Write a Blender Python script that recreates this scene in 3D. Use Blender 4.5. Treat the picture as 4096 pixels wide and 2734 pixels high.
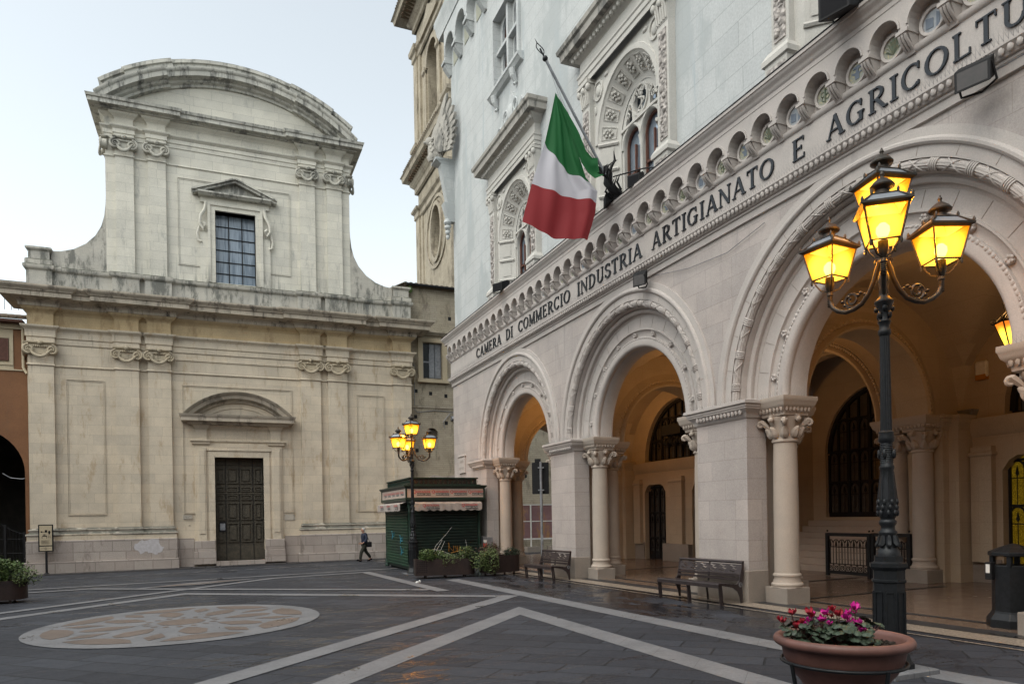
import bpy, bmesh, math, random
from mathutils import Vector, Matrix
from mathutils.geometry import tessellate_polygon
random.seed(7)
for o in list(bpy.data.objects): bpy.data.objects.remove(o)
S = bpy.context.scene
COL = S.collection
PI = math.pi
R = math.radians
sin, cos = math.sin, math.cos

# ---------------------------------------------------------------- camera
cd = bpy.data.cameras.new("camera"); cam = bpy.data.objects.new("camera", cd); COL.objects.link(cam)
cd.sensor_width = 36; cd.lens = 24.96; cd.shift_y = (2060.6-1367)/4096; cd.clip_end = 3000; cd.clip_start = .05
yaw, roll = .3956, -.01679
F = Vector((sin(yaw), cos(yaw), 0)); r0 = Vector((cos(yaw), -sin(yaw), 0)); u0 = Vector((0, 0, 1))
rr = r0*cos(roll)+u0*sin(roll); uu = -r0*sin(roll)+u0*cos(roll)
M4 = Matrix((rr, uu, -F)).transposed().to_4x4(); M4.translation = (0, 0, 1.85)
cam.matrix_world = M4
S.camera = cam
# ---------------------------------------------------------------- sky, sun, exposure
SUN_EL, SUN_AZ = R(56), R(-114)     # azimuth clockwise from +Y
w = bpy.data.worlds.new("World"); S.world = w; w.use_nodes = True
nt = w.node_tree; bg = nt.nodes['Background']
sky = nt.nodes.new('ShaderNodeTexSky'); sky.sky_type = 'NISHITA'; sky.sun_disc = False
sky.sun_elevation = SUN_EL; sky.sun_rotation = SUN_AZ; sky.air_density = 1.0; sky.dust_density = 2.2; sky.ozone_density = 1.6
hs2 = nt.nodes.new('ShaderNodeMix'); hs2.data_type = 'RGBA'; hs2.blend_type = 'MULTIPLY'; hs2.inputs[0].default_value = 1; hs2.inputs[7].default_value = (1.0, 1.02, .95, 1)
hs = nt.nodes.new('ShaderNodeHueSaturation'); hs.inputs['Saturation'].default_value = .35
nt.links.new(sky.outputs[0], hs.inputs['Color']); nt.links.new(hs.outputs[0], hs2.inputs[6]); nt.links.new(hs2.outputs[2], bg.inputs[0]); bg.inputs[1].default_value = .15
sl = bpy.data.lights.new("sun", 'SUN'); sun = bpy.data.objects.new("sun", sl); COL.objects.link(sun)
sl.energy = .5; sl.angle = R(90); sl.color = (1, .93, .82)
sd = Vector((sin(SUN_AZ)*cos(SUN_EL), cos(SUN_AZ)*cos(SUN_EL), sin(SUN_EL)))
sun.rotation_euler = (-sd).to_track_quat('-Z', 'Y').to_euler()
S.view_settings.view_transform = 'Standard'; S.view_settings.look = 'None'; S.view_settings.exposure = 1.1; S.view_settings.gamma = 1
S.render.engine = 'CYCLES'; S.cycles.max_bounces = 6; S.cycles.transparent_max_bounces = 12

# ---------------------------------------------------------------- materials
def lk(nt, a, b): nt.links.new(a, b)
def new_mat(name, col=(.5, .5, .5), rough=.8, metal=0, spec=.4):
    m = bpy.data.materials.new(name); m.use_nodes = True
    b = m.node_tree.nodes['Principled BSDF']
    b.inputs['Base Color'].default_value = (*col, 1); b.inputs['Roughness'].default_value = rough
    b.inputs['Metallic'].default_value = metal; b.inputs['Specular IOR Level'].default_value = spec
    return m, m.node_tree, b
def N(nt, t, **k):
    n = nt.nodes.new(t)
    for a, v in k.items():
        if isinstance(v, (int, float, str, bool)) and hasattr(n, a): setattr(n, a, v)
        else: n.inputs[a].default_value = v
    return n
def mixc(nt, fac, a, b, mode='MIX'):
    n = nt.nodes.new('ShaderNodeMix'); n.data_type = 'RGBA'; n.blend_type = mode
    for s, v in ((n.inputs[0], fac), (n.inputs[6], a), (n.inputs[7], b)):
        if isinstance(v, (int, float)): s.default_value = v
        elif isinstance(v, tuple): s.default_value = (*v, 1) if len(v) == 3 else v
        else: nt.links.new(v, s)
    return n.outputs[2]
def ramp(nt, fac, lo, hi):
    n = nt.nodes.new('ShaderNodeMapRange'); nt.links.new(fac, n.inputs[0])
    n.inputs[1].default_value = lo; n.inputs[2].default_value = hi; n.interpolation_type = 'SMOOTHSTEP'
    return n.outputs[0]
def math2(nt, op, a, b):
    n = nt.nodes.new('ShaderNodeMath'); n.operation = op
    for s, v in ((n.inputs[0], a), (n.inputs[1], b)):
        if isinstance(v, (int, float)): s.default_value = v
        else: nt.links.new(v, s)
    return n.outputs[0]
def coords(nt, scale=(1, 1, 1), rot=(0, 0, 0), loc=(0, 0, 0)):
    g = nt.nodes.new('ShaderNodeNewGeometry')
    mp = nt.nodes.new('ShaderNodeMapping'); mp.inputs[3].default_value = scale; mp.inputs[2].default_value = rot; mp.inputs[1].default_value = loc
    nt.links.new(g.outputs[0], mp.inputs[0]); return mp.outputs[0]
def noise(nt, vec, sc, det=4, rough=.6):
    n = nt.nodes.new('ShaderNodeTexNoise'); n.inputs['Scale'].default_value = sc; n.inputs['Detail'].default_value = det; n.inputs['Roughness'].default_value = rough
    nt.links.new(vec, n.inputs['Vector']); return n.outputs[0]
def bump(nt, b, h, strength=.3, dist=.02, prev=None):
    n = nt.nodes.new('ShaderNodeBump'); n.inputs['Strength'].default_value = strength; n.inputs['Distance'].default_value = dist
    nt.links.new(h, n.inputs['Height'])
    if prev is not None: nt.links.new(prev, n.inputs['Normal'])
    nt.links.new(n.outputs[0], b.inputs['Normal']); return n.outputs[0]
def plane_uv(nt, plane, rot=0):
    g = nt.nodes.new('ShaderNodeNewGeometry'); s = nt.nodes.new('ShaderNodeSeparateXYZ'); nt.links.new(g.outputs[0], s.inputs[0])
    c = nt.nodes.new('ShaderNodeCombineXYZ')
    if plane == 'MIX':      # walls of either direction: u = x + y
        nt.links.new(math2(nt, 'ADD', s.outputs[0], s.outputs[1]), c.inputs[0])
    else:
        nt.links.new(s.outputs['XYZ'.index(plane[0])], c.inputs[0])
    nt.links.new(s.outputs[2 if plane != 'XY' else 1], c.inputs[1])
    if rot:
        mp = nt.nodes.new('ShaderNodeMapping'); mp.inputs[2].default_value = (0, 0, rot); nt.links.new(c.outputs[0], mp.inputs[0]); return mp.outputs[0]
    return c.outputs[0]
def stone(name, c1, c2, mortar, plane=None, bw=.9, bh=.42, ms=.006, stain=None, stain_amt=.5, stain_lo=.55, streak=None, tint=.25,
          rough=.85, bmp=.25, fine=30, moss=None, joint_bump=.35, patch=None, hole=False):
    m, nt, b = new_mat(name, c1, rough)
    P = coords(nt)
    n1 = noise(nt, P, .9, 6, .65); n2 = noise(nt, P, fine, 5, .7)
    if plane:
        uv = plane_uv(nt, plane)
        br = N(nt, 'ShaderNodeTexBrick'); lk(nt, uv, br.inputs['Vector'])
        br.inputs['Color1'].default_value = (*c1, 1); br.inputs['Color2'].default_value = (*c2, 1); br.inputs['Mortar'].default_value = (*mortar, 1)
        br.inputs['Scale'].default_value = 1; br.inputs['Mortar Size'].default_value = ms; br.inputs['Mortar Smooth'].default_value = .3
        br.inputs['Brick Width'].default_value = bw; br.inputs['Row Height'].default_value = bh; br.offset = .37; br.squash = 1.35; br.squash_frequency = 3
        col = br.outputs[0]; jf = br.outputs[1]
    else:
        col = mixc(nt, ramp(nt, noise(nt, P, 2.5, 3), .35, .65), c1, c2); jf = None
    # broad tonal drift and mottling
    col = mixc(nt, tint, col, mixc(nt, ramp(nt, n1, .3, .7), tuple(v*.62 for v in c1), tuple(min(1, v*1.25) for v in c1)))
    col = mixc(nt, .30, col, mixc(nt, ramp(nt, n2, .25, .75), tuple(v*.6 for v in c2), tuple(min(1, v*1.3) for v in c1)))
    if patch:
        pn = noise(nt, coords(nt, (1, 1, .5), loc=(3, 7, 2)), .8, 5, .6)
        col = mixc(nt, math2(nt, 'MULTIPLY', ramp(nt, pn, .5, .62), .7), col, patch)
    if stain:
        sn = noise(nt, coords(nt, (1.6, 1.6, .5), loc=(11, 4, 0)), 1.1, 9, .72)
        col = mixc(nt, math2(nt, 'MULTIPLY', ramp(nt, sn, stain_lo, stain_lo+.13), stain_amt), col, stain)
    if streak:
        sc, z0, z1, lo = streak
        sn = noise(nt, coords(nt, (2.6, 2.6, .22), loc=(1, 2, 3)), 1.0, 9, .75)
        g = nt.nodes.new('ShaderNodeNewGeometry'); s = nt.nodes.new('ShaderNodeSeparateXYZ'); nt.links.new(g.outputs[0], s.inputs[0])
        zr = nt.nodes.new('ShaderNodeMapRange'); nt.links.new(s.outputs[2], zr.inputs[0]); zr.inputs[1].default_value = z0; zr.inputs[2].default_value = z1
        f = math2(nt, 'MULTIPLY', ramp(nt, sn, lo, lo+.14), zr.outputs[0])
        col = mixc(nt, f, col, sc)
    if moss:
        g = nt.nodes.new('ShaderNodeNewGeometry'); s = nt.nodes.new('ShaderNodeSeparateXYZ'); nt.links.new(g.outputs['True Normal'], s.inputs[0])
        f = math2(nt, 'MULTIPLY', ramp(nt, s.outputs[2], .35, .8), ramp(nt, noise(nt, P, 3, 6), .3, .5))
        col = mixc(nt, f, col, moss)
    lk(nt, col, b.inputs['Base Color'])
    h = bump(nt, b, n2, bmp, .015)
    if jf is not None:
        inv = math2(nt, 'SUBTRACT', 1.0, jf)
        bump(nt, b, inv, joint_bump, .012, h)
    return m
def tinted(name, c1, c2, sc=6, rough=.6, metal=0, bmp=.15, fine=60, spec=.4):
    m, nt, b = new_mat(name, c1, rough, metal, spec)
    P = coords(nt); n = noise(nt, P, sc, 6, .65)
    lk(nt, mixc(nt, ramp(nt, n, .35, .65), c1, c2), b.inputs['Base Color'])
    rr_ = nt.nodes.new('ShaderNodeMapRange'); lk(nt, n, rr_.inputs[0]); rr_.inputs[3].default_value = max(.03, rough-.15); rr_.inputs[4].default_value = min(1, rough+.15)
    lk(nt, rr_.outputs[0], b.inputs['Roughness'])
    if bmp: bump(nt, b, noise(nt, P, fine, 3), bmp, .006)
    return m
def emis(name, col, st, transp=0, hot=.36):
    m = bpy.data.materials.new(name); m.use_nodes = True; nt = m.node_tree; nt.nodes.clear()
    out = nt.nodes.new('ShaderNodeOutputMaterial'); e = nt.nodes.new('ShaderNodeEmission'); e.inputs[0].default_value = (*col, 1); e.inputs[1].default_value = st
    if transp:
        t = nt.nodes.new('ShaderNodeBsdfTransparent'); t.inputs[0].default_value = (1, .8, .3, 1)
        g = nt.nodes.new('ShaderNodeBsdfPrincipled'); g.inputs['Base Color'].default_value = (.8, .5, .1, 1); g.inputs['Roughness'].default_value = .25
        nz = noise(nt, coords(nt), 9, 3)
        tc = nt.nodes.new('ShaderNodeTexCoord'); vd = nt.nodes.new('ShaderNodeVectorMath'); vd.operation = 'DISTANCE'; lk(nt, tc.outputs['Object'], vd.inputs[0]); vd.inputs[1].default_value = (0, 0, hot)
        hf = ramp(nt, vd.outputs['Value'], .33, .19); lk(nt, mixc(nt, hf, tuple(col), (1, .60, .05)), e.inputs[0])  # glow falloff around the bulb is painted into the pane emission
        h3 = math2(nt, 'POWER', hf, 2.2)
        e2 = math2(nt, 'MULTIPLY', math2(nt, 'ADD', math2(nt, 'ADD', math2(nt, 'MULTIPLY', nz, .5), .55), math2(nt, 'MULTIPLY', h3, 1.6)), st); lk(nt, e2, e.inputs[1])
        m1 = nt.nodes.new('ShaderNodeMixShader'); m1.inputs[0].default_value = .12; lk(nt, e.outputs[0], m1.inputs[1]); lk(nt, g.outputs[0], m1.inputs[2])
        m2 = nt.nodes.new('ShaderNodeMixShader'); m2.inputs[0].default_value = transp; lk(nt, m1.outputs[0], m2.inputs[1]); lk(nt, t.outputs[0], m2.inputs[2])
        lk(nt, m2.outputs[0], out.inputs[0])
    else: lk(nt, e.outputs[0], out.inputs[0])
    return m

MAT = {}
DK = (.075, .08, .072)
MAT['ch_low'] = stone('church_ashlar_lower', (.64, .55, .425), (.46, .41, .34), (.31, .27, .215), 'MIX', 1.0, .46, .010, stain=(.36, .25, .14), stain_amt=.55, stain_lo=.53, tint=.4, streak=((.30, .25, .19), 5.5, 9.8, .56))  # warm tint of the street lamps is kept in this base colour
MAT['ch_frieze'] = stone('church_frieze_stone', (.50, .38, .22), (.44, .35, .23), (.26, .2, .13), 'MIX', 1.1, .37, .005, stain=(.25, .17, .09), stain_amt=.6, stain_lo=.5, tint=.45, moss=(.09, .08, .05))
MAT['ch_up'] = stone('church_ashlar_upper', (.67, .64, .555), (.52, .505, .455), (.31, .305, .28), 'MIX', 1.0, .44, .011, stain=(.27, .27, .255), stain_amt=.6, stain_lo=.57, tint=.35, streak=((.16, .16, .15), 15.0, 13.4, .50))
MAT['ch_pod'] = stone('church_podium_stone', (.50, .47, .41), (.40, .39, .36), (.22, .22, .2), 'MIX', .9, .4, .005, stain=DK, stain_amt=.75, stain_lo=.49, tint=.5, moss=(.07, .075, .055), streak=((.13, .135, .13), 12.0, 13.2, .53))
MAT['ch_corn'] = stone('church_cornice_weathered', (.52, .45, .36), (.40, .355, .29), (.2, .18, .15), None, stain=(.14, .12, .10), stain_amt=.7, stain_lo=.5, tint=.5, moss=(.06, .062, .05), streak=((.08, .07, .06), 10, 11, .54))
MAT['ch_corn_up'] = stone('church_upper_cornice_weathered', (.54, .525, .47), (.43, .425, .39), (.2, .2, .18), None, stain=(.10, .10, .095), stain_amt=.75, stain_lo=.49, tint=.5, moss=(.06, .062, .05), streak=((.10, .10, .095), 10, 11, .53))
MAT['ch_rough'] = stone('church_rough_plinth', (.34, .29, .26), (.50, .45, .41), (.13, .11, .095), 'MIX', .8, .48, .02, stain=(.16, .13, .11), stain_amt=.7, stain_lo=.54, fine=22, bmp=1.0, tint=.45)
MAT['ch_mould'] = stone('church_base_moulding', (.50, .45, .38), (.42, .39, .34), (.2, .2, .2), None, stain=(.17, .16, .14), stain_amt=.7, stain_lo=.5, moss=(.12, .12, .1))
MAT['ch_capital'] = stone('church_capital_stone', (.50, .42, .30), (.40, .35, .27), (.2, .2, .2), None, stain=(.16, .14, .11), stain_amt=.7, stain_lo=.52, fine=18, bmp=.8)
MAT['ch_cap_up'] = stone('church_upper_capital_stone', (.48, .46, .40), (.38, .37, .33), (.2, .2, .2), None, stain=(.12, .12, .11), stain_amt=.8, stain_lo=.5, fine=18, bmp=.8)
MAT['whitewash'] = tinted('white_patch_paint', (.52, .50, .52), (.44, .42, .43), 8, .8)
MAT['wood'] = tinted('dark_green_door_wood', (.050, .045, .034), (.080, .068, .050), 7, .8, bmp=.4, fine=90)
MAT['pal_low'] = stone('palace_ashlar_lower', (.45, .40, .375), (.33, .305, .295), (.20, .18, .165), 'MIX', .85, .42, .007, stain=(.27, .245, .235), stain_amt=.5, stain_lo=.57, tint=.34, streak=((.30, .28, .27), 4.6, 7.6, .55), fine=45, bmp=.12, joint_bump=.25)
MAT['pal_up'] = stone('palace_plaster_upper', (.50, .515, .515), (.45, .47, .475), (.25, .265, .27), 'MIX', 1.15, .5, .010, tint=.22, patch=(.36, .385, .39), fine=20, bmp=.12, joint_bump=.3, streak=((.38, .42, .44), 0, 1, .55))
MAT['pal_mould'] = stone('palace_moulded_stone', (.47, .43, .405), (.42, .39, .37), (.4, .4, .4), None, tint=.2, fine=50, bmp=.12, stain=(.29, .265, .25), stain_amt=.45, stain_lo=.58)
MAT['pal_plinth'] = stone('palace_plinth_granite', (.29, .25, .215), (.24, .21, .185), (.12, .1, .09), None, tint=.35, fine=70, bmp=.7, stain=(.2, .17, .14), stain_amt=.6)
MAT['pal_col'] = stone('palace_column_stone', (.42, .355, .30), (.38, .33, .285), (.4, .4, .4), None, tint=.2, fine=80, bmp=.2, stain=(.42, .37, .33), stain_amt=.4)
MAT['pal_shelf'] = stone('palace_window_shelf_weathered', (.36, .34, .31), (.42, .40, .36), (.2, .2, .2), None, stain=(.1, .1, .095), stain_amt=.85, stain_lo=.48, moss=(.06, .06, .055))
m, nt_, b_ = new_mat('palace_carved_stone', (.5, .45, .42), .85)
v_ = N(nt_, 'ShaderNodeTexVoronoi'); v_.inputs['Scale'].default_value = 9; lk(nt_, coords(nt_), v_.inputs['Vector'])
lk(nt_, mixc(nt_, ramp(nt_, v_.outputs[0], .1, .7), (.50, .46, .43), (.30, .275, .26)), b_.inputs['Base Color']); bump(nt_, b_, v_.outputs[0], 1.0, -.06)
MAT['carved'] = m
MAT['pal_trim'] = stone('palace_upper_trim_stone', (.53, .51, .475), (.48, .47, .44), (.4, .4, .4), None, tint=.25, fine=50, bmp=.15, stain=(.33, .33, .31), stain_amt=.5, stain_lo=.57)
MAT['portico'] = stone('portico_plaster', (.45, .365, .27), (.41, .335, .25), (.27, .215, .16), 'MIX', 1.1, .5, .004, tint=.25, fine=40, bmp=.1, joint_bump=.2)
MAT['brick'] = stone('old_yellow_brick', (.43, .375, .285), (.29, .25, .19), (.20, .165, .125), 'MIX', .42, .12, .016, tint=.45, stain=(.15, .125, .09), stain_amt=.75, stain_lo=.51, fine=25, bmp=.5, joint_bump=.6)
MAT['brick_trim'] = stone('old_brick_cornice', (.42, .37, .29), (.31, .27, .21), (.18, .15, .11), 'MIX', .42, .12, .016, tint=.4, stain=(.16, .13, .10), stain_amt=.7, stain_lo=.5, moss=(.1, .085, .06), joint_bump=.5)
MAT['ochre'] = stone('ochre_plaster', (.22, .105, .05), (.19, .09, .045), (.2, .1, .05), None, tint=.3, stain=(.15, .09, .055), stain_amt=.5)
MAT['cream'] = stone('cream_trim_plaster', (.50, .42, .29), (.46, .39, .28), (.3, .3, .3), None, tint=.25, stain=(.2, .17, .12), stain_amt=.6, stain_lo=.6)
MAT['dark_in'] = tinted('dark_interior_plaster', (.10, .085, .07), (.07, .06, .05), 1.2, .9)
MAT['tile'] = tinted('old_roof_tile', (.16, .10, .065), (.085, .08, .055), 5, .9, bmp=.5, fine=20)
MAT['shutter_brown'] = tinted('brown_shutter_wood', (.12, .045, .028), (.09, .035, .022), 9, .6)
MAT['shutter_grey'] = tinted('pale_grey_shutter_wood', (.30, .31, .33), (.22, .23, .25), 9, .7)
MAT['iron'] = tinted('dark_cast_iron', (.020, .022, .026), (.013, .015, .017), 14, .45, .35, bmp=.2, fine=120)
MAT['iron_warm'] = tinted('bronzed_cast_iron', (.055, .042, .030), (.030, .028, .026), 14, .42, .4, bmp=.2, fine=120)
MAT['black'] = tinted('black_iron', (.010, .010, .012), (.016, .016, .017), 10, .65, spec=.25)
MAT['rust'] = tinted('dark_brown_steel', (.040, .025, .022), (.028, .019, .018), 5, .55, .2)
MAT['bench'] = tinted('brown_painted_steel', (.050, .038, .038), (.034, .027, .028), 8, .38, .2)
MAT['green'] = tinted('kiosk_green_paint', (.009, .032, .021), (.012, .024, .018), 3, .45)
MAT['green_dk'] = tinted('kiosk_dark_green_trim', (.010, .024, .018), (.016, .032, .024), 6, .4)
MAT['awn'] = tinted('awning_canvas', (.40, .355, .325), (.32, .28, .26), 4, .85)
MAT['signboard'] = tinted('cream_sign_board', (.50, .41, .36), (.44, .36, .31), 4, .6)
MAT['red'] = new_mat('red_lettering', (.45, .02, .03), .5)[0]
MAT['ink'] = new_mat('black_lettering', (.010, .010, .012), .8, 0, .15)[0]
MAT['letter'] = new_mat('dark_bronze_letters', (.022, .026, .032), .4, .3)[0]
MAT['white'] = tinted('white_paint', (.72, .71, .68), (.62, .61, .58), 10, .6)
MAT['terra'] = tinted('terracotta_plastic', (.165, .078, .064), (.115, .056, .047), 3, .5, bmp=.1)
MAT['soil'] = tinted('potting_soil', (.016, .012, .009), (.03, .022, .016), 30, .95, bmp=1.0, fine=60)
MAT['leafA'] = tinted('cyclamen_leaves', (.014, .030, .016), (.060, .085, .055), 40, .5, bmp=0)
MAT['leafB'] = tinted('shrub_leaves', (.040, .085, .020), (.10, .14, .035), 12, .55, bmp=0)
MAT['leafC'] = tinted('variegated_ivy_leaves', (.16, .20, .07), (.05, .09, .03), 25, .55, bmp=0)
MAT['leafR'] = tinted('reddish_shrub_leaves', (.11, .025, .035), (.05, .06, .03), 14, .6, bmp=0)
MAT['petM'] = new_mat('magenta_petals', (.55, .012, .27), .5)[0]
MAT['petR'] = new_mat('crimson_petals', (.28, .004, .018), .5)[0]
MAT['petW'] = new_mat('white_petals', (.7, .66, .66), .5)[0]
MAT['glassdark'] = new_mat('dark_window_glass', (.02, .025, .03), .08, 0, .8)[0]
MAT['amber'] = emis('amber_lantern_glass', (1, .26, .001), .62, .22)
MAT['amber_dim'] = emis('orange_lantern_glass', (1, .24, .02), .9, .2, -.02)
MAT['bulb'] = emis('lit_bulb', (1, .82, .35), 9)
MAT['skylight_pane'] = new_mat('lantern_roof_glass', (.22, .24, .27), .18, 0, .8)[0]
MAT['metal_grey'] = tinted('galvanised_steel', (.22, .23, .25), (.30, .31, .33), 8, .45, .5)
MAT['skin'] = new_mat('skin', (.42, .23, .16), .55)[0]
MAT['hair'] = new_mat('grey_hair', (.42, .41, .40), .8)[0]
MAT['navy'] = tinted('navy_jacket_cloth', (.014, .020, .042), (.024, .032, .060), 20, .7)
MAT['trouser'] = tinted('dark_olive_trousers', (.020, .020, .014), (.028, .028, .02), 20, .8)
MAT['scarf'] = tinted('olive_scarf', (.07, .075, .045), (.05, .05, .03), 20, .9)

# ---------------------------------------------------------------- mesh helpers
ID = lambda x, y, z: (x, y, z)
CX, CY = 1.16, 38.5
TC = lambda u, d, z: (CX+u, CY-d, z)             # church frame: u along the front, d out of the wall
PX = 9.97
TP = lambda u, d, z: (PX-d, u, z)                # palace frame: u = y, d out of the wall
def gz(x, y): return .0085*(x-10.5)-.0112*(y-11.02)
class MB:
    def __init__(s, T=ID): s.v = []; s.f = []; s.T = T
    def add(s, vs, fs):
        n = len(s.v); s.v += [s.T(*p) for p in vs]; s.f += [tuple(i+n for i in f) for f in fs]; return s
    def box(s, x0, x1, y0, y1, z0, z1):
        return s.add([(x0,y0,z0),(x1,y0,z0),(x1,y1,z0),(x0,y1,z0),(x0,y0,z1),(x1,y0,z1),(x1,y1,z1),(x0,y1,z1)],
              [(0,3,2,1),(4,5,6,7),(0,1,5,4),(1,2,6,5),(2,3,7,6),(3,0,4,7)])
    def hexa(s, b, t):       # two quads, bottom and top
        return s.add(list(b)+list(t), [(0,3,2,1),(4,5,6,7),(0,1,5,4),(1,2,6,5),(2,3,7,6),(3,0,4,7)])
    def slab(s, outer, holes, d0, d1):      # polygon in (u,z) with holes, between depths d0 and d1
        loops = [outer]+list(holes); allp = [p for L in loops for p in L]; n = len(allp)
        tri = tessellate_polygon([[Vector((p[0], p[1], 0)) for p in L] for L in loops])
        vs = [(p[0], d1, p[1]) for p in allp]+[(p[0], d0, p[1]) for p in allp]
        fs = [tuple(t) for t in tri]+[tuple(i+n for i in reversed(t)) for t in tri]
        k = 0
        for L in loops:
            m = len(L)
            for i in range(m): a, b = k+i, k+(i+1) % m; fs.append((a, b, b+n, a+n))
            k += m
        return s.add(vs, fs)
    def lathe(s, cx, cy, prof, seg=16, a0=0, a1=2*PI, cap=True):
        full = abs(a1-a0-2*PI) < 1e-6; n = seg if full else seg+1; vs = []; fs = []
        for r, z in prof:
            for i in range(n):
                a = a0+(a1-a0)*i/seg; vs.append((cx+r*cos(a), cy+r*sin(a), z))
        for j in range(len(prof)-1):
            for i in range(seg):
                i2 = (i+1) % n; fs.append((j*n+i, j*n+i2, (j+1)*n+i2, (j+1)*n+i))
        if cap and full:
            if prof[0][0] > 1e-4: fs.append(tuple(range(n-1, -1, -1)))
            if prof[-1][0] > 1e-4: fs.append(tuple((len(prof)-1)*n+i for i in range(n)))
        return s.add(vs, fs)
    def ring(s, prof, uc, zc, a0=0, a1=PI, seg=32, close=False):   # sweep (r, d) about an arch centre in the (u,z) plane
        vs = []; fs = []; m = len(prof)
        for i in range(seg+1):
            a = a0+(a1-a0)*i/seg
            for r, d in prof: vs.append((uc+r*cos(a), d, zc+r*sin(a)))
        mm = m if close else m-1
        for i in range(seg):
            for j in range(mm):
                j2 = (j+1) % m; fs.append((i*m+j, i*m+j2, (i+1)*m+j2, (i+1)*m+j))
        if close and abs(a1-a0) < 2*PI-1e-3: fs.append(tuple(range(m))); fs.append(tuple(seg*m+j for j in range(m-1, -1, -1)))
        return s.add(vs, fs)
    def mould(s, path, prof, closed=False, caps=True):   # plan path (x,y), profile (out,z); outward = left of travel
        n = len(path); P = [Vector(p) for p in path]; nor = []
        for i in range(n):
            def nrm(a, b):
                d = (P[b]-P[a]); d.normalize(); return Vector((-d.y, d.x))
            if closed: a, b = nrm((i-1) % n, i), nrm(i, (i+1) % n)
            elif i == 0: a = b = nrm(0, 1)
            elif i == n-1: a = b = nrm(n-2, n-1)
            else: a, b = nrm(i-1, i), nrm(i, i+1)
            m = a+b; m /= max(.3, m.dot(a)); nor.append(m)
        vs = []; fs = []; k = len(prof)
        for i in range(n):
            for o, z in prof: q = P[i]+nor[i]*o; vs.append((q.x, q.y, z))
        for i in range(n if closed else n-1):
            i2 = (i+1) % n
            for j in range(k-1): fs.append((i*k+j, i2*k+j, i2*k+j+1, i*k+j+1))
        if not closed and caps: fs.append(tuple(range(k-1, -1, -1))); fs.append(tuple((n-1)*k+j for j in range(k)))
        if closed:
            fs.append(tuple(i*k+k-1 for i in range(n))); fs.append(tuple(i*k for i in range(n-1, -1, -1)))
        return s.add(vs, fs)
    def rmould(s, x0, x1, y0, y1, prof): return s.mould([(x0, y0), (x0, y1), (x1, y1), (x1, y0)], prof, True)
    def tube(s, pts, r, seg=8, cap=True):
        P = [Vector(p) for p in pts]; n = len(P); rs = r if isinstance(r, (list, tuple)) else [r]*n
        vs = []; fs = []; up = None
        for i in range(n):
            t = (P[min(i+1, n-1)]-P[max(i-1, 0)]); t.normalize()
            if up is None: up = Vector((0, 0, 1)) if abs(t.z) < .9 else Vector((1, 0, 0))
            a = t.cross(up)
            if a.length < 1e-4: a = t.cross(Vector((0, 1, 0)))
            a.normalize(); b = a.cross(t); up = b
            for j in range(seg):
                q = P[i]+(a*cos(2*PI*j/seg)+b*sin(2*PI*j/seg))*rs[i]; vs.append(tuple(q))
        for i in range(n-1):
            for j in range(seg):
                j2 = (j+1) % seg; fs.append((i*seg+j, i*seg+j2, (i+1)*seg+j2, (i+1)*seg+j))
        if cap: fs.append(tuple(range(seg-1, -1, -1))); fs.append(tuple((n-1)*seg+j for j in range(seg)))
        return s.add(vs, fs)
    def blob(s, c, r, nu=8, nv=5):
        rx, ry, rz = r if isinstance(r, tuple) else (r, r, r); vs = [(c[0], c[1], c[2]-rz)]; fs = []
        for j in range(1, nv):
            b = -PI/2+PI*j/nv
            for i in range(nu): a = 2*PI*i/nu; vs.append((c[0]+rx*cos(b)*cos(a), c[1]+ry*cos(b)*sin(a), c[2]+rz*sin(b)))
        vs.append((c[0], c[1], c[2]+rz)); T_ = len(vs)-1
        for i in range(nu):
            i2 = (i+1) % nu; fs.append((0, 1+i2, 1+i)); k = 1+(nv-2)*nu; fs.append((T_, k+i, k+i2))
            for j in range(nv-2): fs.append((1+j*nu+i, 1+j*nu+i2, 1+(j+1)*nu+i2, 1+(j+1)*nu+i))
        return s.add(vs, fs)
    def build(s, name, mat, parent=None, smooth=None, label=None, recalc=True, bevel=0):
        me = bpy.data.meshes.new(name); me.from_pydata([tuple(v) for v in s.v], [], s.f)
        if recalc or bevel:
            b = bmesh.new(); b.from_mesh(me); bmesh.ops.recalc_face_normals(b, faces=b.faces)
            if bevel:
                es = [e for e in b.edges if len(e.link_faces) == 2 and e.calc_face_angle(0) > .6]
                bmesh.ops.bevel(b, geom=es, offset=bevel, segments=1, affect='EDGES')
            b.to_mesh(me); b.free()
        me.materials.append(MAT[mat] if isinstance(mat, str) else mat)
        if smooth is not None:
            me.shade_smooth(); me.set_sharp_from_angle(angle=R(smooth))
        o = bpy.data.objects.new(name, me); COL.objects.link(o)
        if parent is not None: attach(o, parent)
        if label: o['label'] = label
        return o
def attach(o, parent):
    bpy_m = o.matrix_world.copy() if o.matrix_world else Matrix()
    o.parent = parent; o.matrix_parent_inverse = world_of(parent).inverted()
def world_of(o):
    m = Matrix.LocRotScale(o.location, o.rotation_euler, o.scale)
    if o.parent: m = world_of(o.parent) @ o.matrix_parent_inverse @ m
    return m
def tag(o, label, cat, group=None, kind=None):
    if label: o['label'] = label
    if cat: o['category'] = cat
    if group: o['group'] = group
    if kind: o['kind'] = kind
    return o
def thing(name, loc, label, cat, group=None, rz=0):
    o = bpy.data.objects.new(name, None); COL.objects.link(o); o.location = loc; o.rotation_euler = (0, 0, rz); o.empty_display_size = .2
    return tag(o, label, cat, group)
def copy_tree(o, parent=None):
    c = o.copy(); COL.objects.link(c)
    if parent is not None: c.parent = parent; c.matrix_parent_inverse = o.matrix_parent_inverse.copy()
    for ch in [x for x in list(bpy.data.objects) if x.parent == o]: copy_tree(ch, c)
    return c
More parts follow.
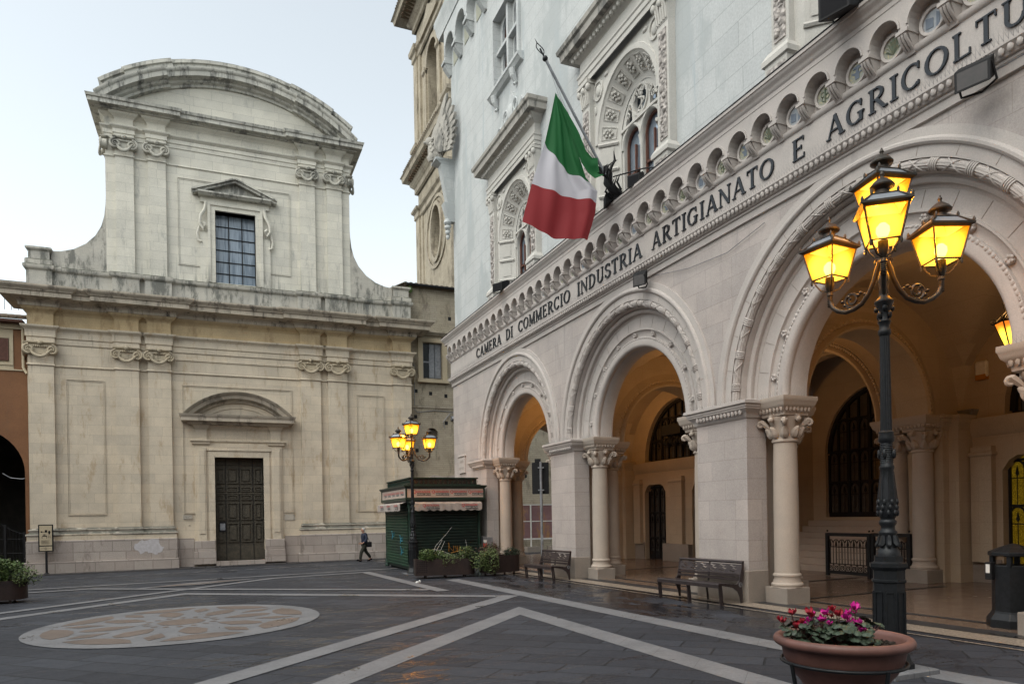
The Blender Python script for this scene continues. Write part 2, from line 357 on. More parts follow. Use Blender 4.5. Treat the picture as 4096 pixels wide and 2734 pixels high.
def arcpts(uc, zc, r, a0, a1, n): return [(uc+r*cos(a0+(a1-a0)*i/n), zc+r*sin(a0+(a1-a0)*i/n)) for i in range(n+1)]
def archhole(uc, hw, z0, zs, n=20): return [(uc-hw, z0), (uc+hw, z0)]+arcpts(uc, zs, hw, 0, PI, n)
def text_mb(mb, s, size, fn, depth=.003, bold=0, align='CENTER', sx=1):
    c = bpy.data.curves.new('t', 'FONT'); c.body = s; c.size = size; c.align_x = align; c.resolution_u = 3; c.offset = bold
    o = bpy.data.objects.new('t', c); COL.objects.link(o); dg = bpy.context.evaluated_depsgraph_get()
    me = bpy.data.meshes.new_from_object(o.evaluated_get(dg))
    mb.add([fn(v.co.x*sx, v.co.y) for v in me.vertices], [tuple(p.vertices) for p in me.polygons])
    bpy.data.objects.remove(o); bpy.data.curves.remove(c); bpy.data.meshes.remove(me)

# ---------------------------------------------------------------- ground
def sheet(name, polys, mat, h, kind='structure'):
    mb = MB()
    for P in polys:
        n = len(P); mb.add([(x, y, gz(x, y)+h) for x, y in P], [tuple(range(n))])
    o = mb.build(name, mat, recalc=False)
    for p in o.data.polygons:
        if p.normal.z < 0: p.flip()
    o['kind'] = kind; return o
def pav_mat():
    m, nt, b = new_mat('dark_stone_paving', (.06, .06, .065), .5, 0, .22)
    uv = plane_uv(nt, 'XY', R(45))
    br = N(nt, 'ShaderNodeTexBrick'); lk(nt, uv, br.inputs['Vector']); br.inputs['Scale'].default_value = 1
    br.inputs['Color1'].default_value = (.020, .022, .030, 1); br.inputs['Color2'].default_value = (.054, .061, .078, 1); br.inputs['Mortar'].default_value = (.004, .004, .004, 1)
    br.inputs['Brick Width'].default_value = 1.15; br.inputs['Row Height'].default_value = .5; br.inputs['Mortar Size'].default_value = .018; br.inputs['Mortar Smooth'].default_value = .5; br.offset = .41
    P = coords(nt); Pw = coords(nt, (1, 1, 1), (0, 0, R(20)))
    n1 = noise(nt, P, .45, 6, .6); n2 = noise(nt, P, 26, 6, .75); n3 = noise(nt, coords(nt, (1.0, .45, 1), (0, 0, R(-28))), 1.1, 9, .72)
    col = mixc(nt, .30, br.outputs[0], mixc(nt, ramp(nt, n1, .3, .7), (.016, .019, .028), (.048, .053, .066)))
    col = mixc(nt, .3, col, mixc(nt, ramp(nt, n2, .3, .7), (.010, .010, .012), (.06, .06, .065)))
    # damp patches: a broad mask near the palace plus thin seams everywhere
    g = nt.nodes.new('ShaderNodeNewGeometry'); s = nt.nodes.new('ShaderNodeSeparateXYZ'); lk(nt, g.outputs[0], s.inputs[0])
    wx = ramp(nt, math2(nt, 'ADD', s.outputs[0], math2(nt, 'MULTIPLY', noise(nt, P, .5, 4), 2.2)), 7.4, 9.2)
    wy = ramp(nt, s.outputs[1], 5.5, 11)
    wet = math2(nt, 'MULTIPLY', math2(nt, 'MULTIPLY', wx, wy), ramp(nt, n3, .42, .52))
    sn_ = noise(nt, coords(nt, (.30, 1.5, 1), (0, 0, R(-14))), 1.0, 8, .7)
    ln = nt.nodes.new('ShaderNodeMapRange'); lk(nt, math2(nt, 'ABSOLUTE', math2(nt, 'SUBTRACT', sn_, .5), 0), ln.inputs[0]); ln.inputs[1].default_value = .016; ln.inputs[2].default_value = .004
    seam = math2(nt, 'MULTIPLY', ln.outputs[0], ramp(nt, noise(nt, coords(nt, loc=(5, 5, 0)), .22, 3), .44, .56))
    wet = math2(nt, 'MAXIMUM', wet, seam)
    lk(nt, mixc(nt, wet, col, mixc(nt, .55, col, (.012, .010, .009))), b.inputs['Base Color'])
    rg = math2(nt, 'ADD', math2(nt, 'MULTIPLY', noise(nt, P, 3.5, 5), .35), .52)
    m2 = nt.nodes.new('ShaderNodeMix'); lk(nt, wet, m2.inputs[0]); lk(nt, rg, m2.inputs[2]); m2.inputs[3].default_value = .12
    lk(nt, m2.outputs[0], b.inputs['Roughness'])
    st = nt.nodes.new('ShaderNodeMix'); lk(nt, wet, st.inputs[0]); st.inputs[2].default_value = .35; st.inputs[3].default_value = .04
    bp = N(nt, 'ShaderNodeBump'); bp.inputs['Distance'].default_value = .02; lk(nt, st.outputs[0], bp.inputs['Strength']); lk(nt, n2, bp.inputs['Height'])
    bump(nt, b, math2(nt, 'SUBTRACT', 1.0, br.outputs[1]), .5, .012, bp.outputs[0])
    return m
MAT['paving'] = pav_mat()
def band_mat(name, c1, c2, rough=.6):
    m, nt, b = new_mat(name, c1, rough, 0, .2); P = coords(nt)
    n1 = noise(nt, P, 1.3, 7, .65); n2 = noise(nt, P, 30, 5, .7); n3 = noise(nt, coords(nt, (1.0, .45, 1), (0, 0, R(-28))), 1.1, 9, .72)
    c = mixc(nt, ramp(nt, n1, .3, .7), c1, c2); c = mixc(nt, .3, c, mixc(nt, ramp(nt, n2, .3, .7), tuple(v*.55 for v in c1), tuple(v*1.3 for v in c1)))
    c = mixc(nt, math2(nt, 'MULTIPLY', ramp(nt, noise(nt, P, .7, 8, .7), .52, .68), .5), c, tuple(v*.45 for v in c1))
    uv = plane_uv(nt, 'XY', R(45)); br = N(nt, 'ShaderNodeTexBrick'); lk(nt, uv, br.inputs['Vector']); br.inputs['Scale'].default_value = 1; br.inputs['Brick Width'].default_value = .62; br.inputs['Row Height'].default_value = .62; br.inputs['Mortar Size'].default_value = .004; br.offset = 0
    c = mixc(nt, math2(nt, 'MULTIPLY', br.outputs[1], .6), c, tuple(v*.35 for v in c1))
    wet = ramp(nt, n3, .60, .64); c = mixc(nt, math2(nt, 'MULTIPLY', wet, .75), c, tuple(v*.3 for v in c1))
    lk(nt, c, b.inputs['Base Color'])
    m2 = nt.nodes.new('ShaderNodeMix'); lk(nt, wet, m2.inputs[0]); m2.inputs[2].default_value = rough; m2.inputs[3].default_value = .15; lk(nt, m2.outputs[0], b.inputs['Roughness'])
    bump(nt, b, n2, .3, .01); return m
MAT['band'] = band_mat('pale_paving_band', (.185, .187, .198), (.13, .134, .145))
MAT['pink'] = band_mat('pink_mosaic_stone', (.155, .122, .104), (.12, .098, .086))
MAT['kerb'] = band_mat('dark_edge_stone', (.045, .044, .046), (.03, .03, .032), .45)
mfl, ntf, bf = new_mat('polished_terrazzo_floor', (.2, .13, .09), .16)
Pf = coords(ntf); vf = N(ntf, 'ShaderNodeTexVoronoi'); vf.inputs['Scale'].default_value = 55; lk(ntf, Pf, vf.inputs['Vector'])
lk(ntf, mixc(ntf, ramp(ntf, vf.outputs[0], .2, .6), (.22, .15, .11), (.12, .085, .065)), bf.inputs['Base Color'])
lk(ntf, math2(ntf, 'ADD', math2(ntf, 'MULTIPLY', noise(ntf, Pf, 2, 5), .3), .07), bf.inputs['Roughness'])
MAT['terrazzo'] = mfl
mbf, ntf, bf = new_mat('pale_terrazzo_border', (.4, .34, .27), .3)
Pf = coords(ntf); vf = N(ntf, 'ShaderNodeTexVoronoi'); vf.inputs['Scale'].default_value = 32; lk(ntf, Pf, vf.inputs['Vector'])
lk(ntf, mixc(ntf, ramp(ntf, vf.outputs[0], .25, .6), (.42, .36, .29), (.2, .16, .13)), bf.inputs['Base Color'])
MAT['terrazzo_pale'] = mbf

g = sheet('ground', [[(-400, -200), (400, -200), (400, 500), (-400, 500)]], 'paving', 0)
def band(p, q, wd, miter0=0, miter1=0):
    p, q = Vector(p), Vector(q); d = (q-p).normalized(); n = Vector((-d.y, d.x))*wd/2
    return [tuple(p-n-d*miter0), tuple(q-n+d*miter1), tuple(q+n-d*miter1*-1 if False else q+n+d*miter1), tuple(p+n-d*miter0)]
def polyband(pts, wd):
    P = [Vector(p) for p in pts]; n = len(P); L = []; Rr = []
    for i in range(n):
        d0 = (P[i]-P[i-1]).normalized() if i else (P[1]-P[0]).normalized(); d1 = (P[i+1]-P[i]).normalized() if i < n-1 else d0
        a, b = Vector((-d0.y, d0.x)), Vector((-d1.y, d1.x)); m = a+b; m /= m.dot(a); L.append(P[i]+m*wd/2); Rr.append(P[i]-m*wd/2)
    return [[tuple(L[i]), tuple(L[i+1]), tuple(Rr[i+1]), tuple(Rr[i])] for i in range(n-1)]
sheet('paving_bands', polyband([(7.62, 1.0), (7.05, 8.0), (6.92, 21.6)], .44)
      + polyband([(5.30, 3.0), (5.62, 13.15), (1.2, 8.35), (-3.3, 3.6)], .44), 'band', .005)
sheet('inner_paving_bands', polyband([(-1.2, 7.9), (6.45, 15.75), (-.82, 22.2), (-4.5, 18.3), (-9, 13.6)], .42), 'band', .010)
sheet('outer_paving_bands', polyband([(-12, 12.3), (-4.7, 19.75), (1.85, 26.6), (5.25, 27.1), (5.52, 18.0)], .36)
      + [[(-12, 26.9), (6.8, 28.3), (6.8, 28.65), (-12, 27.25)]], 'band', .015)
sheet('crossing_paving_bands', polyband([(-12, 25.5), (-3.7, 26.25), (5.3, 18.55)], .34), 'band', .020)
def ell(cx_, cy_, rx, ry, n, a0=0, a1=2*PI): return [(cx_+rx*cos(a0+(a1-a0)*i/n), cy_+ry*sin(a0+(a1-a0)*i/n)) for i in range(n)]
OX, OY, RX, RY = -.65, 15.42, 2.62, 2.95
sheet('mosaic_rosette', [ell(OX, OY, RX, RY, 72)], 'band', .012)
pet = []
for k in range(8):
    a = 2*PI*k/8+.2
    def q(r, t, a=a): return (OX+RX*r*cos(a+t), OY+RY*r*sin(a+t))
    pet.append([q(.86, -.30), q(.88, -.15), q(.885, 0), q(.88, .15), q(.86, .30), q(.74, .22), q(.69, .08), q(.69, -.08), q(.74, -.22)])
    pet.append([q(.62, -.10), q(.66, 0), q(.62, .10), q(.48, .20), q(.36, .13), q(.30, 0), q(.36, -.13), q(.48, -.20)])
    a2 = a+PI/8
    def q2(r, t, a=a2): return (OX+RX*r*cos(a+t), OY+RY*r*sin(a+t))
    pet.append([q2(.80, 0), q2(.68, .10), q2(.58, .05), q2(.52, 0), q2(.58, -.05), q2(.68, -.10)])
pet.append(ell(OX, OY, RX*.17, RY*.17, 8))
for k in range(16):
    a = 2*PI*(k+.5)/16+.2
    def q3(r, t, a=a): return (OX+RX*r*cos(a+t), OY+RY*r*sin(a+t))
    pet.append([q3(.275, 0), q3(.245, .10), q3(.205, 0), q3(.245, -.10)])
sheet('mosaic_rosette_petals', pet, 'pink', .017)
def rhomb(f): return [(-3.2+(1-f)*2.6, 24.9+(1-f)*.6), (-.4, 24.2+(1-f)*1.9-.6*(1-f)+.45), (2.6-(1-f)*2.6, 26.9-(1-f)*.5), (-.2, 27.25-(1-f)*.9)]
RH = [(-2.5, 25.15), (-.45, 25.35), (1.35, 26.85), (-.55, 26.65)]
def shrink(P, f):
    c = (sum(p[0] for p in P)/4, sum(p[1] for p in P)/4); return [(c[0]+(p[0]-c[0])*f, c[1]+(p[1]-c[1])*f) for p in P]
sheet('mosaic_rhombus', [shrink(RH, 1.0)], 'band', .024); sheet('mosaic_rhombus_field', [shrink(RH, .74)], 'pink', .029); sheet('mosaic_rhombus_heart', [shrink(RH, .36)], 'band', .034)
dash = []
for i in range(36):
    x = -12+i*.705; y = 32.85+.028*(x+6.9)
    dash.append([(x-.31, y), (x, y-.15), (x+.31, y), (x, y+.15)])
sheet('paving_lozenges', dash, 'band', .022)
dk = []
for i in range(34):
    x = -11+i*.62; dk.append([(x, 36.55), (x+.56, 36.55), (x+.60, 37.75), (x+.04, 37.75)])
sheet('dark_edge_paving', [p for p in dk if p[0][0] < 11], 'kerb', .016)
# portico floor
sheet('portico_floor', [[(10.42, -3), (20, -3), (20, 34), (10.42, 34)]], 'terrazzo', .012)
sheet('portico_floor_border', [[(9.55, -3), (10.05, -3), (10.05, 31), (9.55, 31)], [(9.05+.22, -3), (9.32, -3), (9.32, 31), (9.27, 31)]], 'terrazzo_pale', .012)
sheet('portico_floor_inlay', [[(10.95, 5.9), (11.1, 5.9), (11.1, 30), (10.95, 30)], [(11.3, 14.0), (15.9, 14.0), (15.9, 14.16), (11.3, 14.16)], [(11.3, 11.2), (15.5, 11.2), (15.5, 11.33), (11.3, 11.33)], [(11.3, 20.9), (15.9, 20.9), (15.9, 21.1), (11.3, 21.1)], [(10.05, -3), (10.42, -3), (10.42, 31), (10.05, 31)]], 'kerb', .018)

# ---------------------------------------------------------------- church
church = thing('church', (CX, CY, -.4), 'old pale stone church with a curved pediment, scrolled pilasters and a tall dark door', 'church')
def part(name, mb, mat, parent, smooth=None, label=None, **k): return mb.build(name, mat, parent, smooth, label, **k)
G0 = -.75
DW, DT = 1.15, 5.0           # door half width, head
mb = MB(TC); mb.slab([(-9.0, G0), (9.0, G0), (9.0, 12.5), (-9.0, 12.5)], [[(-DW, -.18), (DW, -.18), (DW, DT), (-DW, DT)]], -1.0, 0)
mb.box(-9, 9, -14, -1.0, G0, 12.4); part('facade_wall', mb, 'ch_low', church)
mb = MB(TC); mb.slab([(-5.74, 13.5), (5.74, 13.5), (5.74, 21.5), (-5.74, 21.5)], [[(-.95, 13.78), (.95, 13.78), (.95, 17.35), (-.95, 17.35)]], -1.0, 0)
mb.box(-5.74, 5.74, -13, -1.0, 12.4, 21.4); part('upper_wall', mb, 'ch_up', church)
# lower order: pilasters
PL = [(-8.93, -7.93, 'o'), (-5.44, -4.44, 'i'), (-4.06, -3.05, 'i'), (3.05, 4.06, 'i'), (4.44, 5.44, 'i'), (7.93, 8.93, 'o')]
PU = [(-5.31, -4.53), (-3.92, -3.14), (3.14, 3.92), (4.53, 5.31)]
PD = .20
for a, b, k in PL:
    part('pilaster', MB(TC).box(a, b, 0, PD, 1.6, 10.15), 'ch_low', church)
def sinned(z0, z1, o0, o1, kind):      # cyma-like curve
    n = 5; L = []
    for i in range(n+1):
        t = i/n
        f = (1-cos(t*PI))/2 if kind == 's' else (sin(t*PI/2) if kind == 'v' else 1-cos(t*PI/2))
        L.append((o0+(o1-o0)*f, z0+(z1-z0)*t))
    return L
def torus(z0, z1, o): 
    h = (z1-z0)/2; return [(o+h*1.0*cos(-PI/2+PI*i/6), z0+h+h*sin(-PI/2+PI*i/6)) for i in range(7)]
def brk(ints, p, u0, u1, base=0):
    pts = [(u0, base)]
    for a, b in ints:
        pts += [(a, base), (a, base+p), (b, base+p), (b, base)] if a > u0+1e-6 else [(a, base+p), (b, base+p), (b, base)]
        if a <= u0+1e-6: pts.pop(-len([1])*4) if False else None
    if abs(ints[0][0]-u0) < 1e-6: pts = pts[1:]
    if abs(ints[-1][1]-u1) < 1e-6: pts = pts[:-1]
    else: pts.append((u1, base))
    return pts
def ends(pts, back=1.5):    # returns around the building's corners
    return [(pts[0][0], -back)]+pts+[(pts[-1][0], -back)]
six = [(a, b) for a, b, k in PL]
outer_joined = [(-8.93, -7.93), (-5.44, -3.05), (3.05, 5.44), (7.93, 8.93)]
# base and rough plinth, left and right of the door bay
for s in (-1, 1):
    iv = sorted([(s*x[0], s*x[1]) if s > 0 else (-x[1], -x[0]) for x in [(3.05, 4.06), (4.44, 5.44), (7.93, 8.93)]])
    u0, u1 = (iv[0][0], iv[-1][1])
    p = brk(iv, PD, u0, u1); p = [(u0, -.05)]+p+[(u1, -1.5)] if s > 0 else [(u0, -1.5)]+p+[(u1, -.05)]
    mb = MB(TC).mould(p, [(0, 1.24), (.12, 1.24)]+torus(1.25, 1.38, .12)+[(.09, 1.40), (.05, 1.44), (.05, 1.47)]+torus(1.48, 1.58, .05)+[(0, 1.62)])
    part('base_moulding', mb, 'ch_mould', church, 40)
    e = .14
    q = (min(u0, u1)-e, max(u0, u1)+e)
    part('base_course', MB(TC).box(q[0], q[1], -.02, PD+.14, 1.05, 1.245), 'ch_low', church)
    part('rough_plinth', MB(TC).box(q[0]-.03, q[1]+.03, -.02, PD+.20, .08, 1.052).box(q[0]-.1, q[1]+.1, -.02, PD+.30, G0, .085), 'ch_rough', church, bevel=.02)
for _b in ((-2.9, -2.15), (2.15, 2.9)): part('side_wall_base', MB(TC).box(*_b, 0, .05, G0, 1.0), 'ch_rough', church)
whp = [(-4.75, .78), (-4.5, .92), (-4.2, 1.0), (-3.7, .99), (-3.66, .80), (-3.5, .6), (-3.6, .38), (-3.8, .28), (-4.05, .33), (-4.2, .42), (-4.5, .35), (-4.62, .5), (-4.8, .62)]
whp = [(p[0]+.05*sin(9*i+1)*(1-j/3)+(whp[(i+1) % len(whp)][0]-p[0])*j/3, p[1]+.04*cos(11*i+2*j)+(whp[(i+1) % len(whp)][1]-p[1])*j/3) for i, p in enumerate(whp) for j in range(3)]
o = MB(TC).slab(whp, [], PD+.16, PD+.206).build('painted_patch', 'whitewash', church); o['label'] = 'whitewashed patch painted over the rough plinth'
# necking, architrave, frieze, cornice
part('necking_moulding', MB(TC).mould(ends(brk(six, PD, -8.93, 8.93)), [(0, 9.06)]+torus(9.08, 9.17, .02)+[(0, 9.19)]), 'ch_low', church, 40)
part('wall_string', MB(TC).mould([(-2.9, 0), (2.9, 0)], [(0, 9.72), (.05, 9.75), (.05, 9.84), (0, 9.86)]), 'ch_low', church)
part('architrave', MB(TC).mould(ends(brk(six, PD, -8.93, 8.93)), [(0, 10.12), (.05, 10.12), (.05, 10.38), (.10, 10.40), (.10, 10.66)]+sinned(10.68, 10.86, .11, .26, 's')+[(.26, 10.90), (0, 10.92)]), 'ch_low', church, 40)
part('frieze', MB(TC).mould(ends(brk(six, PD, -8.93, 8.93)), [(0, 10.9), (.012, 10.9), (.012, 11.62), (0, 11.62)]), 'ch_frieze', church)
part('cornice_bed', MB(TC).mould(ends(brk(six, PD, -8.93, 8.93)), [(0, 11.45)]+sinned(11.5, 11.72, .03, .25, 's')+[(.25, 11.78), (0, 11.79)]), 'ch_frieze', church, 40)
part('cornice', MB(TC).mould(ends(brk(outer_joined, PD, -8.93, 8.93)), [(0, 11.74), (.30, 11.74), (.30, 11.86)]+sinned(11.88, 12.02, .32, .52, 'c')+[(.88, 12.03), (.88, 12.22), (.92, 12.24)]+sinned(12.25, 12.45, .94, 1.12, 's')+[(1.12, 12.50), (0, 12.60)]), 'ch_corn', church, 40)
# podium
pod = [(-8.93, -7.93), (-5.5, -4.34), (-4.12, -2.95), (2.95, 4.12), (4.34, 5.5), (7.93, 8.93)]
part('podium', MB(TC).mould(ends(brk(pod, .22, -8.93, 8.93, .1), 6), [(-.6, 12.4), (0, 12.4), (0, 13.42)]+sinned(13.42, 13.5, .02, .10, 's')+[(.12, 13.54), (.12, 13.64), (.04, 13.70), (-.6, 13.70)]), 'ch_pod', church, 40)
for s in (-1, 1):
    u0, u1 = sorted((s*7.98, s*8.93)); pb = MB(TC)
    pb.box(u0, u1, -.6, .24, 13.4, 13.9); pb.rmould(u0, u1, -.6, .24, [(0, 13.66), (.06, 13.68), (.06, 13.9), (0, 13.96)])
    pb.box(u0+.06, u1-.06, -.54, .18, 13.9, 14.4); pb.rmould(u0+.06, u1-.06, -.54, .18, [(0, 14.32), (.10, 14.42), (.10, 14.5), (-.05, 14.56)])
    part('corner_pedestal', pb, 'ch_pod', church)
    L = [(8.0, 13.6), (8.0, 14.46), (7.6, 14.50), (7.1, 14.66), (6.6, 14.98), (6.2, 15.42), (5.95, 15.9), (5.82, 16.4), (5.76, 16.95), (5.73, 17.6), (5.73, 13.6)]
    part('curved_wing_wall', MB(TC).slab([(s*a, b) for a, b in L], [], -.7, -.02), 'ch_pod', church, label='stained concave wing wall on the left' if s < 0 else None)
# upper order
for a, b in PU: part('upper_pilaster', MB(TC).box(a, b, 0, .16, 13.66, 20.2), 'ch_up', church)
up = ends(brk(PU, .16, -5.74, 5.74), 3)
part('upper_necking_moulding', MB(TC).mould(up, [(0, 19.26)]+torus(19.28, 19.36, .02)+[(0, 19.38)]), 'ch_up', church, 40)
part('upper_architrave', MB(TC).mould(up, [(0, 20.16), (.04, 20.16), (.04, 20.36), (.08, 20.37), (.08, 20.56)]+sinned(20.57, 20.68, .1, .2, 's')+[(.2, 20.72), (0, 20.73)]), 'ch_up', church, 40)
part('upper_cornice_bed', MB(TC).mould(up, [(.012, 20.7), (.012, 21.05), (.04, 21.1)]+sinned(21.1, 21.3, .05, .24, 's')+[(.24, 21.36), (0, 21.37)]), 'ch_up', church, 40)
pj = [(-5.74, -3.05), (3.05, 5.74)]
part('upper_cornice', MB(TC).mould(ends(brk(pj, .16, -5.74, 5.74), 3), [(0, 21.34), (.34, 21.34), (.34, 21.4), (.60, 21.42), (.60, 21.60), (.66, 21.62), (.70, 21.74), (0, 21.86)]), 'ch_corn_up', church, 40)
ZC, RC = 14.98, 9.14; A0 = math.acos(6.05/RC); A1 = math.acos(3.05/RC)
tym = [(-6.1, 21.7), (6.1, 21.7)]+arcpts(0, ZC, RC-.35, A0, PI-A0, 24)
part('tympanum', MB(TC).slab(tym, [], -.9, .0), 'ch_up', church)
def arcprof(o): return [(RC-.62, 0), (RC-.60, .10+o), (RC-.50, .12+o), (RC-.44, .26+o), (RC-.36, .30+o), (RC-.30, .58+o), (RC-.10, .60+o), (RC-.06, .66+o), (RC+.02, .70+o), (RC+.06, .70+o), (RC+.10, 0), (RC+.08, -.9), (RC-.4, -.9)]
for a, b, o in ((A0, A1, .16), (A1, PI-A1, 0), (PI-A1, PI-A0, .16)):
    part('pediment_arc', MB(TC).ring(arcprof(o), 0, ZC, a, b, 14, True), 'ch_corn_up', church, 40)
for a, b, o in ((R(53), R(60), .0), (R(60), R(73.5), .12), (R(73.5), R(106.5), 0), (R(106.5), R(120), .12), (R(120), R(127), 0)):
    part('parapet_block', MB(TC).ring([(RC+.04, -.1+o), (RC+.62, -.1+o), (RC+.66, -.02+o), (RC+.80, -.02+o), (RC+.86, -.08+o), (RC+.86, -1.1), (RC+.04, -1.1)], 0, ZC, a, b, 10, True), 'ch_corn_up', church, 40)
# capitals: abacus, two volutes, garland and mask
def spiral(cx_, cz_, r, s, n=26, turns=1.6): return [(cx_+s*r*(1-.72*i/n)*cos(PI/2-2*PI*turns*i/n*1), .0, cz_+r*(1-.72*i/n)*sin(PI/2-2*PI*turns*i/n)) for i in range(n+1)]
def capital_mb(w_, h_, T, fest=True):
    m = MB(T); hw = w_/2
    m.rmould(-hw*.92, hw*.92, -.12, .12, [(0, h_*.86), (.05, h_*.9), (.06, h_*.97), (0, h_)])
    m.box(-hw*.78, hw*.78, -.12, .08, h_*.25, h_*.88)
    for s in (-1, 1):
        c_ = (s*hw*.78, h_*.50); r = h_*.30
        m.lathe(0, 0, [], 3) if False else None
        pts = [(p[0], .16+.02*i/26, p[2]) for i, p in enumerate(spiral(c_[0], c_[1], r, s))]
        m.tube(pts, [.055-.0012*i for i in range(len(pts))], 6)
        vs = []; n = 14
        m.add([(c_[0]+r*.95*cos(2*PI*i/n), .14, c_[1]+r*.95*sin(2*PI*i/n)) for i in range(n)]+[(c_[0]+r*.95*cos(2*PI*i/n), -.1, c_[1]+r*.95*sin(2*PI*i/n)) for i in range(n)], [tuple(range(n))]+[(i, (i+1) % n, n+(i+1) % n, n+i) for i in range(n)])
        m.blob((c_[0], .20, c_[1]), .05)
    for i in range(7):
        x = -hw*.42+hw*.84*i/6; m.blob((x, .12, h_*.72), (.045, .05, .06), 6, 4)
    n = 14
    for i in range(n+1):
        t = i/n; x = -hw*.66+hw*1.32*t; sg = 4*t*(1-t); z = h_*(.42-.36*sg) if fest else h_*(.2-.15*sg)
        m.blob((x, .20+.05*sg, z), (.055+.035*sg, .05+.03*sg, .05+.035*sg), 6, 4)
    m.blob((0, .2, h_*.92), (.1, .08, .11), 8, 5); m.blob((-.09, .18, h_*.97), .05, 6, 4); m.blob((.09, .18, h_*.97), .05, 6, 4); m.blob((0, .27, h_*.9), .035, 6, 4)
    return m
cm = capital_mb(1.16, .74, lambda u, d, z: (u, -d, z))
proto = cm.build('capital', 'ch_capital', None, 50); proto.location = (CX-8.43, CY-PD, 9.42); proto.parent = church; proto.matrix_parent_inverse = world_of(church).inverted()
for a, b, k in PL[1:]:
    c = proto.copy(); COL.objects.link(c); c.location = (CX+(a+b)/2, CY-PD, 9.42)
cm = capital_mb(.92, .78, lambda u, d, z: (u, -d, z)); pu = cm.build('upper_capital', 'ch_cap_up', None, 50); pu.parent = church; pu.matrix_parent_inverse = world_of(church).inverted()
for i, (a, b) in enumerate(PU):
    c = pu if i == 0 else pu.copy()
    if i: COL.objects.link(c)
    c.location = (CX+(a+b)/2, CY-.16, 19.42)
for s in (-1, 1):
    c = pu.copy(); COL.objects.link(c); c.location = (CX+s*5.74, CY+.3, 19.42); c.rotation_euler = (0, 0, s*PI/2)
    c = proto.copy(); COL.objects.link(c); c.location = (CX+s*8.95, CY+.35, 9.42); c.rotation_euler = (0, 0, s*PI/2)
# sunk panel frames
def frame_path(T, u0, u1, z0, z1, d, wd=.10, h=.035, open_bottom=False, gap=None):
    m = MB(T)
    for a, b, c, e in ((u0, u0+wd, z0, z1), (u1-wd, u1, z0, z1), (u0, u1, z1-wd, z1)) + (() if open_bottom else ((u0, u1, z0, z0+wd),)):
        if b-a < wd*1.01 or True: m.box(a+.0, b, d-.02, d+h if (b-a) > wd*1.01 else d+h-.003, c, e)
    return m
def fr2(T, u0, u1, z0, z1, gap=None):
    m = MB(T); prof = None
    for off, h in ((0, .045), (.055, .022)):
        for a, b, c, e in ((u0+off, u0+off+.035, z0+off, z1-off), (u1-off-.035, u1-off, z0+off, z1-off), (u0+off+.036, u1-off-.036, z1-off-.035, z1-off), (u0+off+.036, u1-off-.036, z0+off, z0+off+.035)):
            if gap and c < z0+.2 and b-a > 1: m.box(a, -gap, -.01, h, c, e); m.box(gap, b, -.01, h, c, e)
            else: m.box(a, b, -.01, h, c, e)
    return m
part('panel_frame', fr2(TC, -7.5, -5.92, 2.2, 8.56), 'ch_low', church); part('panel_frame', fr2(TC, 5.93, 7.45, 2.2, 8.5), 'ch_low', church)
part('panel_frame', fr2(TC, -2.6, 2.6, 2.2, 8.56, 2.0), 'ch_low', church); part('panel_frame', fr2(TC, -2.66, 2.66, 14.47, 18.78, 1.6), 'ch_up', church)
# church window
m = MB(TC)
for a, b, c, e in ((-1.17, -.95, 13.72, 17.57), (.95, 1.17, 13.72, 17.57), (-.95, .95, 17.35, 17.57)): m.box(a, b, -.5, .14, c, e)
for a, b, c, e in ((-1.30, -1.17, 13.72, 17.70), (1.17, 1.30, 13.72, 17.70), (-1.17, 1.17, 17.57, 17.70)): m.box(a, b, -.1, .20, c, e)
m.box(-1.62, 1.62, 0, .10, 17.70, 17.98)
for s in (-1, 1):
    u0, u1 = sorted((s*1.30, s*1.66)); m.box(u0, u1, 0, .10, 13.7, 16.2)
    pts = [(s*1.36, .16, 17.7), (s*1.42, .2, 17.3), (s*1.62, .2, 16.95), (s*1.66, .2, 16.55), (s*1.48, .2, 16.3), (s*1.42, .2, 16.55), (s*1.52, .2, 16.65)]
    m.tube(pts, .085, 6); m.tube([(s*1.62, .14, 16.6), (s*1.78, .14, 16.1), (s*1.74, .14, 15.75), (s*1.60, .14, 15.7)], .06, 6); m.box(min(s*1.2, s*1.45), max(s*1.2, s*1.45), 0, .16, 13.62, 13.86)
part('window_surround', m, 'ch_up', church, 40)
wn = MB(TC).box(-.95, .95, -.52, -.45, 13.78, 17.35).build('window', 'glassdark', church)
m = MB(TC)
for i in range(4):
    x = -.95+1.9*i/3; m.box(x-.022, x+.022, -.44, -.40, 13.78, 17.35)
for i in range(7):
    z = 13.78+3.57*i/6; m.box(-.95, .95, -.435, -.405, z-.02, z+.02)
part('glazing_bars', m, 'black', wn)
mw, ntw, bw_ = new_mat('church_pane_glass', (.16, .21, .27), .22, 0, .7)
lk(ntw, mixc(ntw, ramp(ntw, noise(ntw, coords(ntw, (5, 1, .35)), 1.6, 3), .35, .65), (.10, .14, .19), (.26, .32, .39)), bw_.inputs['Base Color']); MAT['ch_glass'] = mw
wn.data.materials[0] = mw
m = MB(TC)
m.mould([(-1.72, 0), (1.72, 0)], [(0, 17.95), (.34, 17.97), (.40, 18.03), (.46, 18.07), (.46, 18.15), (0, 18.2)])
for s in (-1, 1):
    a, b = Vector((s*2.0, 18.12)), Vector((0, 18.92)); d = (b-a).normalized(); n = Vector((-d.y, d.x))*(1 if s < 0 else -1)
    for o0, o1, dd in ((-.14, -.02, .36), (-.02, .05, .47)):
        q = [a+n*o0, b+n*o0*1.0, b+n*o1, a+n*o1]; q[1] = Vector((0, 18.92+o0*1.08)); q[2] = Vector((0, 18.92+o1*1.08))
        m.slab([tuple(p) for p in q], [], 0, dd)
m.slab([(-1.7, 18.1), (1.7, 18.1), (0, 18.8)], [], 0, .08)
part('window_pediment', m, 'ch_corn_up', church)
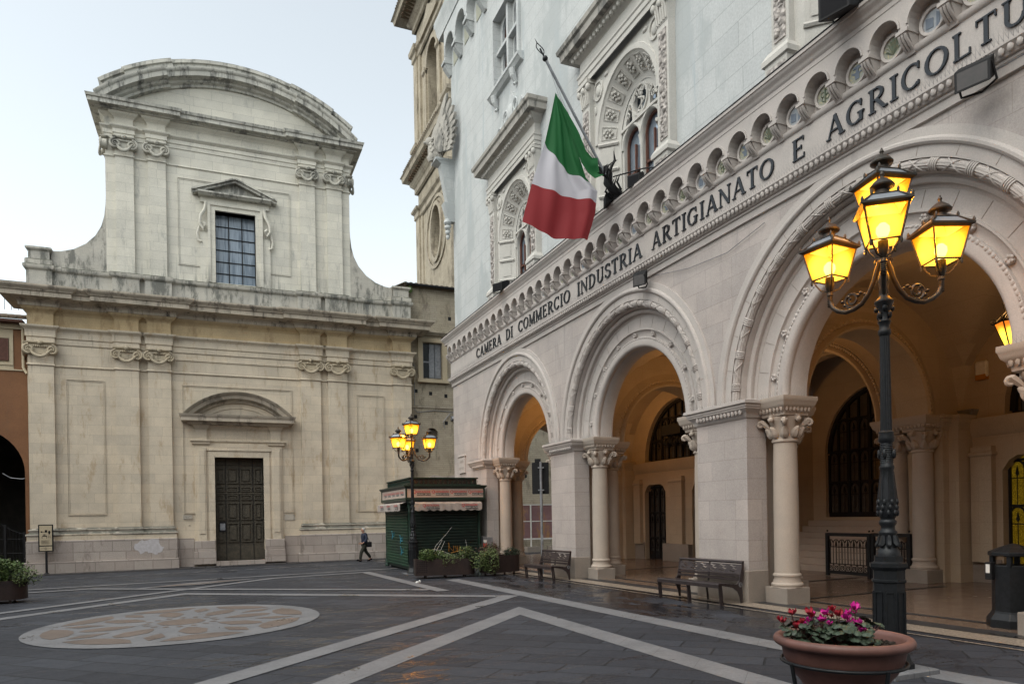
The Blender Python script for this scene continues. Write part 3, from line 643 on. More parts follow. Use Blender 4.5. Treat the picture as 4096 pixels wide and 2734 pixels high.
# door and portal
m = MB(TC)
for s in (-1, 1):
    a, b = sorted((s*DW, s*(DW+.30))); m.box(a, b, -.6, .16, .85, DT+.32)
    a, b = sorted((s*(DW+.30), s*(DW+.92))); m.box(a, b, -.1, .10, .85, 5.7); a, b = sorted((s*(DW+.40), s*(DW+.82))); m.box(a, b, 0, .20, .85, 5.5)
    a, b = sorted((s*(DW+.46), s*(DW+.76))); m.box(a, b, .19, .23, 1.2, 5.35)
m.box(-DW, DW, -.6, .16, DT, DT+.32); m.box(-DW-.36, DW+.36, -.1, .21, DT+.32, DT+.42)
m.box(-DW-.3, DW+.3, 0, .10, DT+.42, 5.7)
part('door_surround', m, 'ch_low', church, bevel=.012)
for s in (-1, 1):
    a, b = sorted((s*DW, s*(DW+1.0))); part('door_plinth', MB(TC).box(a, b, -.6, .30, -.30, .34).box(a+.03, b-.03, -.6, .26, .34, .86), 'ch_rough', church, bevel=.015)
part('door_step', MB(TC).box(-DW, DW, -.8, .30, -.8, -.18), 'ch_rough', church)
part('door_entablature', MB(TC).mould([(-2.12, 0), (-2.12, .14), (-1.42, .14), (-1.42, .02), (1.42, .02), (1.42, .14), (2.12, .14), (2.12, 0)], [(0, 5.62), (.06, 5.66), (.06, 5.72), (.14, 5.80), (.14, 5.85), (0, 5.88)]), 'ch_low', church)
part('door_frieze', MB(TC).mould([(-2.0, 0), (-2.0, .14), (-1.5, .14), (-1.5, .02), (1.5, .02), (1.5, .14), (2.0, .14), (2.0, 0)], [(0, 5.86), (0, 6.35), (.12, 6.55), (.16, 6.6), (0, 6.62)]), 'ch_low', church)
part('door_cornice', MB(TC).mould([(-2.05, 0), (-2.05, .14), (2.05, .14), (2.05, 0)], [(0, 6.58), (.3, 6.62), (.34, 6.72), (.58, 6.74), (.58, 6.90), (.64, 6.96), (.68, 7.06), (0, 7.12)]), 'ch_corn', church, 40)
rr2 = 3.42; zc2 = 8.22-rr2; a0 = math.asin((7.02-zc2)/rr2)
m = MB(TC).ring([(rr2-.50, 0), (rr2-.48, .2), (rr2-.40, .24), (rr2-.30, .5), (rr2-.14, .56), (rr2-.08, .68), (rr2, .74), (rr2+.02, 0)], 0, zc2, a0, PI-a0, 26, True)
part('door_pediment_arc', m, 'ch_corn', church, 40)
part('door_tympanum', MB(TC).slab([(-2.2, 7.0), (2.2, 7.0)]+arcpts(0, zc2, rr2-.3, a0+.02, PI-a0-.02, 16), [], 0, .10).ring([(rr2-.75, .1), (rr2-.75, .14), (rr2-.68, .14), (rr2-.68, .1)], 0, zc2, a0+.16, PI-a0-.16, 20, True), 'ch_low', church)
door = MB(TC).box(-DW, DW, -.52, -.40, -.18, DT).build('door', 'wood', church)
m = MB(TC)
def dpanel(a, b, c, e):
    m.box(a, b, -.40, -.335, c, c+.05); m.box(a, b, -.40, -.335, e-.05, e); m.box(a, a+.05, -.40, -.336, c+.05, e-.05); m.box(b-.05, b, -.40, -.336, c+.05, e-.05)
    if e-c > .3: m.box(a+.12, b-.12, -.40, -.34, c+.13, e-.13)
    else: m.box(a+.1, b-.1, -.40, -.37, c+.09, e-.09)
cols = [(-1.10, -.72), (-.60, -.06), (.04, .58), (.70, 1.10)]
for z0, z1 in ((4.66, 4.92), (3.72, 4.5), (3.30, 3.56), (2.88, 3.14), (1.86, 2.74), (.74, 1.72)):
    for a, b in cols: dpanel(a, b, z0, z1)
part('door_panels', m, 'wood', door); m = MB(TC)
for x in (-.66, 0-.01, .64): m.box(x-.012, x+.012, -.398, -.372, -.15, 5.0)
part('door_rails', m, 'black', door); part('door_rail', MB(TC).box(-1.1, 1.1, -.398, -.36, 3.18, 3.25), 'wood', door)
pf = MB(TC).box(-1.0, -.66, -.40, -.33, 1.27, 1.78).build('notice_case', 'black', door)
part('poster', MB(TC).box(-.95, -.71, -.33, -.324, 1.36, 1.70), MAT['shutter_grey'], pf); 
# small plaques beside the door
def plaque(name, label, u, z, w_, h_, mat, lines, T, dd=.05, cat='plaque', tm='ink', sz=.07):
    p = MB(T).box(u-w_/2, u+w_/2, -.01, dd, z-h_/2, z+h_/2).build(name, mat, None, bevel=.008); tag(p, label, cat)
    if lines:
        t = MB(); sg = 1
        for i, s in enumerate(lines):
            zz = z+h_/2-.05-sz*1.15*(i+.75)
            text_mb(t, s, sz, lambda x, y, zz=zz: T(u+(x if T is TC else -x), dd+.003, zz+y))
        part('lettering', t, tm, p, recalc=False)
    return p
plaque('stone_plaque', 'small inscribed stone plaque left of the church door', -2.42, 2.04, .42, .2, 'ch_mould', ['CHIESA MONUM.', 'XVI SEC.'], TC, sz=.05)
plaque('stone_plaque', 'blank sunken stone tablet right of the church door', 2.40, 1.95, .5, .30, 'ch_mould', None, TC, .03)
plaque('house_number', 'tiny black house number on the wall left of the church door', -2.35, 1.66, .12, .12, 'ch_low', ['29'], TC, .012, sz=.07, cat='house number')

# ---------------------------------------------------------------- neighbours of the church
lb = thing('ochre_building', (-12, 39, -.4), 'ochre plastered building with a brown shutter and a dark archway left of the church', 'building')
TL = lambda u, d, z: (u, 38.75-d, z)
m = MB(TL).slab([(-20, G0), (-7.9, G0), (-7.9, 11.0), (-20, 11.0)], [archhole(-10.1, 2.05, G0, 4.2), [(-9.55, 9.36), (-8.62, 9.36), (-8.62, 10.25), (-9.55, 10.25)]], -.6, 0)
part('wall', m, 'ochre', lb)
m = MB(TL).box(-20, -7.92, 0, .05, 8.86, 8.92).box(-20, -7.92, 0, .10, 10.75, 10.98)
for a, b, c, e in ((-9.75, -8.42, 9.1, 9.22), (-9.75, -8.42, 10.33, 10.5), (-9.75, -9.6, 9.22, 10.33), (-8.57, -8.42, 9.22, 10.33)): m.box(a, b, 0, .05, c, e)
m.box(-20, -8.42, 0, .012, 8.92, 10.75); part('cream_trim', m, 'cream', lb)
sh = MB(TL).box(-9.58, -8.60, 0, .09, 9.3, 10.3)
for i in range(14): sh.box(-9.52, -8.66, .09, .10, 9.36+i*.065, 9.40+i*.065)
part('shutter', sh, 'shutter_brown', lb)
m = MB(); 
part('eaves', MB(TL).box(-20, -7.95, 0, .55, 11.0, 11.1), 'shutter_brown', lb)
m = MB(TL)
for i in range(40):
    u = -8.0-.3*i
    m.add([(u+.14*cos(PI*j/5), .62, 11.12+.1*sin(PI*j/5)) for j in range(6)]+[(u+.14*cos(PI*j/5), -5, 12.6+.1*sin(PI*j/5)) for j in range(6)], [(j, j+1, j+7, j+6) for j in range(5)]+[(0, 1, 2, 3, 4, 5)])
m.add([(-20, .6, 11.1), (-7.9, .6, 11.1), (-7.9, -5, 12.55), (-20, -5, 12.55)], [(0, 1, 2, 3)]); part('roof', m, 'tile', lb, 60)
part('drainpipe', MB().tube([(-8.02, 38.6, 11.0), (-8.02, 38.6, 9.0), (-7.86, 38.5, 8.7)], .06, 8), 'cream', lb, 60)
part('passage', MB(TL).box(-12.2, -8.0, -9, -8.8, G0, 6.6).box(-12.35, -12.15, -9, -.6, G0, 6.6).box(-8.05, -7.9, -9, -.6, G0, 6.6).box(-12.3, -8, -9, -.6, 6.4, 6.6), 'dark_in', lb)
rl = MB()
for i in range(22): x = -14+i*.28; rl.tube([(x, 41, 12.2), (x, 41, 13.6)], .012, 4)
rl.tube([(-14, 41, 13.6), (-8.0, 41, 13.6)], .02, 5); part('roof_railing', rl, 'black', lb)
gt = MB()
zt = lambda x: 1.85+.45*cos((x+10.1)*1.45)
for i in range(33):
    x = -12.1+i*.125; gt.tube([(x, 38.95, -.4), (x, 38.95, zt(x))], .012, 4)
    gt.add([(x, 38.95, zt(x)+.1), (x-.02, 38.95, zt(x)), (x+.02, 38.95, zt(x))], [(0, 1, 2)])
gt.tube([(-12.1+.25*i, 38.95, zt(-12.1+.25*i)-.06) for i in range(17)], .018, 5)
for z in (-.3, .5, 1.15): gt.tube([(-12.1, 38.95, z), (-8.1, 38.95, z)], .018, 4)
for x in (-12.1, -10.1, -8.9, -8.15): gt.box(x-.04, x+.04, 38.91, 38.99, -.45, zt(x)+.05)
tag(part('iron_gate', gt, 'black', None), 'black iron gate across the dark archway left of the church', 'gate')
part_cable = MB().tube([(-8.9, 38.7, 4.15), (-8.6, 38.7, 3.95), (-8.2, 38.68, 3.9), (-8.05, 38.65, 3.92)], .02, 5).build('cable', 'metal_grey', None); tag(part_cable, 'pale cable strung across the dark archway', 'cable')

# brick house to the right of the church
bh = thing('brick_house', (12, 39, -.4), 'old yellow brick house between the church and the white palace', 'house')
TB = lambda u, d, z: (u, 39.0-d, z)
holes = [[(10.97, 9.72), (12.08, 9.72), (12.08, 11.72), (10.97, 11.72)]]
circ = arcpts(11.45, 6.55, .36, 0, 2*PI, 18)[:-1]
m = MB(TB).slab([(10.1, G0), (30, G0), (30, 14.85), (10.1, 14.85)], holes+[circ]+[[(15.3, 3.2), (16.3, 3.2), (16.3, 5.4), (15.3, 5.4)]], -.5, 0); m.box(10.1, 30, -8, -.9, G0, 14.8)
part('wall', m, 'brick', bh)
for (u, z) in ((10.55, 8.95), (11.4, 8.85), (12.3, 8.75), (10.5, 7.5), (10.55, 5.6), (12.3, 7.2), (12.6, 13.2), (15.0, 6.9), (16.3, 6.9), (14.9, 4.1), (12.3, 11.1), (17.4, 6.8), (17.2, 4.2), (14.0, 6.9), (19, 6.9)): part('putlog_hole', MB(TB).box(u-.09, u+.09, -.02, .006, z-.09, z+.11), 'black', bh)
m = MB(TB)
for a, b, c, e, dd in ((10.68, 10.95, 9.62, 11.95, .12), (12.1, 12.38, 9.62, 11.95, .12), (10.68, 12.38, 11.75, 11.97, .125), (10.6, 12.5, 9.45, 9.62, .25)): m.box(a, b, -.1, dd, c, e)
part('window_surround', m, 'cream', bh)
m = MB(TB)
for a, b, c, e, dd in ((15.05, 16.55, 2.98, 3.2, .2), (15.1, 15.3, 3.2, 5.6, .06), (16.3, 16.5, 3.2, 5.6, .06)): m.box(a, b, -.1, dd, c, e)
part('window_surround', m, 'cream', bh)
part('string_course', MB(TB).mould([(10.1, 0), (30, 0)], [(0, 12.1), (.1, 12.15), (.22, 12.3), (.22, 12.36), (0, 12.4)]).mould([(10.1, 0), (30, 0)], [(0, 8.0), (.06, 8.02), (.06, 8.14), (0, 8.16)]), 'brick_trim', bh)
part('bricked_up_window', MB(TB).box(10.95, 11.85, -.02, .012, 13.0, 13.9), 'brick_trim', bh)
wn2 = MB(TB).box(10.97, 12.08, -.2, -.15, 9.72, 11.72).build('window', 'glassdark', bh)
m = MB(TB)
for a, b in ((11.36, 11.66), (11.70, 12.04)): m.box(a, b, -.14, -.06, 9.76, 11.68); m.box(a+.05, b-.05, -.06, -.045, 9.85, 10.6); m.box(a+.05, b-.05, -.06, -.045, 10.7, 11.6)
m.box(10.97, 11.36, -.14, -.10, 10.62, 10.70); m.box(10.97, 11.03, -.14, -.10, 9.72, 11.72)
part('shutter', m, 'shutter_grey', wn2)
part('round_vent', MB(TB).slab(arcpts(11.45, 6.55, .35, 0, 2*PI, 18)[:-1], [], -.3, -.2), 'dark_in', bh)
m = MB()
for i in range(68):
    x = 10.0+.3*i
    m.add([(x+.14*cos(PI*j/5), 38.75, 14.9+.1*sin(PI*j/5)) for j in range(6)]+[(x+.14*cos(PI*j/5), 46, 16.4+.1*sin(PI*j/5)) for j in range(6)], [(j, j+1, j+7, j+6) for j in range(5)]+[(0, 1, 2, 3, 4, 5)])
m.box(10, 30, 38.72, 39.1, 14.8, 14.88); part('roof', m, 'tile', bh, 60)
part('gutter', MB().tube([(10.0, 38.68, 14.86), (30, 38.68, 14.86)], .07, 6), 'black', bh)
part('stone_door_hood', MB(TB).slab([(10.75, 3.5), (13.4, 3.5), (13.1, 4.05), (12.6, 4.2), (12.0, 4.12), (11.4, 4.2), (10.95, 4.0)], [], 0, .35), 'ch_rough', bh)
part('alarm_bell', MB(TB).lathe(12.9, 0, [(.0, 7.2)], 3) if False else MB(TB).box(12.55, 12.85, 0, .14, 7.35, 7.62).blob((12.7, .16, 7.48), (.14, .08, .13)), 'metal_grey', bh, 40)
part('wall_cable', MB(TB).tube([(10.45, .04, 10.5), (10.45, .04, 7.9), (10.6, .04, 7.75), (11.6, .04, 7.9), (12.9, .04, 7.85)], .02, 5).tube([(12.2, .04, 6.9), (12.1, .05, 7.25), (12.5, .05, 7.75), (12.9, .05, 7.8)], .018, 5), 'metal_grey', bh)
part('plant_tuft', MB().blob((10.25, 38.8, 14.6), (.14, .1, .22), 7, 5), 'leafB', bh)

# bell tower
tw = thing('bell_tower', (20, 52.5, 0), 'yellow brick bell tower with tiled cornices and an oval window behind the palace', 'tower')
TX = 16.0; TT = lambda u, d, z: (TX-d, u, z)
ov = [(52.3+1.25*cos(2*PI*i/28), 23.7+1.95*sin(2*PI*i/28)) for i in range(28)]
m = MB(TT).slab([(48.2, 8), (57.4, 8), (57.4, 30.6), (48.2, 30.6)], [ov], -1.2, 0); part('lower_wall', m, 'brick', tw)
m = MB(TT).slab([(48.2, 30.5), (57.4, 30.5), (57.4, 44.5), (48.2, 44.5)], [archhole(52.8, 1.35, 32.4, 37.4, 16)], -1.4, -.05); part('belfry_wall', m, 'brick', tw)
part('far_walls', MB().box(17.2, 25.5, 48.3, 49.4, 8, 44.5).box(17.2, 25.5, 56.2, 57.4, 8, 44.5).box(24.4, 25.5, 48.2, 57.4, 8, 44.5).box(17.2, 24.5, 49, 56.5, 30, 31), 'brick', tw)
part('dark_backing', MB().box(22.5, 22.6, 49, 56.5, 8, 30), 'dark_in', tw)  # upright dark sheet inside the tower, behind the oval window
m = MB(TT)
for a, b in ((56.5, 57.5), (48.1, 49.2)): m.box(a, b, -.1, .22, 8, 27.4); m.box(a, b, -.1, .22, 32.3, 40.5)
m.box(55.9, 56.5, -.1, .10, 8, 27.4); m.box(55.9, 56.5, -.1, .12, 32.3, 40.5); m.box(49.2, 49.8, -.1, .1, 8, 27.4)
m.box(50.6, 51.3, -.1, .12, 32.3, 37.2); m.box(54.3, 55.0, -.1, .12, 32.3, 37.2)
part('corner_pilasters', m, 'brick', tw)
m = MB(TT)
n = 28
m.add([(52.3+rx*cos(2*PI*i/n), d, 23.7+rz*sin(2*PI*i/n)) for rx, rz, d in ((1.25, 1.95, -.02), (1.27, 1.97, .16), (1.55, 2.3, .16), (1.58, 2.33, 0)) for i in range(n)], [(k*n+i, k*n+(i+1) % n, (k+1)*n+(i+1) % n, (k+1)*n+i) for k in range(3) for i in range(n)])
m.ring([(2.5, 0), (2.5, .1), (2.75, .1), (2.75, 0)], 52.3, 23.7, 0, 2*PI, 32); m.ring([(1.36, -.05), (1.36, .1), (1.75, .1), (1.75, -.05)], 52.8, 37.3, 0, PI, 20, True)
for z0, z1 in ((26.9, 27.2), (31.9, 32.3), (39.9, 40.4)): 
    m.mould([(48.0, -.5), (48.0, .22), (49.2, .22), (49.2, .05), (56.5, .05), (56.5, .22), (57.5, .22), (57.5, -.5)], [(0, z0-.5), (.12, z0-.4), (.12, z0), (.3, z0+.15), (.34, z1), (0, z1+.1)])
m.mould([(50.6, 0), (51.3, 0)], [(0, 36.9), (.25, 37.1), (.25, 37.4), (0, 37.4)]).mould([(54.3, 0), (55.0, 0)], [(0, 36.9), (.25, 37.1), (.25, 37.4), (0, 37.4)])
m.slab([(50.4, 39.9), (55.3, 39.9), (52.8, 41.4)], [], 0, .35)
part('mouldings', m, 'brick_trim', tw, 35)
def bigcorn(z, o, nm):
    p = [(48.1, -9), (48.1, .1), (57.5, .1), (57.5, -9)]
    part(nm, MB(TT).mould(p, [(0, z-1.6), (.15, z-1.5), (.15, z-1.1), (.45, z-.8), (.5, z-.6), (o*.85, z-.35), (o*.9, z), (o, z+.1), (0, z+.9)]), 'brick_trim', tw, 35)
    t = MB(TT)
    for i in range(int(9.6/.32)): u = 48.2+.32*i; t.tube([(u, o+.06, z+.14), (u, .1, z+.98)], .11, 6)
    for i in range(22): t.box(48.3+i*.42, 48.5+i*.42, .5, o*.8, z-.6, z-.33)
    part('cornice_tiles', t, 'tile', tw)
bigcorn(30.2, 1.15, 'middle_cornice'); bigcorn(43.6, 1.6, 'top_cornice')
b_ = MB(lambda x, y, z: (x, y, z)).lathe(17.2, 52.8, [(.75, 33.6), (.62, 33.8), (.48, 34.4), (.42, 34.9), (.25, 35.2), (0, 35.3)], 18); part('bell', b_, 'black', tw, 60)
m = MB().box(16.9, 17.5, 51.4, 54.2, 35.2, 35.5); m.tube([(17.2, 52.8+.9*cos(2*PI*i/20), 35.9+.9*sin(2*PI*i/20)) for i in range(21)], .05, 5); m.tube([(17.2, 52.8, 31), (17.2, 52.8, 33.6)], .06, 5); part('bell_wheel', m, 'black', tw)

# ---------------------------------------------------------------- palace
pal = thing('palace', (PX, 16, 0), 'white stone palace with three big moulded arches and a long lettered frieze', 'palace')
CEN = [8.6, 16.07, 23.54]; PIER = [(1.2, 5.55), (11.45, 13.05), (18.95, 20.55), (26.45, 30.5)]
ZS = 4.08; RO = 3.66; RI = 2.95
gp = lambda u: gz(10.4, u)
# lower wall with its arched openings
outer = [(-3, ZS), (5.0, ZS)]
pts = [(-3, ZS)]
for c in CEN: pts += [(c+3.4*cos(PI-PI*i/32), ZS+3.4*sin(PI-PI*i/32)) for i in range(33)]
pts += [(30.5, ZS), (30.5, 8.0), (-3, 8.0)]
part('lower_wall', MB(TP).slab(pts, [], -.55, 0), 'pal_low', pal)
part('corner_return_wall', MB().box(10.5, 19.5, 30.0, 30.5, 6.9, 8.6).box(17.4, 20, 26.5, 30.5, -.6, 8.5), 'pal_low', pal)
for a, b in PIER:
    zb = -.5
    part('pier', MB(TP).box(a, b, -.50, 0, zb, ZS), 'pal_low', pal)
    part('pier_plinth', MB(TP).box(a-.03, b+.03, -.50, .05, zb, gp(a)+.66), 'pal_plinth', pal, bevel=.015)
    ca, cb = (a+.22, b-.22) if a > 5 and b < 26 else ((a, b-.22) if a < 5 else (a+.22, b))
    part('pier_core', MB(TP).box(ca, cb, -1.15, -.49, zb, ZS), 'pal_col', pal)
IMP = [(0, 3.74), (.03, 3.76)]+sinned(3.78, 3.93, .04, .15, 'c')+[(.15, 3.95), (.17, 3.97), (.17, 4.0), (.21, 4.03), (.21, 4.09), (.14, 4.11)]
for a, b in PIER:
    m = MB(TP); m.rmould(a, min(b, 27.95), -.50, 0, IMP)
    part('impost_moulding', m, 'pal_mould', pal, 40)
# arch mouldings
def arch_prof1():
    return [(3.40, -.02), (RO+.04, -.02), (RO+.04, .045), (RO-.10, .05), (RO-.11, .075), (RO-.14, .095), (RO-.18, .095), (RO-.21, .07), (RO-.22, .035), (3.27, .03), (3.27, -.05), (3.09, -.08), (3.07, -.20), (3.06, -.20), (3.03, -.18), (3.0, -.19), (2.965, -.22), (2.955, -.26), (2.965, -.30), (2.90, -.33), (2.90, -.48), (3.40, -.48)]
def arch_prof2():
    t = [(2.22+.10*cos(a), -.42+.10*sin(a)) for a in [PI*.55, PI*.65, PI*.75, PI*.9, PI*1.05, PI*1.2]]
    return [(3.0, -.34), (2.60, -.34), (2.59, -.31), (2.56, -.31), (2.54, -.36), (2.46, -.40), (2.39, -.40), (2.38, -.34), (2.30, -.33)]+t+[(2.13, -.50), (2.10, -.55), (2.10, -.86), (2.14, -.89), (2.2, -.93), (3.0, -.93)]
for c in CEN:
    part('outer_arch_ring', MB(TP).ring(arch_prof1(), c, ZS, 0, PI, 60, True), 'pal_mould', pal, 32)
    part('inner_arch_ring', MB(TP).ring(arch_prof2(), c, ZS, 0, PI, 60, True), 'pal_mould', pal, 32)
    # reeded garland roll with ribbons
    m = MB(TP); rg = 3.185
    for k in range(5):
        a = -.5*PI+PI*k/4*1.0
        off = (.058*cos(R(35+k*36)), .058*sin(R(35+k*36)))
        m.ring([(rg+off[0]+.026*cos(t), -.035+off[1]+.026*sin(t)) for t in [2*PI*i/6 for i in range(6)]], c, ZS, 0, PI, 48, True)
    m.ring([(rg+.05*cos(t), -.05+.05*sin(t)) for t in [2*PI*i/6 for i in range(6)]], c, ZS, 0, PI, 48, True)
    for i in range(15):
        t0 = PI*(i+.5)/15
        for w_ in (-.018, -.006, .006, .018):
            q = []
            for j in range(7):
                b = PI*j/6; q.append((c+(rg+.098*cos(b))*cos(t0+w_), -.045+.098*sin(b), ZS+(rg+.098*cos(b))*sin(t0+w_)))
            m.tube(q, .017, 4)
        for s in (-1, 1):
            q = []
            for j in range(7):
                b = PI*j/6; tt = t0+PI/30+s*(PI/30-.03)*(1-2*j/6)*.8
                q.append((c+(rg+.092*cos(b))*cos(tt), -.045+.092*sin(b), ZS+(rg+.092*cos(b))*sin(tt)))
            m.tube(q, .013, 4)
    part('garland_roll', m, 'pal_mould', pal, 50)
    m = MB(TP)
    for i in range(84):
        t0 = PI*(i+.5)/84; r = 2.35
        big = i % 4 == 0
        for w_ in ((-.010, .0, .010) if big else (0,)): m.blob((c+r*cos(t0+w_), -.345, ZS+r*sin(t0+w_)), (.022, .03, .022) if big else (.035*abs(sin(t0))+.02, .028, .035*abs(cos(t0))+.02), 6, 4)
    part('bead_row', m, 'pal_mould', pal, 60)
    for i in range(9):
        t0 = PI*(i+.5)/9; m = MB(TP); cu, cz = c+2.47*cos(t0), ZS+2.47*sin(t0)
        m.blob((cu, -.37, cz), (.075, .035, .075), 10, 5)
        for k in range(5): m.blob((cu+.045*cos(2*PI*k/5), -.335, cz+.045*sin(2*PI*k/5)), (.03, .02, .03), 6, 4)
        part('rosette', m, 'pal_mould', pal, 60)
    # keystone joints on the ring face are drawn as thin dark slabs
    m = MB(TP)
    for i in range(1, 15):
        t0 = PI*i/15
        for r1, r2, dd in ((3.30, 3.45, .033), (2.62, 2.88, -.337)):
            p = [(r1, t0-.0012), (r2, t0-.0012), (r2, t0+.0012), (r1, t0+.0012)]
            m.slab([(c+r*cos(t), ZS+r*sin(t)) for r, t in p], [], dd-.01, dd+.003)
    part('joint_lines', m, 'pal_plinth', pal)
# columns
def column_parts(x, y, base, parent):
    p = MB().box(x-.30, x+.30, y-.30, y+.30, base-.35, base+.33); part('column_pedestal', p, 'pal_plinth', parent, bevel=.012)
    sh = [(.31, base+.33), (.31, base+.35)]+[(.275+.035*cos(-PI/2+PI*i/5), base+.38+.04*sin(-PI/2+PI*i/5)) for i in range(6)]+[(.27, base+.44), (.25, base+.50), (.262, base+.54), (.275, base+.56), (.27, base+.59), (.245, base+.61), (.243, base+.66)]
    sh += [(.243, base+1.2), (.240, base+2.0), (.232, base+2.8), (.222, 3.20), (.222, 3.22), (.25, 3.23), (.255, 3.26), (.24, 3.29), (.225, 3.30)]
    part('column_shaft', MB().lathe(x, y, sh, 28), 'pal_col', parent, 40)
    c = MB().lathe(x, y, [(.222, 3.29), (.225, 3.36), (.25, 3.5), (.29, 3.62), (.33, 3.70), (.33, 3.72), (0, 3.72)], 20)
    for k in range(8):
        a = PI/4*k
        L = [(x+(.235+.02*t+.085*t*t)*cos(a), y+(.235+.02*t+.085*t*t)*sin(a), 3.31+.19*t-.03*max(0, t-.8)) for t in (0, .2, .4, .6, .8, 1, 1.12)]
        c.tube(L, [.05, .075, .085, .08, .06, .045, .02], 6)
    for k in range(4):
        a = PI/4+PI/2*k; ca, sa = cos(a), sin(a)
        q = []
        for i in range(9):
            t = i/8; rad = .24+.20*t**1.4; z = 3.38+.27*t**.8; q.append((x+rad*ca, y+rad*sa, z))
        for i in range(9):
            b = PI*.55-i*.72; rr_ = .062*(1-.08*i); q.append((x+(.44+rr_*cos(b)+.012)*ca, y+(.44+rr_*cos(b)+.012)*sa, 3.60+rr_*sin(b)))
        c.tube(q, [.02+.006*i for i in range(9)]+[.04-.002*i for i in range(9)], 6)
    for k in range(4):
        a = PI/2*k; c.blob((x+.36*cos(a), y+.36*sin(a), 3.66), (.06, .06, .055), 8, 5); c.box(x+.33*cos(a)-.04, x+.33*cos(a)+.04, y+.33*sin(a)-.04, y+.33*sin(a)+.04, 3.67, 3.76)
    part('column_capital', c, 'pal_col', parent, 50)
    m = MB(); m.rmould(x-.31, x+.31, y-.31, y+.31, [(-.04, 3.715), (.0, 3.74)]+sinned(3.77, 3.92, .0, .09, 'c')+[(.10, 3.95), (.115, 4.0), (.13, 4.03), (.13, 4.10), (0, 4.12)])
    for i in range(7):
        for s in (-1, 1):
            u = -.285+.095*i; m.blob((x+u, y+s*.355, 3.86), (.036, .03, .065), 6, 4); m.blob((x+s*.355, y+u, 3.86), (.03, .036, .065), 6, 4)
    part('column_abacus', m, 'pal_col', parent, 40)
for c in CEN:
    for s in (-1, 1):
        yy = c+s*2.46
        column_parts(10.60, yy, gz(10.6, yy), pal)
        
for yy in (4.75, 12.1, 19.6, 27.25): column_parts(11.62, yy, gz(12, yy), pal)
# impost leaf row along the piers
m = MB(TP)
for a, b in PIER:
    for i in range(int((min(b, 27.9)-a)/.115)): m.blob((a+.06+.115*i, .105, 3.865), (.042, .035, .068), 6, 4)
part('impost_leaves', m, 'pal_mould', pal, 60)
# entablature
E0, E1 = -3, 30.5
cor = lambda prof: MB(TP).mould([(E0, -2), (E0, 0), (E1, 0), (E1, -9)], prof)
part('lower_string', cor([(0, 7.66), (.05, 7.67), (.05, 7.80), (.08, 7.82), (.08, 7.86), (.11, 7.87)]+sinned(7.88, 8.0, .12, .2, 'c')+[(.2, 8.03), (.09, 8.05), (0, 8.05)]), 'pal_mould', pal, 40)
m = MB(TP)
for i in range(276):
    u = E0+.1+i*.1215
    if u > 5.0: m.blob((u, .165, 7.945), (.046, .035, .072), 6, 4)
part('leaf_moulding', m, 'pal_mould', pal, 60)
part('lettered_frieze', cor([(0, 8.04), (.075, 8.04), (.075, 8.74), (.11, 8.76), (.13, 8.80), (.13, 8.84), (.05, 8.86), (0, 8.86)]), 'pal_mould', pal, 40)
part('arcade_back_wall', cor([(0, 8.8), (.045, 8.8), (.045, 9.6), (0, 9.6)]), 'pal_mould', pal)
# blind arcade on corbels
PITCH = .672; U0 = 30.42
arc = [(E0, 9.62)]
nb = int((U0-E0)/PITCH)
us = [U0-PITCH*(i) for i in range(nb+1)]
low = []
for i in range(nb):
    a, b = us[i+1], us[i]; c = (a+b)/2; r = PITCH/2-.085
    L = [(a, 9.04), (c-r, 9.04)]+[(c-r*cos(PI*j/10), 9.13+r*sin(PI*j/10)) for j in range(11)]+[(c+r, 9.04), (b, 9.04)]
    low = L+low[1:] if low else L
pts = low+[(us[0], 9.62), (us[-1], 9.62)]
fr = MB(TP).slab(pts, [], .04, .27)
for i in range(nb):
    c = (us[i]+us[i+1])/2; r = PITCH/2-.085
    if c > 2: fr.ring([(r+.005, .26), (r+.005, .29), (r+.035, .29), (r+.035, .26)], c, 9.13, 0, PI, 12)
part('blind_arcade', fr, 'pal_mould', pal)
part('frieze_cornice', cor([(0, 9.55), (.28, 9.55), (.28, 9.63), (.31, 9.66)]+sinned(9.68, 9.80, .32, .40, 's')+[(.42, 9.81), (.42, 9.87), (-.1, 9.92)]), 'pal_mould', pal, 40)
part('cornice_flashing', cor([(0, 9.915), (.43, 9.875), (.43, 9.895), (0, 9.94)]), 'black', pal)
cb = MB(lambda u, d, z: (-d, u, z)); 
cb.hexa([(-.07, 0, -.10), (.07, 0, -.10), (.07, .08, -.12), (-.07, .08, -.12)], [(-.085, 0, .19), (.085, 0, .19), (.085, .27, .19), (-.085, .27, .19)])
cb.box(-.10, .10, 0, .29, .15, .20)
for k in range(3): cb.tube([(-.05+.05*k, .05, -.10), (-.05+.05*k, .16, -.02), (-.05+.05*k, .25, .07), (-.05+.05*k, .27, .13)], .026, 5)
cp = cb.build('corbel', 'pal_mould', None, 50)
first = True
for i, u in enumerate(us):
    if u < 3.6: continue
    o = cp if first else cp.copy()
    if not first: COL.objects.link(o)
    first = False; o.parent = pal; o.matrix_parent_inverse = world_of(pal).inverted(); o.location = (PX-.03, u, 8.86)
mm, nm, bm = new_mat('medallion_mosaic_yellow', (.42, .38, .24), .4); Pm = coords(nm); vm = N(nm, 'ShaderNodeTexVoronoi'); vm.inputs['Scale'].default_value = 26; lk(nm, Pm, vm.inputs['Vector'])
lk(nm, mixc(nm, ramp(nm, vm.outputs[0], .2, .5), (.46, .41, .24), (.30, .31, .26)), bm.inputs['Base Color']); MAT['med_y'] = mm
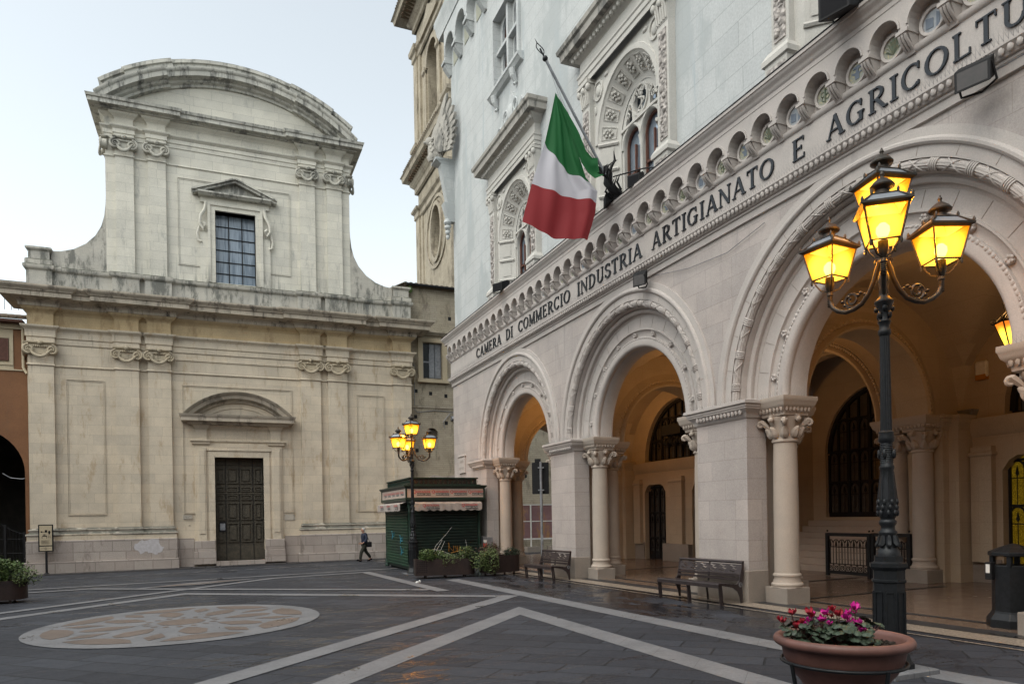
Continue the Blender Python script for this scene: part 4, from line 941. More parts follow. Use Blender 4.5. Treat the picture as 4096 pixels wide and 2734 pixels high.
MAT['med_b'] = tinted('medallion_mosaic_blue', (.36, .38, .40), (.28, .31, .34), 20, .4); MAT['med_g'] = tinted('medallion_motif_green', (.12, .17, .12), (.15, .14, .08), 20, .5); MAT['med_n'] = tinted('medallion_motif_blue', (.13, .16, .21), (.16, .19, .23), 20, .5)
def med_base(mat):
    m = MB(lambda u, d, z: (-d, u, z)); r = .165
    return m.ring([(r, .0), (r, .05), (r+.04, .06), (r+.055, .03), (r+.055, 0)], 0, 0, 0, 2*PI, 20)
protos = []
for k in range(4):
    o = med_base('').build('medallion', 'pal_mould', None, 50)
    disc = MB(lambda u, d, z: (-d, u, z)).slab(arcpts(0, 0, .168, 0, 2*PI, 20)[:-1], [], 0, .02).build('mosaic', 'med_b' if k == 1 else 'med_y', o)
    mo = MB(lambda u, d, z: (-d, u, z))
    if k == 0:
        for q in range(9):
            a = R(200+q*-27); mo.slab([(0, -.11), (.10*cos(a)+.02*sin(a), .02+.11*sin(a)), (.135*cos(a), .02+.13*sin(a)), (.10*cos(a)-.02*sin(a), .02+.10*sin(a))], [], .02, .026+.0007*q)
    elif k == 1:
        mo.slab([(-.10, -.12), (-.05, -.12), (-.05, .10), (-.10, .06)], [], .02, .027); mo.slab([(.0, -.1), (.12, -.08), (.12, .08), (.0, .04)], [], .02, .027)
    elif k == 2:
        mo.slab([(-.13, .0), (.12, .03), (.05, -.03), (.04, -.1), (-.04, -.1), (-.03, -.03)], [], .02, .027); mo.slab([(-.02, .0), (.02, .0), (.03, .12), (-.03, .12)], [], .02, .030); mo.slab([(-.07, .06), (.08, .08), (.08, .12), (-.07, .10)], [], .02, .0325)
    else:
        for q in range(4): a = PI/2*q+.6; mo.ring([(.03, .02), (.04, .032), (.05, .02)], .06*cos(a), .06*sin(a), 0, 2*PI, 10)
        mo.slab([(-.012, -.12), (.012, -.12), (.012, .12), (-.012, .12)], [], .02, .034)
    mo.build('motif', 'med_n' if k in (1, 2) else 'med_g', o); bpy.data.objects[-1] if False else None
    for ch in bpy.data.objects:
        if ch.name.startswith('motif') and ch.parent is None: ch.parent = o
    protos.append(o)
for i in range(nb):
    c = (us[i]+us[i+1])/2
    if c < 4.2: continue
    k = [2, 0, 1, 3][i % 4]
    src = protos[k]
    o = src.copy(); COL.objects.link(o); o.parent = pal; o.matrix_parent_inverse = world_of(pal).inverted(); o.location = (PX-.045, c, 9.06)
    for ch in [x for x in bpy.data.objects if x.parent == src]:
        q = ch.copy(); COL.objects.link(q); q.parent = o; q.matrix_parent_inverse = ch.matrix_parent_inverse.copy()
for p in protos:
    for ch in [x for x in bpy.data.objects if x.parent == p]: bpy.data.objects.remove(ch)
    bpy.data.objects.remove(p)
# bird spikes
def spikes(paths, name, owner, n_per=16):
    m = MB()
    for (p, q, h, out) in paths:
        p, q = Vector(p), Vector(q); L = (q-p).length; n = int(L*n_per); out = Vector(out)
        for i in range(n):
            c = p+(q-p)*((i+.5)/n); t = (q-p).normalized()
            for s in (-1, 1):
                tip = c+Vector((0, 0, h))+out*.5*h+t*s*.28*h; w_ = .0028
                m.add([tuple(c-t*w_), tuple(c+t*w_), tuple(tip)], [(0, 1, 2)])
                m.add([tuple(c-out*w_), tuple(c+out*w_), tuple(tip)], [(0, 1, 2)])
    o = m.build(name, 'metal_grey', owner, recalc=False); return o
MAT['spike'] = MAT['metal_grey']
spikes([((PX-.19, 4, 8.04), (PX-.19, 30.4, 8.04), .17, (-1, 0, 0)), ((PX-.22, 4, 9.93), (PX-.22, 30.4, 9.93), .13, (-1, 0, 0))]
       + [((PX-.14, a, 4.1), (PX-.14, min(b, 27.9), 4.1), .15, (-1, 0, 0)) for a, b in PIER], 'bird_spikes', pal)
spikes([((10.24, c+s*2.1, 4.11), (10.24, c+s*2.85, 4.11), .15, (-1, 0, 0)) for c in CEN for s in (-1, 1)]+[((10.3, c+s*2.07, 4.11), (10.95, c+s*2.07, 4.11), .15, (0, -s, 0)) for c in CEN for s in (-1, 1)], 'column_bird_spikes', pal)

# inscription, roman letters with serifs
def glyph(ch):
    T_, t = .145, .06; S_ = []     # strokes: polygons in unit height
    def bar(x0, y0, x1, y1, w_): 
        dx, dy = x1-x0, y1-y0; L = math.hypot(dx, dy); nx, ny = -dy/L*w_/2, dx/L*w_/2
        S_.append([(x0-nx, y0-ny), (x1-nx, y1-ny), (x1+nx, y1+ny), (x0+nx, y0+ny)])
    def hb(x0, x1, y, w_=t): S_.append([(x0, y-w_/2), (x1, y-w_/2), (x1, y+w_/2), (x0, y+w_/2)])
    def vb(x, y0, y1, w_=T_): S_.append([(x-w_/2, y0), (x+w_/2, y0), (x+w_/2, y1), (x-w_/2, y1)])
    def serif(x, y, w_=.17): hb(x-w_, x+w_, y+(.03 if y < .5 else -.03), .06)
    def bow(cx_, cy_, rx, ry, a0, a1, tm=T_, tn=t):
        n = 18
        for i in range(n):
            q = []
            for j in (0, 1):
                a = a0+(a1-a0)*(i+j)/n; wv = tn+(tm-tn)*abs(cos(a))**1.5
                q.append(((cx_+(rx-wv/2)*cos(a), cy_+(ry-wv/2)*sin(a)), (cx_+(rx+wv/2)*cos(a), cy_+(ry+wv/2)*sin(a))))
            S_.append([q[0][0], q[0][1], q[1][1], q[1][0]])
    if ch == 'I': vb(.2, 0, 1); serif(.2, 0); serif(.2, 1); return S_, .4
    if ch == 'C': bow(.46, .5, .36, .46, R(48), R(312)); vb(.73, .68, .95, .06); vb(.73, .05, .22, .05); return S_, .85
    if ch == 'G': bow(.46, .5, .36, .46, R(48), R(305)); vb(.74, .68, .95, .06); vb(.74, .05, .42, .14); hb(.58, .88, .42, .06); return S_, .95
    if ch == 'O': bow(.48, .5, .38, .46, 0, 2*PI); return S_, .96
    if ch == 'A': bar(.12, .0, .45, 1, t); bar(.80, 0, .45, 1, T_); hb(.22, .68, .34, .06); serif(.12, 0, .12); serif(.80, 0, .15); return S_, .92
    if ch == 'M': vb(.14, 0, 1, t); bar(.16, .97, .5, .05, T_*.9); bar(.5, .05, .84, .97, t); vb(.88, 0, 1, T_); serif(.14, 0, .13); serif(.9, 0, .14); hb(.02, .2, .97, .06); hb(.8, 1.0, .97, .06); return S_, 1.05
    if ch == 'N': vb(.14, 0, 1, t); bar(.14, .97, .76, .03, T_*.9); vb(.78, 0, 1, t); serif(.14, 0, .12); serif(.78, 1, .12); hb(.02, .2, .97, .06); return S_, .92
    if ch == 'E': vb(.18, 0, 1); hb(.05, .62, .97, .06); hb(.05, .66, .03, .06); hb(.2, .52, .52, .06); vb(.60, .80, 1, .045); vb(.64, 0, .20, .045); vb(.5, .43, .61, .04); return S_, .74
    if ch == 'L': vb(.18, 0, 1); serif(.18, 1, .15); hb(.05, .66, .03, .06); vb(.64, 0, .24, .05); return S_, .72
    if ch == 'T': vb(.38, 0, 1); serif(.38, 0); hb(.04, .72, .97, .06); vb(.06, .78, 1, .05); vb(.70, .78, 1, .05); return S_, .76
    if ch == 'D': vb(.2, 0, 1); serif(.2, .0, .16); serif(.2, 1, .16); bow(.38, .5, .42, .46, -PI/2, PI/2); hb(.2, .4, .965, .07); hb(.2, .4, .035, .07); return S_, .92
    if ch == 'R': vb(.2, 0, 1); serif(.2, 0, .16); hb(.04, .4, .965, .065); hb(.2, .4, .5, .06); bow(.4, .735, .26, .225, -PI/2, PI/2); bar(.42, .5, .76, .02, T_*.9); serif(.80, 0, .1); return S_, .88
    if ch == 'U': vb(.2, .3, 1); vb(.74, .3, 1, t); bow(.47, .32, .28, .29, PI, 2*PI, .13, .075); serif(.2, 1, .14); serif(.74, 1, .12); return S_, .92
    if ch == 'S': bow(.36, .745, .24, .215, R(35), R(262), .12, .08); bow(.38, .26, .25, .225, R(-150), R(85), .12, .08); vb(.58, .72, .93, .05); vb(.13, .07, .28, .05); return S_, .70
    return S_, .5
insc = thing('inscription', (PX, 16, 8.4), None, None)
for k_ in ('label', 'category'):
    if k_ in insc.keys(): del insc[k_]
attach(insc, pal)
HL = .385; Z0L = 8.225
for word, ua, ub in (('CAMERA', 27.12, 24.42), ('DI', 23.96, 23.30), ('COMMERCIO', 22.80, 18.86), ('INDUSTRIA', 18.42, 15.00), ('ARTIGIANATO', 14.56, 10.46), ('E', 10.02, 9.68), ('AGRICOLTURA', 9.22, 5.06)):
    gl = [glyph(c) for c in word]; tot = sum(g[1] for g in gl)+.10*(len(word)-1); sc = (ua-ub)/tot; x = 0
    for c, (st, wd) in zip(word, gl):
        m = MB(TP)
        for i, s in enumerate(st):
            m.slab([(ua-(x+p[0])*sc, Z0L+p[1]*HL) for p in s], [], .07, .105+.0004*i)
        m.build('letter', 'letter', insc); x += wd+.10
# upper wall
wins = [8.45, 15.95, 23.45]
holes = [archhole(c, 1.58, 9.8, 12.2, 24) for c in wins]+[[(22.75, 18.0), (25.35, 18.0), (25.35, 20.85), (22.75, 20.85)]]+[[(15.0, 18.0), (17.6, 18.0), (17.6, 20.85), (15.0, 20.85)]]
TU = lambda u, d, z: (10.15-d, u, z)
part('upper_wall', MB(TU).slab([(-3, 8.5), (30.62, 8.5), (30.62, 26.8), (-3, 26.8)], holes, -.5, 0), 'pal_up', pal)
part('end_wall', MB().box(10.65, 20, 30.1, 30.62, 8.5, 26.8).box(19.5, 20, -3, 30.1, 8.5, 26.8).box(10.6, 19.6, -3, 30.2, 26, 26.6), 'pal_up', pal)
part('room_floor', MB().box(10.6, 19.6, -2.9, 30.1, 8.3, 8.5), 'dark_in', pal)
def aedicule(c):
    w_ = thing('upper_window', (10.15, c, 9.9), None, None)
    for k_ in ('label', 'category'):
        if k_ in w_.keys(): del w_[k_]
    attach(w_, pal)
    T = lambda u, d, z: (10.15-d, c+u, 9.9+(z-9.9)*1.12 if z > 9.9 else z)
    for s in (-1, 1):
        m = MB(T); a, b = sorted((s*1.66, s*2.1))
        m.box(a-.06, b+.06, 0, .32, 9.85, 10.25); m.rmould(a-.02, b+.02, -.1, .26, [(0, 10.22), (.10, 10.27), (.10, 10.36), (.02, 10.48)])
        m.box(a, b, 0, .20, 10.3, 13.62)
        part('pilaster_frame', m, 'pal_trim', w_)
        m = MB(T); a, b = sorted((s*1.66, s*2.1)); m.box(a+.08, b-.08, .19, .225, 10.62, 12.92); m.box(a-.02, b+.02, .0, .322, 9.95, 10.18)
        for k in range(14): m.blob((s*1.88+.05*(-1)**k, .22, 10.75+.155*k), (.085, .05, .09), 6, 4)
        part('carved_panel', m, 'carved', w_)
        m = MB(T)
        cu = s*1.88; m.hexa([(cu-.22, 0, 13.05), (cu+.22, 0, 13.05), (cu+.22, .21, 13.05), (cu-.22, .21, 13.05)], [(cu-.27, 0, 13.55), (cu+.27, 0, 13.55), (cu+.27, .28, 13.55), (cu-.27, .28, 13.55)])
        for k in (-1, 0, 1): m.blob((cu+.25*k, .27, 13.47), (.085, .085, .10), 7, 5)
        for k in range(5): m.tube([(cu-.17+.085*k, .22, 13.08), (cu-.2+.1*k, .27, 13.42)], .03, 5)
        m.box(cu-.3, cu+.3, 0, .33, 13.56, 13.66)
        part('pilaster_capital', m, 'pal_trim', w_, 50)
    m = MB(T)
    p = [(-2.16, 0), (-2.16, .22), (2.16, .22), (2.16, 0)]
    m.mould(p, [(0, 13.64), (.02, 13.64), (.02, 13.76), (.05, 13.78), (.05, 13.9), (.08, 13.93), (.08, 13.97), (0, 14.0), (0, 14.3), (.1, 14.36), (.22, 14.48), (.26, 14.5), (.0, 14.52)])
    for i in range(26): m.blob((-2.25+.18*i, .40, 14.40), (.06, .06, .07), 6, 4)
    part('window_entablature', m, 'pal_trim', w_, 40)
    m = MB(T).mould([(-2.3, 0), (-2.3, .30), (2.3, .30), (2.3, 0)], [(0, 14.48), (.32, 14.50), (.34, 14.66), (.40, 14.70), (.42, 14.80), (0, 14.98)])
    part('window_shelf', m, 'pal_shelf', w_)
    m = MB(T).slab([(-2.0, 14.85), (2.0, 14.85), (1.95, 15.15), (1.3, 15.3), (.9, 15.75), (.35, 15.95), (0, 16.3), (-.35, 15.95), (-.9, 15.75), (-1.3, 15.3), (-1.95, 15.15)], [], 0, .14)
    for s in (-1, 1):
        for cu, cz, r in ((1.75, 15.12, .16), (1.05, 15.35, .24), (.45, 15.65, .24)):
            m.tube([(s*cu+r*(1-.6*i/14)*cos(i*.6), .15, cz+r*(1-.6*i/14)*sin(i*.6)) for i in range(15)], .035, 5)
    m.blob((0, .16, 15.6), (.22, .08, .3)); part('window_crest', m, 'pal_up', w_, 50)
    # spandrel wall plus coffered arch
    zs = 11.95
    sp = [(-1.66, 9.9), (-1.66, 13.64), (1.66, 13.64), (1.66, 9.9), (1.42, 9.9), (1.42, zs)]+arcpts(0, zs, 1.42, 0, PI, 24)[1:]+[(-1.42, 9.9)]
    m = MB(T).slab(sp, [], -.02, .06)
    m.ring([(1.42, .055), (1.44, .10), (1.56, .10), (1.58, .055)], 0, zs, 0, PI, 30)
    for s in (-1, 1): m.ring([(.19, .05), (.2, .1), (.25, .1), (.26, .05)], s*1.38, 13.28, 0, 2*PI, 16); m.blob((s*1.38, .07, 13.28), (.15, .05, .15)); m.blob((s*.95, .07, 13.48), (.12, .04, .05)); m.blob((s*1.55, .07, 12.85), (.05, .04, .12))
    part('spandrel', m, 'pal_trim', w_, 50)
    m = MB(T); R1, R2, D1, D2 = 1.42, 1.03, .06, -.36
    m.ring([(R1, D1), (R1-.02, D1-.02), (R2, D2), (R2-.02, D2), (R2-.06, D2-.03), (R2-.10, D2-.02)], 0, zs, 0, PI, 36)
    for k in range(9):
        t0 = PI*(k+.5)/9; r = (R1+R2)/2; d = (D1+D2)/2
        for q in range(6):
            a = 2*PI*q/6; rr_ = r+.075*cos(a); dd = d+.075*cos(a)*1.05; tt = t0+.075*sin(a)/r
            m.blob((rr_*cos(tt), dd+.03, zs+rr_*sin(tt)), (.045, .045, .045), 6, 4)
        m.blob((r*cos(t0), d+.05, zs+r*sin(t0)), .035, 6, 4)
        for (dr, dt0, dt1) in ((.14, -.11, .11), (-.14, -.11, .11)):
            m.tube([((r+dr)*cos(t0+t), d+dr*1.08+.012, zs+(r+dr)*sin(t0+t)) for t in (dt0, 0, dt1)], .014, 4)
        for dt in (-.115, .115): m.tube([((r+dr)*cos(t0+dt), d+dr*1.08+.012, zs+(r+dr)*sin(t0+dt)) for dr in (-.14, 0, .14)], .014, 4)
    part('coffered_arch', m, 'pal_trim', w_, 50)
    for s in (-1, 1):
        m = MB(T)
        m.add([(s*R1, D1, 9.9), (s*R1, D1, zs), (s*R2, D2, zs), (s*R2, D2, 9.9)], [(0, 1, 2, 3)])
        for z in (10.1, 10.75, 11.4):
            m.add([(s*(R1-.0*0)-s*.09, D1-.09+.03, z), (s*R1-s*.09, D1-.09+.03, z+.42), (s*R2+s*.09, D2+.09+.03, z+.42), (s*R2+s*.09, D2+.09+.03, z)], [(0, 1, 2, 3)])
        for z in (10.62, 11.27, 11.90): m.tube([(s*R1+s*.0, D1+.03, z), (s*R2, D2+.03, z)], .045, 5)
        m.box(min(s*R2, s*.93), max(s*R2, s*.93), D2-.1, D2, 9.9, zs)
        part('splayed_jamb', m, 'pal_trim', w_)
    zl = 11.88; rl = .40
    hl = [archhole(-.45, rl, 9.9, zl-.25, 12), archhole(.45, rl, 9.9, zl-.25, 12), arcpts(0, 12.49, .31, 0, 2*PI, 20)[:-1], [(-.76, 12.16), (-.42, 12.18), (-.44, 12.4), (-.58, 12.54)], [(.76, 12.16), (.42, 12.18), (.44, 12.4), (.58, 12.54)]]
    m = MB(T).slab([(-.93, 9.85), (.93, 9.85), (.93, zs)]+arcpts(0, zs, .93, 0, PI, 24)[1:], hl, -.50, -.40)
    m.ring([(.31, -.41), (.32, -.36), (.37, -.36), (.38, -.41)], 0, 12.49, 0, 2*PI, 20); m.box(-.93, .93, -.41, -.34, 12.06, 12.12)
    m.tube([(.14*sin(i*.75), -.42, 12.22+.038*i) for i in range(14)], .030, 6); m.tube([(0, -.43, 12.19), (0, -.43, 12.78)], .026, 6); m.blob((0, -.42, 12.72), (.12, .04, .06)); m.blob((.0, -.42, 12.62), (.08, .04, .045))
    for s in (-1, 1):
        for i in range(4): t0 = R(25+i*18); m.tube([(s*(.66*cos(t0)+.09*cos(j*.9)*(1-j/12)), -.39, 12.08+.62*sin(t0)+.09*sin(j*.9)*(1-j/12)) for j in range(9)], .022, 5)
        m.ring([(rl, -.41), (rl+.02, -.36), (rl+.07, -.36), (rl+.09, -.41)], s*.45, zl-.25, 0, PI, 16)
    part('tracery', m, 'pal_trim', w_, 50)
    m = MB(T).lathe(0, .36, [(.05, 9.9), (.075, 9.98), (.05, 10.05), (.05, 11.1), (.05, 11.12), (.08, 11.22), (.1, 11.3), (.1, 11.33)], 10)
    for s in (-1, 1): m.lathe(s*.9, .36, [(.05, 9.9), (.05, 11.1), (.08, 11.22), (.1, 11.33)], 10)
    m.v = [(10.15-(-.36)+(-.0), v[1], v[2]) if False else v for v in m.v]
    part('colonnette', MB(lambda x, y, z: (10.15+.42+(y), c+x, 9.9+(z-9.9)*1.12)).lathe(0, 0, [(.06, 9.9), (.08, 9.98), (.052, 10.05), (.052, 11.42), (.07, 11.47), (.06, 11.5), (.09, 11.6), (.1, 11.65), (0, 11.65)], 12), 'pal_trim', w_, 50)
    m = MB(T)
    for s in (-1, 1):
        m.ring([(rl-.0, -.50), (rl-.05, -.50), (rl-.05, -.56), (rl, -.56)], s*.45, zl-.25, 0, PI, 16, True)
        for x in (s*.45-rl+.025, s*.45+rl-.025, s*.45): m.box(x-.025, x+.025, -.56, -.50, 9.9, zl-.25)
        m.box(s*.45-rl, s*.45+rl, -.56, -.50, 10.95, 11.0)
    part('window_frame', m, 'shutter_brown', w_)
    part('pane', MB(T).box(-.92, .92, -.60, -.58, 9.9, 12.8), 'sky_glass', w_)
mg, ng, bgm = new_mat('reflecting_window_glass', (.10, .13, .17), .04, 0, 1.0); bgm.inputs['Metallic'].default_value = .6; bgm.inputs['Base Color'].default_value = (.35, .42, .5, 1)
bump(ng, bgm, noise(ng, coords(ng), 1.6, 2), .08, .05); MAT['sky_glass'] = mg
for c in wins: aedicule(c)
def crosswin(c):
    w_ = thing('cross_window', (10.15, c, 18), None, None)
    for k_ in ('label', 'category'):
        if k_ in w_.keys(): del w_[k_]
    attach(w_, pal)
    T = lambda u, d, z: (10.15-d, c+u, z)
    m = MB(T)
    for a, b, z0, z1 in ((-1.3, -1.12, 18, 20.85), (1.12, 1.3, 18, 20.85), (-1.12, 1.12, 20.7, 20.85)): m.box(a, b, -.35, .10, z0, z1); 
    hl = [archhole(x, .38, 18.05, 19.05, 10) for x in (-.56, .56)]+[archhole(x, .38, 19.5, 20.2, 10) for x in (-.56, .56)]
    m.slab([(-1.12, 18.0), (1.12, 18.0), (1.12, 20.7), (-1.12, 20.7)], hl, -.32, -.22); m.box(-.08, .08, -.23, -.02, 18, 20.7); m.box(-1.12, 1.12, -.23, -.03, 19.38, 19.5)
    m.mould([(-1.5, 0), (1.5, 0)], [(0, 17.7), (.12, 17.75), (.2, 17.85), (.24, 17.88), (.24, 17.98), (0, 18.02)])
    for s in (-1, 1): m.tube([(s*.9, .2, 17.7), (s*.9, .16, 17.45), (s*.9, .06, 17.25), (s*.9, .12, 17.15)], [.12, .11, .07, .05], 7)
    part('window_frame', m, 'pal_up', w_)
    part('pane', MB(T).box(-1.12, 1.12, -.42, -.40, 18, 20.7), 'sky_glass', w_)
    m = MB(T)
    for x in (-.56, .56):
        for z0, z1 in ((18.05, 19.35), (19.5, 20.55)): m.box(x-.02, x+.02, -.40, -.34, z0, z1)
        m.box(x-.38, x-.34, -.4, -.34, 18, 20.6); m.box(x+.34, x+.38, -.4, -.34, 18, 20.6)
    part('sash', m, 'shutter_brown', w_)
crosswin(24.05); crosswin(16.3)
# great corbelled arcade under the roof
UP = 1.5; V0 = 30.62; ZU = 1.0; m = MB(lambda u, d, z: (10.15-d*.5, u, z+ZU))
usb = [V0-UP*i for i in range(12)]; low = []
for i in range(11):
    a, b = usb[i+1], usb[i]; c = (a+b)/2; r = UP/2-.16
    L = [(a, 21.3), (c-r, 21.3)]+[(c-r*cos(PI*j/12), 21.55+r*sin(PI*j/12)) for j in range(13)]+[(c+r, 21.3), (b, 21.3)]
    low = L+low[1:] if low else L
m.slab(low+[(usb[0], 23.0), (usb[-1], 23.0)], [], .0, .62)
for i in range(11): m.ring([(UP/2-.14, .6), (UP/2-.14, .67), (UP/2-.07, .67), (UP/2-.07, .6)], (usb[i]+usb[i+1])/2, 21.55, 0, PI, 16)
m.mould([(15, .1), (30.72, .1), (30.72, -3)], [(0, 22.7), (.6, 22.7), (.6, 22.8), (.7, 22.95), (.78, 23.3), (.86, 23.4), (.86, 23.6), (0, 23.8)])
part('roof_arcade', m, 'pal_up', pal, 40)
for i, u in enumerate(usb[:9]):
    c = MB(lambda u, d, z: (10.15-d*.55, u, z+ZU)); c.hexa([(u-.13, -.02, 20.75), (u+.13, -.02, 20.75), (u+.13, .12, 20.72), (u-.13, .12, 20.72)], [(u-.18, -.02, 21.3), (u+.18, -.02, 21.3), (u+.18, .66, 21.3), (u-.18, .66, 21.3)])
    for k in (-1, 0, 1): c.tube([(u+.1*k, .1, 20.76), (u+.1*k, .35, 20.92), (u+.1*k, .60, 21.12)], .06, 6)
    c.box(u-.2, u+.2, 0, .7, 21.2, 21.31); part('roof_corbel', c, 'pal_up', pal, 50)
    if i < 8:
        q = (u-UP/2); part('mosaic_panel', MB(lambda u, d, z: (10.15-d, u, z+ZU)).slab([(q-.28, 20.95), (q+.28, 20.95), (q+.28, 21.6), (q, 21.85), (q-.28, 21.6)], [], -.01, .02), 'med_y', pal)
# winged corner sculpture on its bracket
X, Y = 9.95, 30.5
TW = lambda a, t, z: (X-.52+.40*a-.12*t*0-t, Y+.25-.95*a, z)      # a: along the wing from the breast backwards
m = MB(TW)
for row, (n_, L0, L1, z0, th) in enumerate(((9, 2.15, .75, 18.55, .05), (8, 1.45, .5, 18.6, .12), (7, .85, .35, 18.62, .18))):
    for k in range(n_):
        f = k/(n_-1); ang = R(72-66*f)*(1 if row == 0 else .96); ln = (L0*(1-f)+L1*f); bx, bz = .05+.42*f, z0-.45*f
        dx, dz = cos(ang), sin(ang); px2, pz2 = -dz, dx; w1 = .10+.02*row; P_ = []
        for s_, wf in ((0, .7), (.35, 1.15), (.75, 1.25), (.93, .8), (1, .05)):
            cu = bx+dx*ln*s_+.16*s_*s_*px2*-1; cz2 = bz+dz*ln*s_+.16*s_*s_*pz2*-1; P_.append((cu, cz2, w1*wf))
        poly = [(c_[0]+px2*c_[2], c_[1]+pz2*c_[2]) for c_ in P_]+[(c_[0]-px2*c_[2], c_[1]-pz2*c_[2]) for c_ in reversed(P_)]
        m.slab(poly, [], th-.05+.006*k, th+.04+.012*k)
m.blob((.0, .08, 18.35), (.30, .24, .55), 14, 10); m.blob((-.12, .22, 18.75), (.16, .17, .2), 12, 8); m.blob((-.22, .34, 18.72), (.08, .1, .07), 8, 6)
m.tube([(.05, .2, 18.1), (.0, .3, 17.95), (.02, .26, 17.82)], [.15, .12, .1], 8); m.tube([(.3, .1, 18.1), (.42, .12, 17.98), (.4, .1, 17.85)], [.14, .12, .08], 8)
for k in range(12): m.blob((.02+.05*(k % 4), .25+.02*(k % 3), 18.1+.06*k), (.07, .05, .08), 6, 4)
part('winged_figure', m, 'pal_shelf', pal, 50, label='carved winged beast perched on the corner bracket')
m = MB().hexa([(X-.12, Y-.10, 15.9), (X+.25, Y-.10, 15.9), (X+.25, Y+.25, 15.9), (X-.12, Y+.25, 15.9)], [(X-.42, Y-.16, 17.6), (X+.25, Y-.16, 17.6), (X+.25, Y+.35, 17.6), (X-.42, Y+.35, 17.6)])
m.hexa([(X-.42, Y-.16, 17.6), (X+.25, Y-.16, 17.6), (X+.25, Y+.35, 17.6), (X-.42, Y+.35, 17.6)], [(X-.66, Y-.2, 17.74), (X+.25, Y-.2, 17.74), (X+.25, Y+.5, 17.74), (X-.66, Y+.5, 17.74)]); m.box(X-.68, X+.25, Y-.22, Y+.52, 17.74, 17.84)
m.hexa([(X-.10, Y-.08, 15.1), (X+.2, Y-.08, 15.1), (X+.2, Y+.2, 15.1), (X-.10, Y+.2, 15.1)], [(X-.30, Y-.14, 15.92), (X+.2, Y-.14, 15.92), (X+.2, Y+.3, 15.92), (X-.30, Y+.3, 15.92)])
for k in range(8): m.blob((X-.10+.03*(-1)**k, Y+.02+.05*(-1)**k, 15.15-.11*k), (.19-.016*k, .19-.016*k, .11), 8, 5)
part('corner_bracket', m, 'pal_up', pal, 60)

# portico interior
XB = 17.0
def lite(c, sign=1):
    pass
bw = MB(lambda u, d, z: (XB-d, u, z))
hol = []
for c in (8.5, 23.5):
    for s in (-1, 1):
        dc = c+s*1.64; hol.append([(dc-.76, -.5), (dc+.76, -.5), (dc+.76, 2.72), (dc+.60, 2.95), (dc+.42, 3.05), (dc-.42, 3.05), (dc-.60, 2.95), (dc-.76, 2.72)])
    hol.append([(c-2.33, 4.02), (c+2.33, 4.02)]+arcpts(c, 4.1, 2.33, 0, PI, 22))
hol.append(archhole(16.0, 2.42, -.5, ZS, 24))
bw.slab([(-3, -.6), (31, -.6), (31, 8), (-3, 8)], hol, -.35, 0)
part('portico_back_wall', bw, 'portico', pal)
for c in (8.5, 23.5):
    for pu_ in (c-.42, c-3.0, c+2.55):
        m = MB(lambda u, d, z: (XB-d, u, z)); m.box(pu_, pu_+.5 if pu_ != c-.42 else c+.42, 0, .16, .55, 3.3); m.rmould(pu_, (pu_+.5 if pu_ != c-.42 else c+.42), -.05, .16, [(0, 3.06), (.04, 3.1), (.04, 3.16), (0, 3.18)])
        part('portico_pilaster', m, 'portico', pal)
for _a, _b, _d in ((-3, 6.05, .05), (7.65, 9.35, .2), (10.93, 13.4, .05), (18.6, 21.05, .05), (22.65, 24.35, .2), (25.93, 30, .05)): part('portico_skirting', MB(lambda u, d, z: (XB-d, u, z)).box(_a, _b, 0, _d, -.5, .62), 'pal_plinth', pal)
part('portico_string', MB(lambda u, d, z: (XB-d, u, z)).mould([(-3, 0), (13.4, 0)], [(0, 3.55), (.05, 3.6), (.10, 3.78), (.16, 3.9), (.18, 3.98), (0, 4.0)]).mould([(18.6, 0), (30, 0)], [(0, 3.55), (.05, 3.6), (.10, 3.78), (.16, 3.9), (.18, 3.98), (0, 4.0)]), 'portico', pal, 40)
# transverse arches, end arch, back arcade over the stair
def trans(y, nm):
    T = lambda u, d, z: (u, y-d, z)
    m = MB(T).slab([(10.6, 4.08)]+[(13.83-1.93*cos(PI*i/24), 4.08+1.93*sin(PI*i/24)) for i in range(25)]+[(XB, 4.08), (XB, 7.4), (10.6, 7.4)], [], -.30, .30)
    m.ring([(1.88, -.42), (1.88, .42), (1.94, .46), (2.0, .42), (2.04, .36), (2.12, .38), (2.2, .34), (2.3, .30), (2.3, -.3), (2.2, -.34), (2.04, -.36), (1.94, -.46)], 13.83, 4.08, 0, PI, 40, True)
    part(nm, m, 'portico', pal, 35)
    m = MB(T)
    for i in range(60): t0 = PI*(i+.5)/60; m.blob((13.83+2.08*cos(t0), .37, 4.08+2.08*sin(t0)), (.056, .03, .056), 6, 4)
    part('bead_row', m, 'portico', pal, 60)
for y in (4.75, 12.2, 19.7, 27.25): trans(y, 'transverse_arch')
for y in (4.75, 12.2, 19.7, 27.25):
    column_parts(16.05, y, gz(16, y), pal)
    part('rear_pier', MB().box(16.3, XB, y-.35, y+.35, -.5, 4.08).box(16.5, XB+.0, y-.6, y+.6, -.5, 4.0), 'portico', pal)
    part('rear_impost', MB().rmould(16.3, XB-.02, y-.35, y+.35, IMP).rmould(16.5, XB-.02, y-.6, y+.6, [(a_*.6, b_-.01) for a_, b_ in IMP]), 'portico', pal, 40)
trans(30.15, 'end_arch')
m = MB(lambda u, d, z: (16.35-d, u, z))
m.ring([(2.42, -.3), (2.42, .25), (2.5, .3), (2.56, .26), (2.6, .2), (2.7, .22), (2.8, .16), (3.0, .14), (3.0, -.3)], 16.0, 4.08, 0, PI, 40, True)
part('stair_arch', m, 'portico', pal, 35)
m = MB(lambda u, d, z: (16.35-d, u, z))
for i in range(84): t0 = PI*(i+.5)/84; m.blob((16.0+2.63*cos(t0), .23, 4.08+2.63*sin(t0)), (.052, .03, .052), 6, 4)
part('bead_row', m, 'portico', pal, 60)
for yy in (12.95, 19.05): column_parts(16.12, yy, gz(16, yy), pal)
